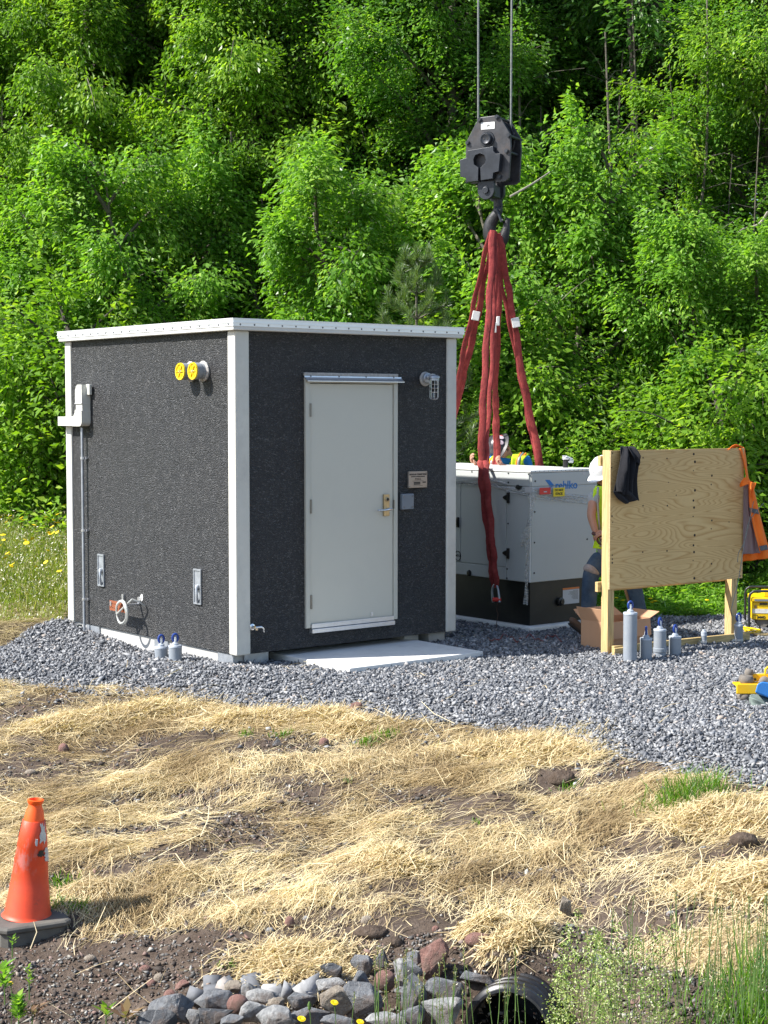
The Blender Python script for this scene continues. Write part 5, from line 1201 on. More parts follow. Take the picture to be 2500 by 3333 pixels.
def extr(pts, dy0, dy1, nm, matl, par, bev=.01, sub=0):
    A = [TL(*p, dy0) for p in pts]; Bq = [TL(*p) + Vector((0, dy1, 0)) for p in pts]; n_ = len(pts); g = MB()
    g.add(A + Bq, [tuple(range(n_)), tuple(range(2 * n_ - 1, n_ - 1, -1))] + [(i, i + n_, (i + 1) % n_ + n_, (i + 1) % n_) for i in range(n_)]); return g.build(nm, matl, par, world=True, bevel=bev, smooth=False, bseg=3)
extr(pts, -.16, -.07, 'shell', M['blue'], bl)
g = MB(); P, Q = spline([TL(2476, 2226, -.13), TL(2486, 2214, -.12), TL(2500, 2222, -.12), TL(2510, 2245, -.12)], [.02, .03, .03, .025]); g.tube(P, Q, 14); g.build('grip', M['rubber'], bl, world=True, smooth=True)
sg = thing('sage_pouch', 'grey-green fabric pouch lying open on the gravel under the blue case', 'pouch', TL(2470, 2300, -.22), 0)
g = MB()
top = [TL(2440 + 0, 2268, -.16), TL(2452, 2272, -.24), TL(2480, 2284, -.26), TL(2510, 2300, -.26), TL(2540, 2318, -.22)]
back = [TL(2442, 2262, -.10), TL(2458, 2262, -.08), TL(2484, 2268, -.08), TL(2520, 2282, -.08), TL(2545, 2300, -.08)]
bot = [TL(2441, 2290, -.17), TL(2446, 2302, -.22), TL(2470, 2320, -.24), TL(2500, 2332, -.24), TL(2540, 2336, -.2)]
cloth('front_flap', sg, top, bot, M['sage'], 2, .008, 12, 20, norm=(0, -1, .3), seed=3, solid=.012); cloth('back_flap', sg, [p + Vector((0, 0, .0)) for p in back], [p.lerp(q, .6) + Vector((0, .02, 0)) for p, q in zip(back, bot)], M['sage'], 2, .006, 12, 20, seed=5, solid=.012)
cloth('bottom_fold', sg, bot, [p + Vector((0, .14, .0)) for p in bot], M['sage'], 1, .004, 8, 16, norm=(0, 0, 1), seed=2, solid=.012)
tr_ = extr([(2478, 2262), (2502, 2272), (2560, 2300), (2560, 2318), (2500, 2296), (2480, 2285)], -.06, .06, 'dark_case_bottom', M['blackplastic'], bl)

# ------------------------------------------------------------------ traffic cone
cp = at(88, 3004, 8.9); cz = Gs(cp.x, cp.y); print('cone ground', cz, 'wanted', cp.z)
cz = cp.z - .012
cn = thing('traffic_cone', 'weathered orange traffic cone with torn reflective sleeve on a worn black rubber base', 'cone', (cp.x, cp.y, cz), R(28))
cn.rotation_euler = (R(0), R(0), R(28))
Hc = .70; cn.scale = (1.06, 1.06, 1.0)
prof = [(.135, .058), (.128, .064), (.120, .08), (.101, .24), (.099, .245), (.088, .36), (.090, .366), (.078, .455), (.080, .46), (.060, .60), (.058, .602), (.040, .602)]
g = MB(); g.lathe(prof, 48); g.build('cone_body', M['cone'], cn, smooth=True)
g = MB(); g.lathe([(.054, .598), (.045, .655), (.037, .672), (.034, .690), (.041, .700), (.043, .715), (.034, .718), (.028, .700), (.028, .60)], 36); g.build('cone_tip', M['conetop'], cn, smooth=True)
hb = .192
def rsq(h, c, z): return [(h - c, -h, z), (h, -h + c, z), (h, h - c, z), (h - c, h, z), (-h + c, h, z), (-h, h - c, z), (-h, -h + c, z), (-h + c, -h, z)]
def loft(rings, nm, matl, par, bev=0):
    g = MB(); n_ = len(rings[0]); vs = [v for r_ in rings for v in r_]; fs = [tuple(range(n_ - 1, -1, -1)), tuple((len(rings) - 1) * n_ + i for i in range(n_))]
    for k in range(len(rings) - 1):
        for i in range(n_): fs.append((k * n_ + i, k * n_ + (i + 1) % n_, (k + 1) * n_ + (i + 1) % n_, (k + 1) * n_ + i))
    g.add(vs, fs); return g.build(nm, matl, par, bevel=bev)
bs = loft([rsq(hb - .01, .03, .022), rsq(hb, .035, .03), rsq(hb, .035, .048), rsq(hb - .012, .03, .058)], 'rubber_base', M['conebase'], cn, .003)
loft([rsq(hb - .02, .03, -.062), rsq(hb - .014, .03, -.055), rsq(hb - .014, .03, .020)], 'base_foot', M['conebase'], cn, .002)
# torn sleeve remnants: curved patches hugging the cone
def patch(a0, a1, z0, z1, nm, matl, seed, th=.002):
    def rad(z): 
        for (r0, q0), (r1, q1) in zip(prof[2:], prof[3:]):
            if q0 <= z <= q1 + 1e-9: return r0 + (r1 - r0) * (z - q0) / max(q1 - q0, 1e-6)
        return .06
    g = MB(); nu, nv = 7, 9; vs = []; fs = []; rr_ = random.Random(seed); er = [rr_.uniform(0, .25) for _ in range(2 * (nv + 1))]; eu = [rr_.uniform(0, .22) for _ in range(2 * (nu + 1))]
    for k in range(nv + 1):
        for j in range(nu + 1):
            u = er[k] + (1 - er[k] - er[k + nv + 1]) * j / nu; v = eu[j] + (1 - eu[j] - eu[j + nu + 1]) * k / nv
            a = a0 + (a1 - a0) * u; z = z0 + (z1 - z0) * v; r_ = rad(z) + .003; vs.append((r_ * cos(a), r_ * sin(a), z))
    for k in range(nv):
        for j in range(nu): b_ = k * (nu + 1) + j; fs.append((b_, b_ + 1, b_ + nu + 2, b_ + nu + 1))
    g.add(vs, fs); g.build(nm, matl, cn, solid=th)
az = -R(28)
patch(R(-52) + az, R(-15) + az, .475, .60, 'sleeve_scrap', M['conescrap'], 4); patch(R(-70) + az, R(-58) + az, .47, .515, 'sleeve_scrap', M['conescrap'], 6); patch(R(-30) + az, R(5) + az, .37, .46, 'sleeve_scrap', M['conescrap'], 9)
patch(R(-60) + az, R(-28) + az, .41, .45, 'tar_smear', M['black'], 12, .001); patch(R(175) + az, R(200) + az, .50, .60, 'tar_smear', M['boot'], 3, .002)

_ln = Matrix.Rotation(-R(28), 4, 'Z') @ Matrix.Rotation(R(4.6), 4, 'Y') @ Matrix.Rotation(R(28), 4, 'Z')
for ch in cn.children:
    if not ch.name.startswith(('rubber_base', 'base_foot')): ch.matrix_basis = Matrix.Translation((0, 0, .03)) @ _ln @ Matrix.Translation((0, 0, -.03))
# ------------------------------------------------------------------ people
def skinmesh(name, chains, matl, parent, sub=2, world=True, label=None):
    """chains: list of lists of (point, radius | (rx, ry)); a first point equal to an existing one joins it"""
    vs = []; ed = []; rad = []
    inv = _mw(parent).inverted() if world else Matrix()
    def idx(p, r_):
        for i, q in enumerate(vs):
            if (q - p).length < 1e-4: return i
        vs.append(p); rad.append(r_ if isinstance(r_, tuple) else (r_, r_)); return len(vs) - 1
    for ch in chains:
        prev = None
        for (p, r_) in ch:
            i = idx(inv @ Vector(p), r_)
            if prev is not None and prev != i: ed.append((prev, i))
            prev = i
    me = bpy.data.meshes.new(name); me.from_pydata([tuple(v) for v in vs], ed, []); me.materials.append(matl)
    o = bpy.data.objects.new(name, me); link(o, parent)
    sk = o.modifiers.new('skin', 'SKIN'); sk.use_smooth_shade = True; sk.branch_smoothing = .4
    if not me.skin_vertices: 
        bm = bmesh.new(); bm.from_mesh(me); bm.verts.layers.skin.verify(); bm.to_mesh(me); bm.free()
    for i, d in enumerate(me.skin_vertices[0].data): d.radius = rad[i]; d.use_root = (i == 0)
    s_ = o.modifiers.new('sub', 'SUBSURF'); s_.levels = sub; s_.render_levels = sub
    if label: o['label'] = label
    return o
def headmesh(name, parent, M0, matl, R_=.098):
    """head with brow, nose, lips, chin and ears; local: face toward -Y, up +Z, centre at eye height"""
    g = MB(); nu, nv = 32, 24; vs = []; fs = []
    for k in range(nv + 1):
        ph = pi * k / nv
        for j in range(nu):
            th = 2 * pi * j / nu; x = sin(ph) * cos(th); y = sin(ph) * sin(th); z = cos(ph)
            X, Y_, Z_ = x * .80, y * 1.0, z * 1.22
            if z < 0: X *= 1 - .28 * (-z) ** 1.3; Y_ = Y_ * (1 - .18 * (-z)) - .10 * (-z) * (y < .2)
            if y < 0:
                fr_ = -y; 
                nose = math.exp(-((x / .16) ** 2)) * math.exp(-(((z + .22) / .17) ** 2)); Y_ -= .26 * nose * fr_
                bridge = math.exp(-((x / .12) ** 2)) * math.exp(-(((z + .02) / .16) ** 2)); Y_ -= .08 * bridge * fr_
                for sx_ in (-.32, .32): Y_ += .09 * math.exp(-(((x - sx_) / .16) ** 2 + ((z - .02) / .11) ** 2)) * fr_
                Y_ -= .05 * math.exp(-((z - .20) / .10) ** 2) * fr_ * (abs(x) < .6)
                Y_ -= .06 * math.exp(-((x / .22) ** 2 + ((z + .50) / .06) ** 2)) + .05 * math.exp(-((x / .22) ** 2 + ((z + .62) / .05) ** 2)); Y_ -= .09 * math.exp(-((x / .28) ** 2 + ((z + .86) / .14) ** 2))
            vs.append(M0 @ Vector((X * R_, Y_ * R_, Z_ * R_)))
    for k in range(nv):
        for j in range(nu): fs.append((k * nu + j, k * nu + (j + 1) % nu, (k + 1) * nu + (j + 1) % nu, (k + 1) * nu + j))
    g.add(vs, fs)
    for s_ in (-1, 1):
        P = [M0 @ Vector((s_ * .080 * R_ / .1 + s_ * .006 * sin(t), (.006 + .016 * cos(t)) , -.012 + .030 * sin(t))) for t in [2 * pi * q / 12 for q in range(12)]]
        g.tube(P, .006, 6, closed=True); g.lathe([(0, -.004), (.012, 0), (0, .004)], 8, M0 @ frameM((s_ * .078, .006, -.012), (s_, 0, 0)))
    o = g.build(name, matl, parent, world=True, smooth=True)
    for s_ in (-1, 1):
        e = MB(); e.lathe([(0, -.010), (.008, -.006), (.0105, 0), (.008, .006), (0, .010)], 12, M0 @ Matrix.Translation((s_ * .031, -.078, .002))); e.build('eye', M['hatwhite'], o, world=False) if False else None
    return o
def hardhat(parent, M0, matl, stickers=False):
    g = MB(); g.lathe([(.150, .0), (.170, -.004), (.172, .002), (.150, .010), (.128, .018), (.126, .06), (.113, .10), (.085, .135), (.045, .152), (0, .156)], 36, M0 @ Matrix.Diagonal((.95, 1.1, 1, 1)))
    h = g.build('hard_hat', matl, parent, world=True, smooth=True)
    inv = _mw(parent).inverted()
    g = MB()
    for s_ in (-.03, 0, .03): g.tube([M0 @ Vector((s_, -.125 + .02 * abs(s_) , .085)), M0 @ Vector((s_, -.06, .142)), M0 @ Vector((s_, 0, .158)), M0 @ Vector((s_, .07, .140)), M0 @ Vector((s_, .12, .09))], .009, 8)
    r_ = g.build('crown_rib', matl, h, smooth=True)
    for v in r_.data.vertices: v.co = inv @ v.co
    if stickers:
        for (a, zz, w_, c_) in ((R(20), .07, .035, 'sticker'), (R(48), .06, .03, 'redlabel'), (R(-12), .062, .028, 'sticker'), (R(70), .08, .03, 'sticker'), (R(-150), .07, .03, 'sticker')):
            rr_ = .122; c = Vector((rr_ * cos(a) * .95, rr_ * sin(a) * 1.1, zz)); g = MB(); g.lathe([(0, .004), (w_ * .9, .003), (w_, 0)], 14, M0 @ frameM(c, (cos(a), sin(a), .45)))
            s_ = g.build('sticker', M[c_], h)
            for v in s_.data.vertices: v.co = inv @ v.co
    return h
def hand(name, parent, wrist, dirv, palm_n, curl, matl=None, s=1.0, spread=.02, side=1, root=None):
    """five fingered hand: dirv along the fingers, palm_n the palm normal; curl bends toward palm_n"""
    d = Vector(dirv).normalized(); n = Vector(palm_n); n = (n - d * n.dot(d)).normalized(); x = d.cross(n) * side
    w_ = Vector(wrist); chains = [[(w_ - d * .05 * s, (.027 * s, .020 * s)), (w_, (.026 * s, .019 * s)), (w_ + d * .045 * s, (.037 * s, .016 * s)), (w_ + d * .08 * s, (.040 * s, .014 * s))]]
    o = skinmesh(name, chains, matl, parent, 2)
    for k, (off, ln) in enumerate(((-.030, .068), (-.010, .078), (.010, .074), (.029, .058))):
        p = w_ + d * .075 * s + x * off * s; ang = 0; ch = [(w_ + d * .05 * s + x * off * .8 * s, .0095 * s), (p, .0098 * s)]
        for seg, fr_ in enumerate((.45, .32, .25)):
            ang += curl * (.8, 1.1, .8)[seg]; dd = d * cos(ang) + n * sin(ang); p = p + dd * ln * fr_ * s * 1.25; ch.append((p, (.0092 - .0010 * seg) * s))
        skinmesh('finger', [ch], matl, o_parent(o), 1)
    p0 = w_ + d * .018 * s - x * .024 * s; ang = curl * .5; ch = [(p0, .012 * s), (p0 - x * .022 * s + d * .018 * s + n * .010 * s, .012 * s), (p0 - x * .026 * s + d * .045 * s + n * (.014 + .02 * curl) * s, .0105 * s), (p0 - x * .014 * s + d * .068 * s + n * (.02 + .03 * curl) * s, .009 * s)]
    skinmesh('thumb', [ch], matl, o_parent(o), 1)
    return o
def o_parent(o): return o.parent

# --- worker behind the generator
Y1 = 18.35
p1 = at(1665, 2030, Y1)
m1 = thing('person', 'worker in grey hard hat and blue t-shirt bent over behind the generator, holding a sling', 'person', (p1.x, Y1, Gs(p1.x, Y1)))
hd = at(1636, 1464, Y1 - .02); nk = at(1663, 1487, Y1 + .0); chs = at(1666, 1503, Y1 + .03); pel = at(1690, 1700, Y1 + .25)
sR = at(1714, 1495, Y1 + .04); sL = at(1592, 1500, Y1 - .06)
elR = at(1722, 1562, Y1 - .05); hR = at(1640, 1518, Y1 - .42); elL = at(1560, 1560, Y1 - .18); hL = at(1552, 1512, Y1 - .40)
z_ = Gs(p1.x, Y1); kR = Vector((pel.x + .12, Y1 + .1, z_ + .5)); fR = Vector((pel.x + .13, Y1 + .25, z_ + .08)); kL = Vector((pel.x - .14, Y1 + .1, z_ + .5)); fL = Vector((pel.x - .16, Y1 + .2, z_ + .08))
skinmesh('body', [[(pel, (.15, .11)), (pel.lerp(chs, .5), (.13, .10)), (chs, (.15, .11)), (nk, .055), (hd.lerp(nk, .45), .055)], [(chs, (.15, .11)), (sR, .065), (elR, .045), (hR.lerp(elR, .12), .030)], [(chs, (.15, .11)), (sL, .065), (elL, .045), (hL.lerp(elL, .12), .030)], [(pel, .14), (kR, .065), (fR, .045)], [(pel, .14), (kL, .065), (fL, .045)]], M['skin'], m1)
# head tilted down to the left
HM = Matrix.Translation(hd) @ Matrix.Rotation(R(-38), 4, 'Y') @ Matrix.Rotation(R(-42), 4, 'Z') @ Matrix.Rotation(R(34), 4, 'X')
hdo = headmesh('head', m1, HM, M['skin'])
g = MB(); g.lathe([(.100, -.03), (.104, .0), (.100, .03), (.08, .07)], 24, HM @ Matrix.Translation((0, .012, 0)) @ Matrix.Diagonal((.80, 1, 1, 1)), ); hr = g.build('hair', M['hair'], m1, world=True, smooth=True)
hardhat(m1, HM @ Matrix.Translation((0, .005, .048)) @ Matrix.Rotation(R(-4), 4, 'X'), M['hatdark'], True)
skinmesh('tshirt', [[(pel, (.165, .13)), (pel.lerp(chs, .5), (.155, .125)), (chs, (.17, .12)), (nk.lerp(chs, .35), .075)], [(chs, (.17, .12)), (sR, .082), (sR.lerp(elR, .75), .068)], [(chs, (.17, .12)), (sL, .078), (sL.lerp(elL, .75), .065)]], M['bluetee'], m1)
v1 = skinmesh('safety_vest', [[(pel.lerp(chs, .15), (.18, .15)), (pel.lerp(chs, .6), (.185, .155)), (chs + Vector((-.02, -.01, -.0)), (.20, .160))], [(chs + Vector((-.02, -.01, -.0)), (.20, .160)), (chs.lerp(sR, .70) + Vector((0, -.01, .012)), .108)], [(chs + Vector((-.02, -.01, -.0)), (.20, .160)), (chs.lerp(sL, .75) + Vector((0, -.01, .01)), .105)]], M['limevest'], m1)
def strip(name, pts, wd, matl, parent, nv_=(0, -1, 0)):
    P, _ = spline([Vector(p) for p in pts], [0] * len(pts), 6); vs = []; fs = []; nn = Vector(nv_)
    for i, p in enumerate(P):
        d = (P[min(i + 1, len(P) - 1)] - P[max(i - 1, 0)]).normalized(); s_ = d.cross(nn).normalized(); vs += [p - s_ * wd / 2, p + s_ * wd / 2]
    for i in range(len(P) - 1): fs.append((2 * i, 2 * i + 1, 2 * i + 3, 2 * i + 2))
    g = MB(); g.add(vs, fs); return g.build(name, matl, parent, world=True, smooth=True, solid=.005)
yv = Y1 - .22
cloth('vest_front', m1, [at(1672, 1474, yv + .12), at(1667, 1484, yv + .02), at(1664, 1502, yv + .004), at(1662, 1545, yv + .004)], [at(1722, 1478, yv + .14), at(1711, 1488, yv + .03), at(1703, 1505, yv + .006), at(1700, 1545, yv + .006)], M['limevest'], 2, .004, 8, 16, seed=2)
cloth('vest_front', m1, [at(1604, 1484, yv + .05), at(1592, 1496, yv), at(1586, 1515, yv), at(1584, 1545, yv)], [at(1628, 1490, yv + .03), at(1622, 1500, yv), at(1620, 1520, yv), at(1618, 1545, yv)], M['limevest'], 2, .004, 8, 16, seed=4)
strip('vest_trim', [at(1697, 1474, yv + .1), at(1688, 1486, yv + .02), at(1682, 1505, yv), at(1680, 1540, yv)], .022, M['orangetrim'], m1)
strip('vest_tape', [at(1705, 1474, yv + .1), at(1694, 1488, yv + .015), at(1688, 1505, yv - .005), at(1686, 1540, yv - .005)], .030, M['silver'], m1)
strip('vest_trim', [at(1713, 1475, yv + .1), at(1702, 1490, yv + .02), at(1696, 1510, yv), at(1694, 1540, yv)], .022, M['orangetrim'], m1)
strip('vest_tape', [at(1610, 1490, yv + .03), at(1601, 1504, yv - .01), at(1597, 1530, yv - .01)], .028, M['silver'], m1)
strip('vest_trim', [at(1603, 1489, yv + .03), at(1594, 1503, yv - .01), at(1590, 1530, yv - .01)], .018, M['orangetrim'], m1)
skinmesh('trousers', [[(pel + Vector((0, 0, .08)), (.17, .13)), (pel, (.17, .13)), (kR, .085), (fR, .07)], [(pel, (.17, .13)), (kL, .085), (fL, .07)]], M['denim'], m1)
for ft_ in (fR, fL): skinmesh('boot', [[(ft_ + Vector((0, .05, -.02)), (.05, .05)), (ft_ + Vector((0, -.05, -.03)), (.05, .045)), (ft_ + Vector((0, -.18, -.045)), (.045, .03))]], M['boot'], m1)
hand('hand', m1, at(1641, 1516, Y1 - .50), (-1, -.2, .45), (-.2, -.3, .9), .95, M['skin'], 1.1, side=-1)
hand('hand', m1, at(1552, 1510, Y1 - .50), (-.6, -.3, .45), (.5, -.5, .6), .75, M['skin'], 1.1, side=1)

# --- worker behind the board
Y2 = 15.75
p2 = at(1990, 2010, Y2)
m2 = thing('person', 'worker in white hard hat and ripped jeans behind the left post of the board', 'person', (p2.x, Y2, Gs(p2.x, Y2)))
a2 = lambda px, py, dy=0.0: at(px, py, Y2 + dy)
hd = a2(1972, 1548); nk = a2(1975, 1588); ch2 = a2(1972, 1660); bel = a2(1976, 1740); pel = a2(1984, 1815)
sN = a2(1936, 1610, -.22); eN = a2(1924, 1680, -.30); wN = a2(1941, 1738, -.36)
sF = a2(1990, 1612, .18); eF = a2(1985, 1700, .20); wF = a2(1970, 1738, -.28)
zg2 = Gs(p2.x, Y2)
kN = a2(1922, 1862, -.06); aN = a2(1912, 2012, -.02); aN.z = Gs(aN.x, aN.y) + .09; kF = a2(2062, 1905, .05); aF = a2(2092, 2018, .10); aF.z = Gs(aF.x, aF.y) + .09
skinmesh('body', [[(pel, (.10, .08)), (bel, (.11, .085)), (ch2, (.14, .10)), (nk, .058), (hd.lerp(nk, .4), .06)], [(ch2, (.14, .10)), (sN, .06), (eN, .046), (wN, .030)], [(ch2, (.14, .10)), (sF, .06), (eF, .046), (wF, .030)], [(pel, (.10, .08)), (pel.lerp(kN, .5), .07), (kN, .055), (aN, .04)], [(pel, (.10, .08)), (pel.lerp(kF, .5), .07), (kF, .055), (aF, .04)]], M['skin'], m2)
HM = Matrix.Translation(hd) @ Matrix.Rotation(R(-62), 4, 'Z') @ Matrix.Rotation(R(26), 4, 'X')
headmesh('head', m2, HM, M['skin'])
hardhat(m2, HM @ Matrix.Translation((0, .0, .040)) @ Matrix.Rotation(R(6), 4, 'X'), M['hatwhite'])
skinmesh('tshirt', [[(pel + Vector((0, 0, -.02)), (.17, .15)), (bel, (.158, .135)), (ch2, (.17, .125)), (nk.lerp(ch2, .25), .085)], [(ch2, (.17, .125)), (sN, .080), (sN.lerp(eN, .62), .068), ], [(ch2, (.17, .125)), (sF, .080), (sF.lerp(eF, .6), .066)]], M['greytee'], m2)
skinmesh('safety_vest', [[(bel + Vector((0, -.02, -.07)), (.175, .155)), (bel + Vector((0, -.02, 0)), (.172, .155)), (ch2 + Vector((.01, -.03, .0)), (.205, .185)), (ch2.lerp(nk, .5), (.14, .14))], [(ch2 + Vector((.01, -.03, .0)), (.205, .185)), (ch2.lerp(sN, .50) + Vector((.02, 0, .02)), .105)]], M['limevest'], m2)
cloth('vest_front', m2, [a2(1938, 1582, -.20), a2(1930, 1610, -.27), a2(1933, 1650, -.285), a2(1940, 1700, -.285), a2(1938, 1745, -.28), a2(1930, 1785, -.27)], [a2(2010, 1585, -.20), a2(2015, 1620, -.26), a2(2015, 1660, -.28), a2(2010, 1700, -.28), a2(2005, 1745, -.28), a2(2005, 1788, -.26)], M['limevest'], 4, .012, 16, 30, seed=3)
strip('vest_tape', [a2(1947, 1585, -.25), a2(1945, 1620, -.31), a2(1948, 1670, -.32), a2(1952, 1730, -.32), a2(1955, 1780, -.30)], .020, M['silver'], m2)
strip('vest_edge', [a2(1935, 1590, -.20), a2(1933, 1620, -.235), a2(1939, 1675, -.24), a2(1948, 1730, -.22)], .015, M['limevest'], m2)
jeansN = [(pel + Vector((0, 0, .10)), (.165, .15)), (pel, (.172, .152)), (pel.lerp(kN, .5) + Vector((-.03, 0, 0)), .115), (kN, .088), (kN.lerp(aN, .5), .080), (aN + Vector((0, 0, .03)), .078)]
skinmesh('jeans', [jeansN, [(pel, (.172, .152)), (pel.lerp(kF, .5), .115), (kF, .09), (kF.lerp(aF, .5), .083), (aF + Vector((0, 0, .03)), .080)]], M['denim'], m2)
skinmesh('torn_patch', [[(kN.lerp(pel, .22) + Vector((-.012, 0, 0)), .103), (kN.lerp(pel, .10) + Vector((-.008, -.004, 0)), .097), (kN.lerp(aN, .04), .0925)]], M['patch'], m2, label='pale frayed knee of the jeans')
bt = aN + Vector((0, 0, -.02))
tz = a2(1852, 2018, -.06)
b1 = skinmesh('boot', [[(bt + Vector((.05, 0, .02)), (.052, .05)), (bt + Vector((-.02, 0, .01)), (.055, .055)), (bt.lerp(tz, .5) + Vector((0, 0, .01)), (.052, .045)), (tz + Vector((.03, 0, .0)), (.052, .040)), (tz, (.042, .032))], [(bt + Vector((.0, 0, .02)), (.055, .055)), (bt + Vector((.0, 0, .12)), (.055, .055))]], M['boot'], m2)
skinmesh('boot_sole', [[(bt + Vector((.06, 0, -.035)), (.055, .016)), (bt.lerp(tz, .5) + Vector((0, 0, -.035)), (.052, .016)), (tz + Vector((-.01, 0, -.028)), (.050, .016))]], M['sole'], m2)
skinmesh('boot', [[(aF + Vector((.06, 0, -.01)), (.05, .05)), (aF + Vector((-.06, -.02, -.02)), (.055, .045)), (aF + Vector((-.19, -.05, -.045)), (.045, .03))]], M['boot'], m2)
hand('hand', m2, wN + Vector((.0, -.01, -.01)), (.8, -.15, -.45), (.3, .5, -.7), .55, M['glove'], 1.05, side=1)
hand('hand', m2, wF + Vector((.01, -.10, .03)), (-.97, -.2, -.1), (-.2, .4, -.8), .6, M['skin'], 1.05, side=-1)
# ------------------------------------------------------------------ leaves
def nrm(a): return a / np.maximum(np.linalg.norm(a, axis=-1, keepdims=True), 1e-9)
def leaves(name, P, D, N, L, W, rnd, matl, parent=None, fold=.25):
    """rhombic folded leaves: P base, D direction, N upper-side normal"""
    n = len(P); D = nrm(D); N = nrm(N - (N * D).sum(1, keepdims=True) * D); S = np.cross(D, N)
    L = np.broadcast_to(L, (n,))[:, None]; Wd = np.broadcast_to(W, (n,))[:, None]
    mid = P + D * L * .45 - N * Wd * .0
    V = np.stack([P, mid + S * Wd * .5 + N * Wd * fold, P + D * L - N * L * .10, mid - S * Wd * .5 + N * Wd * fold], 1).reshape(-1, 3)
    F = np.arange(n * 4).reshape(n, 4)
    return np_mesh(name, V, F, matl, parent, {'rnd': rnd})
def blades(name, P, D, L, W, rnd, matl, parent=None, bend=.4, side=None, g=rng):
    """grass blades: two quads and a narrow tip"""
    n = len(P); D = nrm(D); a = g.uniform(0, 2 * pi, n); S = np.stack([np.cos(a), np.sin(a), np.zeros(n)], 1) if side is None else side
    H = nrm(np.cross(S, np.tile([0, 0, 1.0], (n, 1))) + 1e-6) ; L = np.broadcast_to(L, (n,))[:, None]; Wd = np.broadcast_to(W, (n,))[:, None]
    bb = g.uniform(.1, 1, n)[:, None] * bend
    m1 = P + D * L * .5 + H * L * bb * .15; tp = P + D * L * (1 - bb * .15) + H * L * bb * .6; m2 = m1 * .35 + tp * .65 + D * L * .03
    V = np.stack([P - S * Wd * .5, P + S * Wd * .5, m1 + S * Wd * .45, m1 - S * Wd * .45, m2 + S * Wd * .3, m2 - S * Wd * .3, tp], 1).reshape(-1, 3)
    b = np.arange(n)[:, None] * 7
    Q = np.concatenate([b + np.array([[0, 1, 2, 3]]), b + np.array([[3, 2, 4, 5]]), b + np.array([[5, 4, 6, 6]])], 0)
    # last one as degenerate quad -> use tip split
    V = V.reshape(n, 7, 3); V = np.concatenate([V, V[:, 6:7] + S[:, None, :] * .0004], 1).reshape(-1, 3)
    b = np.arange(n)[:, None] * 8
    Q = np.concatenate([b + np.array([[0, 1, 2, 3]]), b + np.array([[3, 2, 4, 5]]), b + np.array([[5, 4, 7, 6]])], 0)
    return np_mesh(name, V, Q, matl, parent, {'rnd': np.tile(rnd, 3)})

def tree_parts(seed, H, Rc, n_limb, sprays, per, leafL, leafW, low=.08, density_top=1.0, spread=.32, droop=.5, stems=1, lean=0.0):
    g = np.random.default_rng(seed); mb = MB(); Ps = []; Ds = []; Ns = []; rn = []
    for s_ in range(stems):
        a0 = g.uniform(0, 2 * pi); base = np.array([cos(a0), sin(a0), 0]) * (.25 if stems > 1 else 0); ln_ = np.array([cos(a0), sin(a0), 0]) * (lean + (.12 if stems > 1 else 0))
        n_ = 9; tp = []
        for k in range(n_):
            t = k / (n_ - 1); tp.append(base + ln_ * H * t * t + np.array([g.normal() * .08, g.normal() * .08, 0]) * (t > 0) * H / 10 + np.array([0, 0, -.15 + H * .96 * t]))
        rr_ = [(.012 * H + .02) * (1 - .88 * k / (n_ - 1)) for k in range(n_)]; mb.tube(tp, rr_, 7, caps=False)
        tp = np.array(tp)
        for i in range(n_limb // stems):
            t = low + (.97 - low) * ((i + g.random()) / (n_limb // stems)); h = t * (n_ - 1); k = min(int(h), n_ - 2); o = tp[k] + (tp[k + 1] - tp[k]) * (h - k)
            az_ = i * 2.399 + g.normal() * .4 + s_; prof = (1 - abs(t - .42) ** 1.6 * 1.35) * (1 if t > .42 else .9 + .1 * t); Ln = Rc * max(.25, prof) * g.uniform(.6, 1.15)
            el = R(18 + 38 * t) + g.normal() * .12; d = np.array([cos(az_) * cos(el), sin(az_) * cos(el), sin(el)])
            e = o + d * Ln; mid = o + d * Ln * .55 + np.array([0, 0, .06 * Ln]); e = e - np.array([0, 0, .12 * Ln * droop])
            mb.tube([o, mid, e], [.022 + .010 * Ln, .012 + .006 * Ln, .006], 4, caps=False)
            for j in range(sprays):
                u = .25 + .75 * (j + g.random()) / sprays; c = o + (mid - o) * (u / .55) if u < .55 else mid + (e - mid) * ((u - .55) / .45)
                sa = az_ + g.normal() * .9; se = g.normal() * .5 + .08; sd = np.array([cos(sa) * cos(se), sin(sa) * cos(se), sin(se)]); sl_ = g.uniform(.45, .95) * (.7 + .12 * Rc) * (1.1 - .3 * u)
                end = c + sd * sl_ - np.array([0, 0, .10 * droop]); 
                if j % 2 == 0: mb.tube([c, (c + end) / 2 + [0, 0, .03], end], [.009, .006, .003], 3, caps=False)
                m = int(per * g.uniform(.6, 1.4)); v = g.random(m) ** .8; lat = g.normal(size=m) * spread * sl_ * (.35 + .65 * np.sin(pi * np.clip(v, .05, .95)))
                side = np.array([-sin(sa), cos(sa), 0]); pos = c + np.outer(v, end - c) + np.outer(lat, side); pos[:, 2] += g.normal(size=m) * .13 - .5 * droop * np.abs(lat) * .7
                dl = sd * 1.0 + np.outer(np.sign(lat) * g.uniform(.2, 1.3, m), side) + g.normal(size=(m, 3)) * .35; dl[:, 2] -= droop * g.uniform(.3, 1.4, m)
                nn_ = np.array([0, 0, 1.0]) + g.normal(size=(m, 3)) * .6 + sd * .45
                Ps.append(pos); Ds.append(dl); Ns.append(nn_); rn.append(np.clip(g.normal(.45, .18) + g.normal(size=m) * .16, 0, 1))
    P = np.concatenate(Ps); return mb, P, np.concatenate(Ds), np.concatenate(Ns), np.concatenate(rn), g
TREEDEF = {}
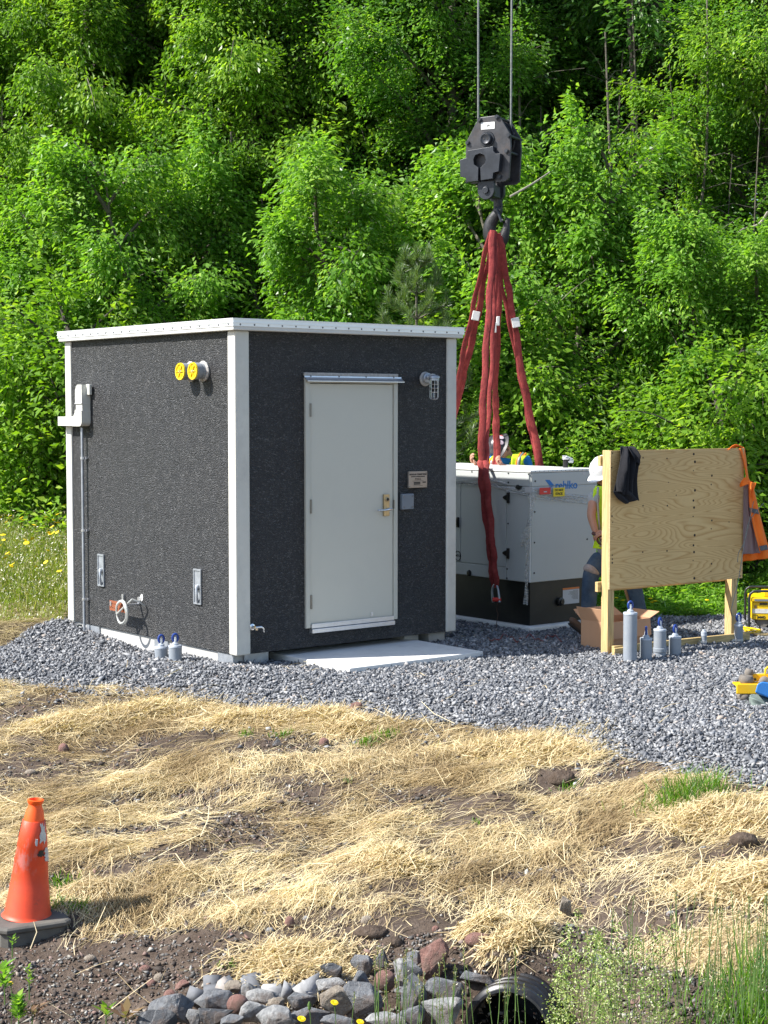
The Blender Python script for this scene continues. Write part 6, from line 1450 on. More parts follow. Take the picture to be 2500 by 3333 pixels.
def make_tree(key, seed, H, Rc, leafm, barkm, label, group=None, name='tree', **kw):
    mb, P, D, N, rnd, g = tree_parts(seed, H, Rc, **kw); t = thing(name, label, 'tree', (0, 0, 0), 0, group)
    mb.build('trunk', M[barkm], t, smooth=True)
    n = len(P); L = kw['leafL'] * g.uniform(.65, 1.25, n); Wd = kw['leafW'] * g.uniform(.7, 1.2, n)
    c = leaves('crown', P, D, N, L, Wd, rnd, M[leafm], t); c['kind'] = 'stuff'; TREEDEF[key] = t; TREECOUNT[key] = n; return t
TREECOUNT = {}
FG = 'broadleaf trees of the wood behind the building'
make_tree('a', 1, 13.0, 2.9, 'leafA', 'bark', '', n_limb=56, sprays=13, per=138, leafL=.088, leafW=.048)
make_tree('b', 2, 12.0, 2.6, 'leafB', 'bark', '', n_limb=56, sprays=13, per=132, leafL=.098, leafW=.042, droop=.9)
make_tree('c', 3, 13.5, 2.7, 'leafC', 'barkdark', '', n_limb=56, sprays=13, per=108, leafL=.09, leafW=.052, stems=2)
make_tree('d', 4, 6.0, 2.1, 'leafD', 'bark', '', n_limb=48, sprays=12, per=98, leafL=.105, leafW=.052, low=.04, droop=.7, stems=2)
make_tree('e', 5, 2.6, 1.25, 'leafB', 'barkdark', '', n_limb=26, sprays=5, per=75, leafL=.10, leafW=.05, low=.02, stems=2)
make_tree('f', 6, 15.0, 3.1, 'leafC', 'barkdark', '', n_limb=52, sprays=12, per=62, leafL=.12, leafW=.062, low=.35)
print('leaves', TREECOUNT)
# (kind, x at photo px, distance, rotation, scale, label)
plant = [
 ('b', 60, 27.5, 0.3, 1.0, 'yellow-green tree at the left edge, rising over the flowering meadow'),
 ('a', 330, 28.5, 1.9, 1.05, 'tall mid-green tree rising behind the left end of the white roof edge'),
 ('d', 70, 24.5, 2.2, .80, 'low bright bushy tree at the far left, above the meadow flowers'),
 ('d', 560, 23.5, 4.0, .95, 'fresh green bushy tree directly behind the left half of the roof'),
 ('a', 690, 27.0, 3.3, 1.0, 'tall mid-green tree behind the near corner of the roof'),
 ('b', 940, 25.5, 5.0, 1.05, 'light yellow-green tall tree behind the middle of the roof'),
 ('c', 1180, 27.5, .4, 1.0, 'deep green two-stemmed tree to the left of the hook block'),
 ('d', 1120, 22.5, 1.2, .90, 'bright bushy tree behind the right half of the roof'),
 ('c', 500, 31.5, 2.0, 1.05, 'dark two-stemmed tree in the gap where pale stems show, upper left'),
 ('a', 1430, 25.5, 4.1, .95, 'mid-green tree whose crown passes behind the hook block'),
 ('c', 1700, 25.0, 2.7, .90, 'deep green tree just right of the hook block'),
 ('d', 1760, 21.3, 3.0, .95, 'bright fresh tree behind the red slings, right of the hook'),
 ('f', 1950, 27.0, 1.0, .95, 'tall bare-trunked tree behind the thick dark trunk, left of the board centre'),
 ('f', 2130, 24.4, .8, .95, 'tall bare-stemmed tree with trunk visible above the plywood board'),
 ('c', 2380, 26.6, 5.6, .95, 'tall tree with bare dark trunk right of the board, upper right'),
 ('b', 2500, 22.5, .2, .85, 'light yellow-green tree crown entering at the right edge'),
 ('d', 2250, 20.8, 5.0, .75, 'low bushy tree directly behind the plywood board'),
 ('b', 300, 26.2, 5.5, .98, 'bright bushy tree behind the left wall, under the tall leftmost crowns'),
 ('b', 830, 25.6, 2.6, .98, 'bright bushy tree in the dark gap above the near corner of the roof'),
 ('a', 1480, 24.6, 4.6, .90, 'bright bushy tree behind the hook, filling the gap at mid height'),
 ('a', 2540, 22.6, 1.7, .75, 'bright bushy tree at mid height near the right edge'),
 ('a', 170, 30.5, 3.4, 1.0, 'mid-distance tree between the two leftmost trees, only its shaded side in view'),
 ('b', 470, 29.5, .7, 1.05, 'mid-distance yellow-green tree above the left end of the roof, behind the nearest row'),
 ('c', 740, 29.5, 5.1, 1.0, 'mid-distance deep green tree above the near corner of the roof, behind the nearest row'),
 ('b', 1080, 29.8, 2.1, 1.05, 'mid-distance yellow-green tree above the door, behind the nearest row'),
 ('a', 1360, 29.0, 1.1, 1.0, 'mid-distance tree just left of the left wire rope, behind the nearest row'),
 ('b', 1760, 28.8, 3.9, 1.0, 'mid-distance tree right of the right wire rope, behind the nearest row'),
 ('a', 2200, 29.2, 2.6, 1.0, 'mid-distance tree behind the bare stems at the upper right'),
 ('c', 640, 37.5, 4.9, 1.1, 'farthest tree closing the gap at the upper left'),
 ('a', 1060, 37.0, 1.6, 1.1, 'farthest tree closing the gap above the middle of the roof'),
 ('d', 2540, 20.3, .9, .70, 'low bushy tree behind the orange jacket at the right edge'),
 ('a', -180, 28.0, 2.2, 1.0, 'tree at the left frame edge, only its right boughs in view'),
 ('f', 180, 33.0, 1.3, 1.0, 'farther tall tree showing high between the two leftmost trees'),
 ('f', 820, 32.0, 3.8, 1.0, 'farther tall tree high above the near corner of the roof'),
 ('c', 1300, 31.0, 2.9, 1.0, 'farther dark tree high to the left of the wire ropes'),
 ('f', 1620, 30.0, 5.2, 1.0, 'farther tall tree seen between the two wire ropes'),
 ('a', 1860, 30.5, .1, 1.05, 'farther tree high to the right of the wire ropes'),
 ('f', 2320, 30.5, 4.4, 1.05, 'farther tall thin-leaved tree in the upper right, behind the bare trunks'),
 ('f', 2560, 28.0, 2.6, 1.0, 'farther tall tree at the upper right corner'),
 ('c', 0, 36.5, .9, 1.1, 'farthest dark tree in the upper left corner'),
 ('a', 1500, 36.5, 3.1, 1.1, 'farthest tree closing the gap behind the wire ropes'),
]
used = set()
for (k, px, yy, rot, sc_, lab_) in plant:
    src = TREEDEF[k]; o = src if k not in used else copy_tree(src); used.add(k)
    x = (px - 1250) / FPX * yy; o.location = (x, yy, Gs(x, yy) - .1); o.rotation_euler = (0, 0, rot); o.scale = (sc_,) * 3; o['label'] = lab_; o['group'] = FG
# shrubs of the wood edge
shr = [
 (30, 22.8, .2, 1.05, 'leafy shrub at the left edge, behind the yellow meadow flowers'),
 (150, 24.0, 1.7, 1.2, 'leafy shrub just left of the building, above the meadow'),
 (300, 22.5, 3.9, 1.3, 'leafy shrub behind the left wall of the building'),
 (1420, 20.8, 2.9, .75, 'leafy shrub between the building corner and the worker in the grey hat'),
 (1530, 21.5, 4.3, 1.25, 'leafy shrub behind the red slings'),
 (1700, 20.6, .4, 1.0, 'leafy shrub to the right behind the worker in the grey hat'),
 (1850, 20.0, 2.0, .95, 'leafy shrub behind the grey enclosure, left of the white hard hat'),
 (2010, 19.8, 1.2, .85, 'leafy shrub right behind the left post of the board'),
 (2130, 19.4, 5.2, .62, 'leafy shrub seen through the gap under the left half of the board'),
 (2270, 19.3, 3.4, .68, 'leafy shrub seen through the gap under the right half of the board'),
 (2380, 19.4, .9, .95, 'leafy shrub behind the right post of the board'),
 (2490, 18.9, 2.3, 1.05, 'leafy shrub at the right edge behind the yellow machine'),
]
for i, (px, yy, rot, sc_, lab_) in enumerate(shr):
    o = TREEDEF['e'] if i == 0 else copy_tree(TREEDEF['e']); o.name = 'shrub' if i == 0 else 'shrub.%03d' % i; x = (px - 1250) / FPX * yy
    o.location = (x, yy, Gs(x, yy) - .05); o.rotation_euler = (0, 0, rot); o.scale = (sc_,) * 3; o['label'] = lab_; o['category'] = 'shrub'; o['group'] = 'shrubs along the edge of the wood'
# bare slender trunks and dead branches seen in gaps
def stick(pts, rads, label, matl='bark', name='slender_tree', cat='tree'):
    o = thing(name, label, cat, pts[0], 0, 'bare stems in the gaps of the wood'); P, Q = spline([Vector(p) for p in pts], rads, 5); g = MB(); g.tube(P, Q, 7); g.build('stem', M[matl], o, world=True, smooth=True)
A = lambda px, py, yy: at(px, py, yy)
stick([A(855, 1080, 24.0), A(800, 800, 24.1), A(760, 560, 24.2), A(752, 430, 24.3)], [.035, .03, .024, .016], 'slender leaning grey trunk behind the left half of the roof')
stick([A(930, 1080, 25), A(905, 720, 25), A(900, 560, 25), A(915, 380, 25.2)], [.03, .026, .02, .014], 'pale thin trunk in the dark gap left of the roof centre', 'deadwood')
stick([A(2040, 1480, 23.2), A(2075, 1200, 23.2), A(2035, 900, 23.2), A(2065, 400, 23.3), A(2040, -100, 23.4)], [.07, .065, .055, .05, .04], 'thick dark trunk rising above the left part of the plywood board', 'barkdark')
stick([A(2230, 1480, 22.6), A(2200, 1100, 22.6), A(2250, 800, 22.7), A(2290, 400, 22.8), A(2275, -100, 22.9)], [.08, .07, .06, .05, .04], 'thick grey trunk rising above the middle of the plywood board')
stick([A(2290, 1400, 23.0), A(2340, 1000, 23.0), A(2320, 600, 23.1), A(2365, 0, 23.2)], [.06, .05, .045, .04], 'dark trunk right of the thick grey one, upper right', 'barkdark')
stick([A(2110, 1300, 21.8), A(2118, 900, 22), A(2125, 780, 22)], [.045, .04, .03], 'short pale broken trunk above the plywood board', 'deadwood')
stick([A(2170, 830, 20.8), A(2200, 870, 20.8), A(2225, 895, 20.8)], [.02, .02, .012], 'bleached dead branch pointing down in the upper right', 'deadwood', 'dead_branch', 'branch')
stick([A(2500, 690, 20.5), A(2470, 730, 20.6), A(2420, 745, 20.6), A(2400, 760, 20.6)], [.02, .018, .012, .006], 'bleached curving dead branch at the right edge', 'deadwood', 'dead_branch', 'branch')
stick([A(1660, 640, 19.5), A(1730, 600, 19.6), A(1790, 560, 19.8)], [.014, .012, .008], 'thin bare twig just right of the hook', 'deadwood', 'dead_branch', 'branch')
stick([A(1745, 1560, 20.4), A(1750, 1400, 20.6), A(1742, 1200, 21)], [.035, .03, .025], 'thin pale trunk right of the red slings, low', 'deadwood')

# multi-stemmed bare undergrowth trees
def bare_tree(px, yy, seed, label, n_st=7, spread=150, top=(-100, 600)):
    g_ = random.Random(seed); b_ = at(px, 1560, yy); o = thing('bare_tree', label, 'tree', (b_.x, yy, Gs(b_.x, yy)), 0)
    for k in range(n_st):
        x0 = px + g_.uniform(-spread, spread) * .5; x1 = x0 + g_.uniform(-90, 90); yt = g_.uniform(*top); r0 = g_.uniform(.014, .036); y_ = yy + g_.uniform(-.1, 1.6)
        P, Q = spline([at(x0, 1560, y_), at((x0 * 2 + x1) / 3 + g_.uniform(-25, 25), (1560 * 2 + yt) / 3, y_), at((x0 + x1 * 2) / 3 + g_.uniform(-25, 25), (1560 + yt * 2) / 3, y_), at(x1, yt, y_)], [r0, r0 * .85, r0 * .65, r0 * .35], 5)
        m_ = MB(); m_.tube(P, Q, 6)
        for q in range(9):
            i = g_.randrange(4, len(P) - 1); d = Vector((g_.choice((-1, 1)) * g_.uniform(.3, 1), g_.uniform(-.8, .2), g_.uniform(-.1, .9))).normalized(); L = g_.uniform(.3, 1.0); m_.tube([P[i], P[i] + d * L * .5 + Vector((0, 0, .04)), P[i] + d * L + Vector((0, 0, -.05))], [Q[i] * .45, Q[i] * .3, .003], 4, caps=False)
        m_.build('stem', M[g_.choice(('barkdark', 'barkdark', 'bark'))], o, world=True, smooth=True)
bare_tree(2060, 22.4, 3, 'clump of thin bare stems in the dark gap above the left part of the board')
bare_tree(2270, 21.9, 8, 'clump of thin bare stems above the middle of the board, upper right', 8, 190)
bare_tree(2450, 21.5, 12, 'clump of thin bare stems near the right edge above the orange jacket', 6, 140)
bare_tree(1780, 23.2, 21, 'clump of thin bare stems behind the leaves right of the hook', 6, 160)
bare_tree(1420, 24.5, 30, 'clump of thin bare stems left of the wire ropes', 6, 160, (0, 500))
bare_tree(880, 24.0, 41, 'clump of thin pale stems above the left half of the roof', 6, 180, (300, 700))
bare_tree(330, 25.0, 52, 'clump of thin stems behind the leftmost end of the roof', 5, 160, (300, 800))
# young white pine behind the roof
def pine(px, yy, H, label):
    x = (px - 1250) / FPX * yy; t = thing('pine_sapling', label, 'pine tree', (x, yy, Gs(x, yy))); g = np.random.default_rng(44); mb = MB(); mb.tube([(0, 0, 0), (0, 0, H)], [.05, .012], 7); Ps = []; Ds = []
    for k in range(int(H / .30)):
        z = .5 + k * .30; Lb = (H - z) * .33 + .22
        for j in range(6):
            a = j * pi / 3 + k * .7 + g.normal() * .15; el = R(28) + g.normal() * .1; d = np.array([cos(a) * cos(el), sin(a) * cos(el), sin(el)]); tip = np.array([0, 0, z]) + d * Lb; tip2 = tip + np.array([0, 0, .12])
            mb.tube([(0, 0, z), tip, tip2], [.012, .006, .003], 4, caps=False)
            m = 420; u = g.uniform(.25, 1, m); p = np.array([0, 0, z]) + np.outer(u, d * Lb); Ps.append(p); dd = d * .9 + g.normal(size=(m, 3)) * .55; dd[:, 2] += .35; Ds.append(dd)
            m = 120; u = g.uniform(0, 1, m); p = tip + np.outer(u, tip2 - tip); Ps.append(p); dd = g.normal(size=(m, 3)) * .35; dd[:, 2] += .9; Ds.append(dd)
    m = 500; u = g.uniform(0, 1, m); Ps.append(np.stack([0 * u, 0 * u, H - .3 + .4 * u], 1)); dd = g.normal(size=(m, 3)) * .4; dd[:, 2] += .8; Ds.append(dd)
    P = np.concatenate(Ps); D = np.concatenate(Ds); n = len(P); mb.build('trunk', M['bark'], t, smooth=True); c = leaves('crown', P, D, g.normal(size=(n, 3)), g.uniform(.09, .14, n), .005, g.random(n), M['needle'], t); c['kind'] = 'stuff'
pine(1355, 19.8, 3.75, 'young white pine with upright candles just behind the right end of the roof')

# ------------------------------------------------------------------ meadow, weeds behind the pad
def field(n, x0, x1, y0, y1, ok): x, y = scatter(n, x0, x1, y0, y1); k = ok(x, y); return x[k], y[k]
x, y = field(120000, -7.5, -2.0, 16.0, 27, lambda x, y: in_view(x, y, .3) & ~is_gravel(x, y) & (x < -.10 * y - 1.2) & (rng.random(len(x)) < np.where(y < 17.6, .30, 1.0) * np.interp(y, [17, 27], [1, .5])))
n = len(x); print('meadow', n); P = np.stack([x, y, G(x, y) - .02], 1); D = rng.normal(size=(n, 3)) * .3; D[:, 2] = 1
Lh = np.interp(y, [16.3, 18, 20, 25], [.08, .20, .40, .60]) * rng.uniform(.5, 1.25, n)
o = blades('meadow_grass', P, D, Lh, .009, np.clip(rng.beta(2, 3, n) + .25 * (fbm(x * 1.2, y * 1.2, 61, 3)), 0, 1), M['grass']); tag(o, 'tall green meadow grass left of the building', kind='stuff')
# pale seed haze
m = 24000; k = rng.choice(n, m); P2 = P[k] + np.stack([rng.normal(size=m) * .03, rng.normal(size=m) * .03, Lh[k] * rng.uniform(.75, 1.15, m)], 1)
o = leaves('meadow_seed_heads', P2, rng.normal(size=(m, 3)) + [0, 0, 1], rng.normal(size=(m, 3)), .04, .010, rng.random(m), M['seed']); tag(o, 'pale grass seed heads in the meadow', kind='stuff')
# yellow meadow flowers
fx, fy = field(520, -7, -2.5, 18.0, 26, lambda x, y: in_view(x, y, .2) & (x < -.13 * y - 1.0)); g = MB(); gs = MB()
for a, b_ in zip(fx, fy):
    h = float(np.interp(b_, [18, 20, 25], [.32, .55, .75])) * random.uniform(.8, 1.1); z0 = Gs(a, b_); r_ = random.uniform(.026, .040); Mx = Matrix.Translation((a, b_, z0 + h)) @ Matrix.Rotation(random.uniform(-.6, .6), 4, 'X') @ Matrix.Rotation(random.uniform(-.6, .6), 4, 'Y')
    g.lathe([(0, -.006), (r_, .006), (r_ * .5, .010), (0, .008)], 7, Mx)
o = g.build('meadow_flowers', M['petal']); tag(o, 'many small yellow flowers standing in the meadow grass', kind='stuff')
# weeds behind the gravel on the right
x, y = field(21000, -1, 6.5, 17.6, 22.5, lambda x, y: in_view(x, y, .3) & ~is_gravel(x, y) & (x > .2)); n = len(x); print('weeds', n)
hh = np.interp(y, [17.6, 19, 22], [.12, .38, .55]) * rng.uniform(.3, 1.1, n); k3 = np.repeat(np.arange(n), 6); m = len(k3)
P = np.stack([x[k3], y[k3], G(x[k3], y[k3])], 1) + np.stack([rng.normal(size=m) * .05, rng.normal(size=m) * .05, hh[k3] * rng.random(m)], 1); D = rng.normal(size=(m, 3)); D[:, 2] *= .5; N = rng.normal(size=(m, 3)) * .5 + [0, 0, 1]
o = leaves('weeds', P, D, N, rng.uniform(.05, .12, m), rng.uniform(.015, .035, m), np.clip(rng.beta(2, 2, m), 0, 1), M['leafD']); tag(o, 'low leafy weeds along the far side of the gravel', kind='stuff')
for (px, py) in ((2012, 1962), (2122, 1968), (2028, 1948), (2140, 1958)): pass
g = MB()
for (px, py) in ((2005, 1948), (2027, 1956), (2122, 1962), (2132, 1958), (2117, 1950), (2300, 1955)):
    c = at(px, py, 17.9); g.lathe([(0, -.006), (.03, .008), (.015, .014), (0, .01)], 8, Matrix.Translation(c))
o = g.build('buttercups', M['petal']); tag(o, 'yellow flower heads in the weeds seen under the board', kind='stuff')
# hay along the meadow edge
def strawmesh(name, x, y, ang, L, W, rnd, matl, lift, label, amp=.25):
    n = len(x); z = G(x, y) + lift; el = rng.normal(size=n) * amp * .35 + .05; D = np.stack([np.cos(ang) * np.cos(el), np.sin(ang) * np.cos(el), np.sin(el)], 1)
    # follow the slope
    sl = (G(x + np.cos(ang) * .1, y + np.sin(ang) * .1) - G(x - np.cos(ang) * .1, y - np.sin(ang) * .1)) / .2; D[:, 2] += sl
    D = nrm(D); P0 = np.stack([x, y, z], 1); S = nrm(np.cross(D, np.tile([0, 0, 1.0], (n, 1))) + rng.normal(size=(n, 3)) * .35); Bn = nrm(np.cross(D, S)); L = L[:, None]; Wd = W[:, None]
    bend = rng.normal(size=n)[:, None] * .12; bz = rng.uniform(-.02, .10, n)[:, None]
    pts = [P0 - D * L * .5 - S * bend * L - Bn * 0, P0 + np.array([0, 0, 1.0]) * bz * L, P0 + D * L * .5 - S * bend * L * rng.uniform(.3, 1, n)[:, None]]
    V = np.stack([pts[0] - S * Wd * .5, pts[0] + S * Wd * .5, pts[1] - S * Wd * .5, pts[1] + S * Wd * .5, pts[2] - S * Wd * .35, pts[2] + S * Wd * .35], 1).reshape(-1, 3)
    b = np.arange(n)[:, None] * 6; F = np.concatenate([b + np.array([[0, 1, 3, 2]]), b + np.array([[2, 3, 5, 4]])], 0)
    o = np_mesh(name, V, F, matl, None, {'rnd': np.tile(rnd, 2)}); tag(o, label, kind='stuff'); return o
x, y = field(14000, -5.2, -2.4, 13.8, 18.2, lambda x, y: in_view(x, y, .2) & ~is_gravel(x, y) & (y > 14.6)); n = len(x)
strawmesh('old_hay', x, y, rng.uniform(0, 2 * pi, n), rng.uniform(.08, .25, n), np.full(n, .005), rng.beta(2, 2, n), M['hay'], rng.random(n) * .03, 'greyish dry hay at the foot of the meadow, left of the gravel mound')

# ------------------------------------------------------------------ straw on the bank
bare = [(120,2515,190,50),(30,2500,120,60),(330,2445,60,20),(560,2410,200,30),(860,2420,180,45),(1090,2425,120,30),(930,2540,150,60),(1010,2590,110,45),(1780,2545,130,45),(1650,2600,60,30),(1950,2540,220,25),
        (2050,2760,230,70),(2260,2740,160,55),(2430,2730,90,40),(1990,2900,230,80),(2150,2990,220,60),(1900,3050,180,60),(2450,2560,130,40),(1330,2700,60,14),(770,2660,80,14),(640,2790,60,16),(400,2600,70,16),(150,2290,190,32),(60,2330,110,28),(2330,2800,90,50),
        (1500,3000,230,55),(1250,3020,240,50),(1000,2990,130,40),(930,3050,180,40),(330,3130,420,90),(60,3120,200,110),(560,3130,260,70),(1320,2860,70,14),(300,2720,60,14),(1080,2880,60,16),(1130,2330,90,10)]
bw_ = []
for (px, py, rx, ry) in bare:
    c = gnd(px, py); e1 = gnd(px + rx, py); e2 = gnd(px, py - ry); bw_.append((c.x, c.y, abs(e1.x - c.x), max(.08, abs(e2.y - c.y))))
def straw_density(x, y):
    q = qd(x, y); d = sstep(-.12, .10, q + .20 * fbm(x * 2.2, y * 2.2, 15, 3)) 
    low_ = np.interp(x, [-3, -1.6, -.9, -.3, .25, .9, 1.5, 3], [9.0, 8.85, 8.65, 8.4, 8.5, 8.35, 7.7, 6.6])
    d = d * sstep(-.18, .14, y - low_ + .35 * fbm(x * 3, y * 3, 25, 3))
    for (cx_, cy_, rx, ry) in bw_:
        r2 = ((x - cx_) / rx) ** 2 + ((y - cy_) / ry) ** 2; d = d * (1 - .90 * np.exp(-r2 ** 1.6 * .9))
    d = d * np.clip(.56 + 3.1 * fbm(x * 2.1 + y * .8, y * 3.3 - x, 41, 4), .06, 1.0)
    return d
n = 520000; x, y = scatter(n, -3.5, 3.4, 6.2, 14.2); dns = straw_density(x, y); keep = in_view(x, y, .25) & (rng.random(n) < dns); x, y = x[keep], y[keep]; dk = dns[keep]; n = len(x); print('straw', n)
flow = R(38) + 2.3 * fbm(x * .9, y * .9, 51, 3) * 2.0 + np.where(rng.random(n) < .42, rng.uniform(-1.6, 1.6, n), rng.normal(size=n) * .45)
lift = rng.random(n) ** 1.6 * .030 * np.clip(dk * 1.3, .15, 1) + .004
Ls = rng.gamma(3, .333, n) * .115 + .02
strawmesh('straw_mulch', x, y, flow, Ls, rng.uniform(.0016, .0042, n), np.clip(rng.beta(2.4, 1.8, n) + 1.1 * fbm(x * 2.2, y * 2.2, 71, 3), 0, 1), M['straw'], lift, 'dry golden straw mulch strewn over the soil bank')
# heaped straw tufts
hx_ = []; tufts = [(1700,2440,.30),(1760,2470,.25),(860,2345,.22),(780,2350,.2),(1045,2335,.18),(250,2350,.3),(500,2315,.3),(180,2370,.2),(1300,2800,.14),(1320,2830,.12),(2300,2650,.25),(2400,2680,.25),(2450,2870,.3),(1150,2370,.2),(1620,2450,.25),(1640,3090,.07),(1720,3050,.09),(1560,3020,.08),(950,3130,.22),(1000,3170,.18),(1090,2350,.14)]
for (px, py, r_) in tufts:
    c = gnd(px, py); m = int(1600 * r_ / .25); hx_.append(np.stack([c.x + rng.normal(size=m) * r_ * .75, c.y + rng.normal(size=m) * r_ * .45, np.full(m, r_), np.full(m, c.x), np.full(m, c.y)], 1))
H = np.concatenate(hx_); n = len(H); rr_ = np.exp(-(((H[:, 0] - H[:, 3]) / H[:, 2]) ** 2 + ((H[:, 1] - H[:, 4]) / (H[:, 2] * .6)) ** 2))
strawmesh('straw_tufts', H[:, 0], H[:, 1], R(30) + rng.normal(size=n) * .7, rng.uniform(.08, .22, n), rng.uniform(.003, .006, n), np.clip(rng.beta(3, 2, n) + .1, 0, 1), M['straw'], rr_ * .065 * rng.random(n) + .008, 'thicker heaps of straw along the top and foot of the bank', amp=1.0)
# stray long stalks
n = 130; x, y = scatter(n, -3, 3, 7.6, 13); k = in_view(x, y, .1) & (qd(x, y) > 0); x, y = x[k], y[k]; n = len(x)
strawmesh('long_stalks', x, y, rng.uniform(0, pi, n), rng.uniform(.22, .45, n), np.full(n, .0048), np.clip(rng.beta(4, 2, n) + .2, 0, 1), M['straw'], rng.random(n) * .04 + .05, 'long pale stalks lying across the straw and pebbles', amp=.6)
# a few straws on the gravel
n = 160; x, y = scatter(n, -3.4, 3.2, 9.6, 14); k = in_view(x, y, .1) & is_gravel(x, y) & (qd(x, y) > -1.6); x, y = x[k], y[k]; n = len(x)
strawmesh('stray_straw', x, y, rng.uniform(0, pi, n), rng.uniform(.08, .22, n), np.full(n, .005), rng.beta(3, 2, n), M['straw'], np.full(n, .035), 'single straws scattered on the gravel')

# green tufts in the straw, grass on the right
def tuft(list_, name, matl, label, W=.005):
    Ps = []; Ds = []; Ls_ = []
    for (px, py, r_, h, m) in list_:
        c = gnd(px, py); Ps.append(np.stack([c.x + rng.normal(size=m) * r_, c.y + rng.normal(size=m) * r_ * .6, np.zeros(m)], 1)); Ds.append(np.concatenate([rng.normal(size=(m, 2)) * .45, np.ones((m, 1))], 1)); Ls_.append(h * rng.uniform(.4, 1.1, m))
    P = np.concatenate(Ps); P[:, 2] = G(P[:, 0], P[:, 1]); n = len(P); o = blades(name, P, np.concatenate(Ds), np.concatenate(Ls_), W, np.clip(rng.beta(2, 2, n), 0, 1), matl, bend=.9); tag(o, label, kind='stuff')
tuft([(2230,2600,.13,.18,260),(2180,2620,.12,.12,160),(2280,2580,.10,.20,140),(1850,2570,.05,.09,30)], 'grass_tuft', M['grassnear'], 'green grass tuft at the gravel edge on the right side')
tuft([(1180,2430,.05,.07,60),(1215,2415,.05,.08,60),(1255,2400,.05,.10,60),(920,2400,.04,.09,40),(800,2395,.03,.08,30),(1205,2490,.03,.04,20),(200,2890,.07,.10,70),(240,2960,.06,.07,50),(190,2950,.05,.08,40),(750,3150,.03,.04,24),(1130,2545,.02,.05,16),(1560,2680,.02,.05,14),(1710,2465,.04,.08,40)], 'green_sprouts', M['grassnear'], 'small green sprouts coming through the straw', W=.006)
# tall grass in the lower right corner
n = 5200; x = rng.uniform(1.05, 2.35, n); y = rng.uniform(6.35, 7.6, n); pxx = (x / y) * FPX + 1250; kp = rng.random(n) < np.interp(pxx, [1750, 2100, 2300, 2520], [.015, .05, .28, .62]); x, y, pxx = x[kp], y[kp], pxx[kp]; n = len(x)
P = np.stack([x, y, G(x, y) - .02], 1); D = np.stack([rng.normal(size=n) * .22, rng.normal(size=n) * .2, np.ones(n)], 1); Lh = np.interp(pxx, [1750, 2250, 2500], [.09, .15, .26]) * rng.uniform(.4, 1.2, n)
o = blades('bank_grass', P, D, Lh, .0055, np.clip(rng.beta(2, 2.0, n), 0, 1), M['grassnear'], bend=1.0); tag(o, 'tall green grass blades in the lower right corner', kind='stuff')
# grass stems with seed heads
def stalks(lst, name, label, matl_stem='stem'):
    g = MB(); Ps = []; Ds = []
    for (px, py, yy, h, hl) in lst:
        b_ = at(px, py, yy); b_ = Vector((b_.x, b_.y, b_.z)); lean = Vector((random.uniform(-.12, .12), random.uniform(-.05, .05), 1)).normalized(); root = b_ - lean * h
        P, Q = spline([root, root + lean * h * .5 + Vector((random.uniform(-.01, .01), 0, 0)), b_], [.0022, .0018, .0012], 4); g.tube(P, Q, 4)
        m = int(hl / .004); u = rng.random(m); Ps.append(np.array(b_)[None] - np.outer(u * hl, np.array(lean)) + rng.normal(size=(m, 3)) * .004); dd = rng.normal(size=(m, 3)) * .5; dd[:, 2] += .9; Ds.append(dd)
    o = g.build(name, M[matl_stem]); P = np.concatenate(Ps); n = len(P); h_ = leaves('seed_head', P, np.concatenate(Ds), rng.normal(size=(n, 3)), .013, .005, rng.random(n) * .6, M['seed'], o); h_['kind'] = 'stuff'; tag(o, label, kind='stuff')
random.seed(21)
lst = []
for k in range(110):
    px = random.choice([random.uniform(1150, 1720), random.uniform(1900, 2500), random.uniform(2250, 2500)]); yy = random.uniform(6.5, 7.3); top = random.uniform(3080, 3300) if px < 1800 else random.uniform(2900, 3200)
    lst.append((px, top, yy, random.uniform(.25, .5), random.uniform(.03, .09)))
stalks(lst, 'grass_stalks', 'thin grass stalks with small seed heads in front of the culvert and rocks')
# bedstraw
Ps = []; g = MB()
random.seed(5)
for k in range(50):
    px = max(1805, random.choice([random.gauss(1940, 55), random.gauss(2130, 60), random.gauss(1850, 30), random.gauss(1960, 50), random.uniform(1800, 2350)])); yy = random.uniform(6.5, 7.2); top = at(px, random.uniform(3020, 3300) if random.random() < .8 else random.uniform(2960, 3060), yy); ln = random.uniform(.15, .38)
    lean = Vector((random.uniform(-.2, .2), random.uniform(-.1, .1), 1)).normalized(); root = top - lean * (ln + .1); g.tube([root, top], [.0018, .001], 3)
    m = int(ln * 520); u = rng.random(m) ** 1.3; sp = .012 + .045 * np.sin(pi * np.clip(u, 0, .9)) ; p = np.array(top)[None] - np.outer(u * ln, np.array(lean)) + rng.normal(size=(m, 3)) * sp[:, None] * .55; Ps.append(p)
P = np.concatenate(Ps); n = len(P); print('bedstraw', n); o = g.build('bedstraw', M['stem']); h_ = leaves('florets', P, rng.normal(size=(n, 3)), rng.normal(size=(n, 3)) + [0, 0, 1], rng.uniform(.007, .017, n), .0065, rng.random(n) ** 1.5, M['bedstraw'], o); h_['kind'] = 'stuff'; tag(o, 'frothy pale green bedstraw weeds along the bottom right of the bank', kind='stuff')

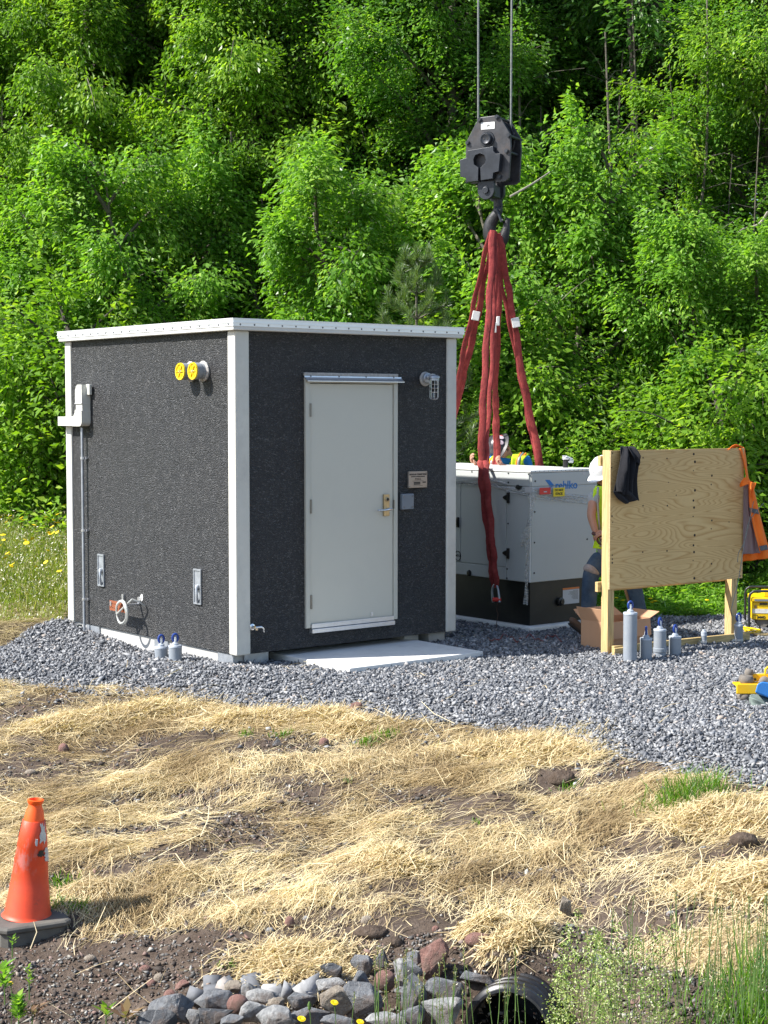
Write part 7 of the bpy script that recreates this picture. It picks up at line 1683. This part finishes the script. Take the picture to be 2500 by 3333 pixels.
# leafy plants lower left
def sprig(px, py, yy, label, matl, n_leaf, ln, lw, h, group=None, spread=.8, name='leafy_plant'):
    b_ = at(px, py, yy); o = thing(name, label, 'plant', b_, 0, group); m = n_leaf; a = np.arange(m) * 2.4 + rng.normal(size=m) * .3; u = np.linspace(.15, 1, m)
    P = np.array(b_)[None] + np.stack([rng.normal(size=m) * .006, rng.normal(size=m) * .006, u * h], 1); D = np.stack([np.cos(a) * spread, np.sin(a) * spread, np.ones(m) * .7], 1); N = np.stack([-np.cos(a) * .6, -np.sin(a) * .6, np.ones(m)], 1)
    inv = _mw(o).inverted(); P = P - np.array(b_)[None]; c = leaves('foliage', P, D, N, rng.uniform(.7, 1.1, m) * ln, lw, rng.random(m), matl, o, fold=.15); g = MB(); g.tube([(0, 0, -.06), (0, 0, h)], [.004, .002], 5); g.build('stem', M['stem'], o)
sprig(15, 3230, 7.55, 'bright green leafy plant at the lower left edge', M['leafD'], 22, .075, .032, .12); sprig(60, 3330, 7.45, 'lowest green leafy plant in the bottom left corner', M['leafD'], 40, .06, .028, .12); sprig(95, 3215, 7.7, 'small feathery yellow-green seedling under the cone', M['leafB'], 20, .035, .012, .10)
sprig(345, 3320, 7.5, 'plant with yellow-green pointed leaves at the bottom, left of the reddish sprig', M['leafB'], 8, .085, .024, .05); sprig(410, 3325, 7.45, 'reddish-leaved sprig at the bottom beside the grey riprap', M['redleaf'], 8, .125, .038, .03, spread=1.1); sprig(105, 3320, 7.5, 'dull red-leaved plant in the bottom left, under the cone', M['redleaf'], 10, .09, .03, .05, spread=1.2)
sprig(40, 3080, 8.35, 'tiny green sprig right under the base of the traffic cone', M['leafD'], 7, .045, .015, .04)

# three hawkweed flowers and a bud
def flower(px, py, yy, r_, label, bud=False):
    c = at(px, py, yy); o = thing('hawkweed', label, 'flower', c); root = c + Vector((random.uniform(-.02, .02), .02, -.30)); g = MB(); P, Q = spline([root, c + Vector((.006, 0, -.12)), c], [.0022, .002, .0018], 4); g.tube(P, Q, 5); g.build('stem', M['stem'], o, world=True)
    g = MB(); g.lathe([(.004, -.014), (.008, -.008), (.007, 0)], 10, Matrix.Translation(c)); 
    if bud: g.lathe([(.006, -.004), (.009, .008), (.004, .022), (0, .024)], 10, Matrix.Translation(c))
    g.build('calyx', M['stem'], o, world=True, smooth=True)
    if not bud:
        T_ = Matrix.Rotation(R(18), 4, 'X') @ Matrix.Rotation(R(12), 4, 'Y')
        for ring, (m, l_) in enumerate(((18, 1.0), (13, .68), (7, .38))):
            for k in range(m):
                a = 2 * pi * k / m + ring * .2; w_ = r_ * .17; g = MB() if (ring == 0 and k == 0) else None
                d = T_ @ Vector((cos(a), sin(a), .15 + .25 * ring)); s_ = T_ @ Vector((-sin(a), cos(a), 0))
                pts = [c + s_ * w_ * .3, c + d * r_ * l_ * .8 + s_ * w_, c + d * r_ * l_, c + d * r_ * l_ * .8 - s_ * w_, c - s_ * w_ * .3]
                if ring == 0 and k == 0: gg = MB()
                gg.add(pts, [(0, 1, 2, 3, 4)])
        gg.build('flower_head', M['petal'], o, world=True)
flower(1088, 3264, 7.0, .019, 'yellow flower head in front of the tan rock, right of the other two'); flower(981, 3317, 6.9, .020, 'yellow flower head in front of the pale grey rocks, leftmost of three'); flower(1172, 3327, 6.85, .018, 'lowest yellow flower head, at the bottom edge near the blue-grey rock'); flower(1007, 3277, 6.95, .02, 'closed green flower bud between the yellow flower heads', bud=True)
flower(35, 3200, 7.6, .012, 'tiny yellow flower at the left edge below the cone')

# ------------------------------------------------------------------ rocks
def rock(px, py, wpx, hpx, matl, label, group=None, yy=None, seed=None, ang=.55, dep=.8, rough=.5, lift=0.0, name='rock', flat=1.0, rot=0.0):
    if yy is None:
        p = gnd(px, py + hpx * .35); yy = p.y + .03
    c = at(px, py, yy); s_ = yy / FPX; w_, hh_ = wpx * s_ / 2, hpx * s_ / 2; sd = seed if seed is not None else int(px * 7 + py)
    bm = bmesh.new(); bmesh.ops.create_icosphere(bm, subdivisions=3, radius=1.0); rr_ = random.Random(sd)
    planes = [(Vector((rr_.gauss(0, 1), rr_.gauss(0, 1), rr_.gauss(0, 1))).normalized(), rr_.uniform(.50, .82)) for _ in range(11)] if ang > .3 else [(Vector((rr_.gauss(0, 1), rr_.gauss(0, 1), rr_.gauss(0, 1))).normalized(), rr_.uniform(.86, .95)) for _ in range(5)]
    for v in bm.verts:
        p = v.co.copy()
        for (nn, d) in planes:
            k = p.dot(nn) - d
            if k > 0: p -= nn * k
        p += p.normalized() * (mnoise.noise(p * 2.2 + Vector((sd % 97, 0, 0))) * .10 * rough + mnoise.noise(p * 6 + Vector((0, sd % 89, 0))) * .05 * rough)
        v.co = p
    if ang > .3:
        bm.free(); bm = bmesh.new()
        for _ in range(15):
            d = Vector((rr_.gauss(0, 1), rr_.gauss(0, 1), rr_.gauss(0, 1))).normalized(); bm.verts.new(d * rr_.uniform(.85, 1.1))
        h_ = bmesh.ops.convex_hull(bm, input=bm.verts)
        bmesh.ops.delete(bm, geom=[v for v in bm.verts if not v.link_faces], context='VERTS')
        bmesh.ops.dissolve_limit(bm, angle_limit=R(14), verts=bm.verts, edges=bm.edges); bmesh.ops.bevel(bm, geom=list(bm.edges), offset=.05, segments=1, affect='EDGES')
        bmesh.ops.triangulate(bm, faces=bm.faces); bmesh.ops.subdivide_edges(bm, edges=bm.edges, cuts=2, use_grid_fill=True)
        for v in bm.verts: v.co += v.co.normalized() * (mnoise.noise(v.co * 2.5 + Vector((sd % 97, 0, 0))) * .05 + mnoise.noise(v.co * 9 + Vector((0, sd % 89, 0))) * .025)
    xs = [v.co.x for v in bm.verts]; zs = [v.co.z for v in bm.verts]; ys = [v.co.y for v in bm.verts]
    sx_ = w_ * 2 / (max(xs) - min(xs)); sz_ = hh_ * 2 / (max(zs) - min(zs)); sy_ = (w_ + hh_) * dep / (max(ys) - min(ys))
    for v in bm.verts: v.co.x *= sx_; v.co.z *= sz_; v.co.y *= sy_
    if rot: bmesh.ops.rotate(bm, verts=bm.verts, cent=(0, 0, 0), matrix=Matrix.Rotation(rot, 3, 'Y'))
    if ang <= .3:
        for f in bm.faces: f.smooth = True
    me = bpy.data.meshes.new(name); bm.to_mesh(me); bm.free(); me.materials.append(M[matl]); o = bpy.data.objects.new(name, me); o.location = c + Vector((0, 0, lift)); link(o); tag(o, label, 'rock', group); return o
RG = 'riprap rocks at the foot of the bank'
rr = [
 (559,3291,132,78,'rock_slate','large blue-grey angular rock, leftmost big one of the riprap',7.55),(518,3326,118,62,'rock_dark','dark angular rock in front of the leftmost blue-grey riprap rock',7.42),
 (707,3255,120,52,'rock_slate','wide flat blue-grey rock left of the upright red-brown boulder',7.68),(702,3303,102,60,'rock_dark','dark grey wedge rock just below the wide flat blue-grey one',7.5),
 (774,3270,64,58,'rock_red','rounded red-brown boulder between the grey riprap rocks on the left',7.58),(759,3214,50,38,'rock_tan','tan lumpy stone above the rounded red-brown boulder',7.78),
 (806,3222,42,58,'rock_pale','narrow pale grey rock leaning right above the red-brown boulder',7.75),(852,3243,96,42,'rock_pale','pale flat rock with white veins under the straw tuft',7.7),
 (822,3301,96,66,'rock_pale','whitish angular block to the right of the red-brown boulder',7.48),(904,3311,108,58,'rock_pale','broad whitish rock at the bottom, left of the yellow flowers',7.42),
 (984,3252,84,50,'rock_slate','slate-grey rock under the straw, above the leftmost yellow flower',7.66),(996,3301,118,50,'rock_slate','flat-topped slate slab behind the leftmost yellow flower',7.5),
 (1081,3262,96,88,'rock_tan','tan conglomerate block behind the upper yellow flower',7.58),(1080,3209,92,42,'rock_pale','white flat rock on top of the tan conglomerate block',7.75),
 (1076,3163,64,40,'rock_dark','small dark rock above the white flat rock',7.95),(1179,3140,70,56,'rock_slate','slate block high on the bank above the blue-grey block',8.0),
 (1181,3257,116,98,'rock_slate','big blue-grey veined block right of the tan conglomerate',7.56),(1174,3193,50,50,'rock_slate','blue-grey knob sitting on the big blue-grey veined block',7.72),
 (1095,3326,100,40,'rock_slate','grey rock cut by the bottom edge between the yellow flowers',7.38),(630,3311,46,54,'rock_pale','small pale upright rock between two dark riprap rocks',7.5),
 (755,3328,70,36,'rock_slate','small slate rock at the bottom edge below the red-brown boulder',7.38),(900,3268,50,34,'rock_tan','small tan stone wedged above the broad whitish rock',7.62),
 (1253,3192,64,62,'rock_red','red stone with crumbly soil on top, right of the blue-grey block',7.74),(1317,3165,86,80,'rock_pale','pale rock with a bright white face, left of the tall red slab',7.8),
 (1344,3245,76,112,'rock_slate','tall light grey rock standing between the red stone and the culvert',7.55),(1411,3124,84,128,'rock_red','tall upright red sandstone slab above the culvert',7.92),
 (1448,3219,118,72,'rock_slate','wide veined grey rock just left of the culvert pipe',7.66),(1448,3288,124,76,'rock_pale','light grey rock at the bottom left of the culvert opening',7.48),
 (1255,3322,120,44,'rock_pale','pale rock slab cut by the bottom edge left of the culvert',7.4),(1340,3305,80,62,'rock_slate','smooth grey rock face at the bottom, two rocks left of the culvert',7.45),
 (1243,3122,40,54,'rock_dark','dark hollow-shaded rock under the overhanging soil',8.0),(1344,3122,50,46,'rock_slate','small grey rock against the left side of the tall red slab',7.95),
 (1565,3180,108,34,'rock_slate','striped slate slab lying over the top of the culvert',7.86)]
for (px, py, w_, h_, m_, lb, yy) in rr: rock(px, py, w_ * 1.17, h_ * 1.2, m_, lb, RG, yy=yy, ang=.15 if m_ == 'rock_red' and w_ < 100 and h_ < 70 else .6)
# fill stones between (dark recess)
fx_ = rng.uniform(640, 1500, 150); fy_ = rng.uniform(3225, 3370, 150)
P = np.array([tuple(at(a, b_, 7.88)) for a, b_ in zip(fx_, fy_)]); P[:, 1] += rng.uniform(-.02, .10, 150)
stones('riprap_fill', P, rng.uniform(.05, .11, 150), M['gravel'], 'smaller broken stones packed between the riprap rocks', flat=.9, jit=.2)
SG = 'loose stones on the bank'
ss = [(1555,3060,88,54,'rock_red','rounded red-brown stone resting on the straw above the culvert',.15),(1158,2302,46,40,'rock_red','pinkish rough stone sitting at the lower edge of the gravel',.6),(207,2440,36,44,'rock_red','upright pink stone in the dark soil patch at the upper left of the bank',.15),
 (100,2515,40,24,'rock_tan','low pinkish-tan stone in the soil patch, left of the upright pink stone',.15),(1055,2418,34,36,'rock_red','pinkish stone half out of a dark hollow near the top of the bank',.15),(907,2421,36,34,'rock_dark','black stone near the top of the straw, left of the pinkish one',.6),
 (294,3120,44,24,'rock_tan','smooth pale oval pebble in the bare soil right of the cone',.1),(472,3154,40,28,'rock_red','reddish flat-faced stone, upper one of the pair below the cone shadow',.15),(492,3204,32,36,'rock_red','dark red rounded stone left of the round grey one',.1),
 (518,3186,38,38,'rock_tan','round grey-tan stone among pebbles at the lower left',.1),(598,3209,48,38,'rock_red','flat pinkish slab of stone right of the round grey-tan one',.6),(554,3242,46,44,'rock_red','round reddish stone just above the leftmost grey riprap',.1),
 (822,3147,38,26,'rock_red','small red-brown stone at the lower edge of the straw',.15),(943,3004,34,46,'rock_red','mauve oval stone standing in pebbles beside a white round one',.1),(864,2978,20,28,'rock_tan','small dark-streaked upright pebble at the straw edge',.1),
 (997,2993,26,26,'rock_pale','pale round pebble right of the mauve oval stone',.1),(879,3029,28,22,'rock_pale','white angular pebble below the dark-streaked one',.3),(1196,2999,46,40,'rock_tan','brownish oval stone leaning right above the riprap',.1),
 (1418,3025,26,26,'rock_red','small dark red pebble left of the rounded red-brown stone',.1),(1460,3026,28,18,'rock_pale','pale pebble just right of the small dark red one',.1),(1953,3134,46,62,'rock_slate','dark slate stone upright among the pale green weeds',.6),
 (1836,2967,42,72,'rock_tan','tall brown-grey stone standing at the right end of the straw',.4),(1858,3016,28,18,'rock_pale','small whitish pebble below the tall brown-grey stone',.1),(2351,3107,60,32,'rock_tan','tan flat stone under the tall grass on the right',.3),
 (2247,3138,42,28,'rock_red','pinkish stone half hidden by weeds at the right',.2),(1868,3298,66,44,'rock_tan','whitish-tan stone at the bottom, right of the culvert',.4),(1885,2541,34,16,'rock_pale','pale flat pebble at the gravel edge on the right',.1),
 (2185,2975,34,22,'rock_pale','whitish pebble in the bare soil patch on the right',.2),(1320,3162,18,16,'rock_pale','tiny white pebble over the riprap',.2),(1128,3114,28,20,'rock_pale','white pebble above the slate block of the riprap',.15)]
for (px, py, w_, h_, m_, lb, a_) in ss[:-2] + ss[-1:]: rock(px, py, w_, h_, m_, lb, SG, ang=a_, name='stone')
# clods of dark soil
for (px, py, w_, h_, lb) in ((1830,2535,90,60,'dark crumbly soil clod left of the green grass tuft, at the gravel edge'),(2420,2735,100,60,'dark crumbly soil clod near the right edge of the bank'),(1210,3035,110,50,'dark soil clod hanging over the riprap'),(600,3245,80,44,'dark soil clod over the leftmost riprap rocks'),(1630,3110,120,50,'dark soil clod above the culvert pipe'),(1280,3070,70,46,'dark soil clod left of the tall red slab')):
    o = rock(px, py, w_, h_, 'soil', lb, 'soil clods', ang=.1, rough=1.8, name='soil_clod'); o['category'] = 'soil clod'

# ------------------------------------------------------------------ culvert
cc = at(1655, 3358, 7.62); cu = thing('culvert_pipe', 'black corrugated plastic culvert pipe end poking out of the bank', 'culvert', cc, 0)
ax = Vector((.30, .95, -.10)).normalized(); Mx = frameM((0, 0, 0), ax)
prof = []; R0, R1 = .200, .224
for k in range(11):
    z = k * .075; prof += [(R0, z), (R0 + .004, z + .008), (R1, z + .018), (R1 + .003, z + .035), (R1, z + .052), (R0 + .004, z + .064)]
g = MB(); n_ = 56
vs = []; fs = []
for (r_, z) in prof:
    for j in range(n_): a = 2 * pi * j / n_; vs.append(Mx @ Vector((r_ * cos(a), r_ * sin(a), z)))
for i in range(len(prof) - 1):
    for j in range(n_): fs.append((i * n_ + j, i * n_ + (j + 1) % n_, (i + 1) * n_ + (j + 1) % n_, (i + 1) * n_ + j))
g.add(vs, fs); g.build('corrugated_wall', M['hdpe'], cu, smooth=True)
g = MB(); vs = []; fs = []; inn = [(R0 + .002, -.002), (R0 - .010, -.004), (R0 - .014, .01), (R0 - .014, .9), (0.001, .9)]
for (r_, z) in inn:
    for j in range(n_): a = 2 * pi * j / n_; vs.append(Mx @ Vector((r_ * cos(a), r_ * sin(a), z)))
for i in range(len(inn) - 1):
    for j in range(n_): fs.append((i * n_ + j, i * n_ + (j + 1) % n_, (i + 1) * n_ + (j + 1) % n_, (i + 1) * n_ + j))
g.add(vs, fs); g.build('pipe_liner', M['hdpe'], cu, smooth=True)
_t = sum(len(m.loops) - 2 * len(m.polygons) for m in bpy.data.meshes); print('TRIS', _t)
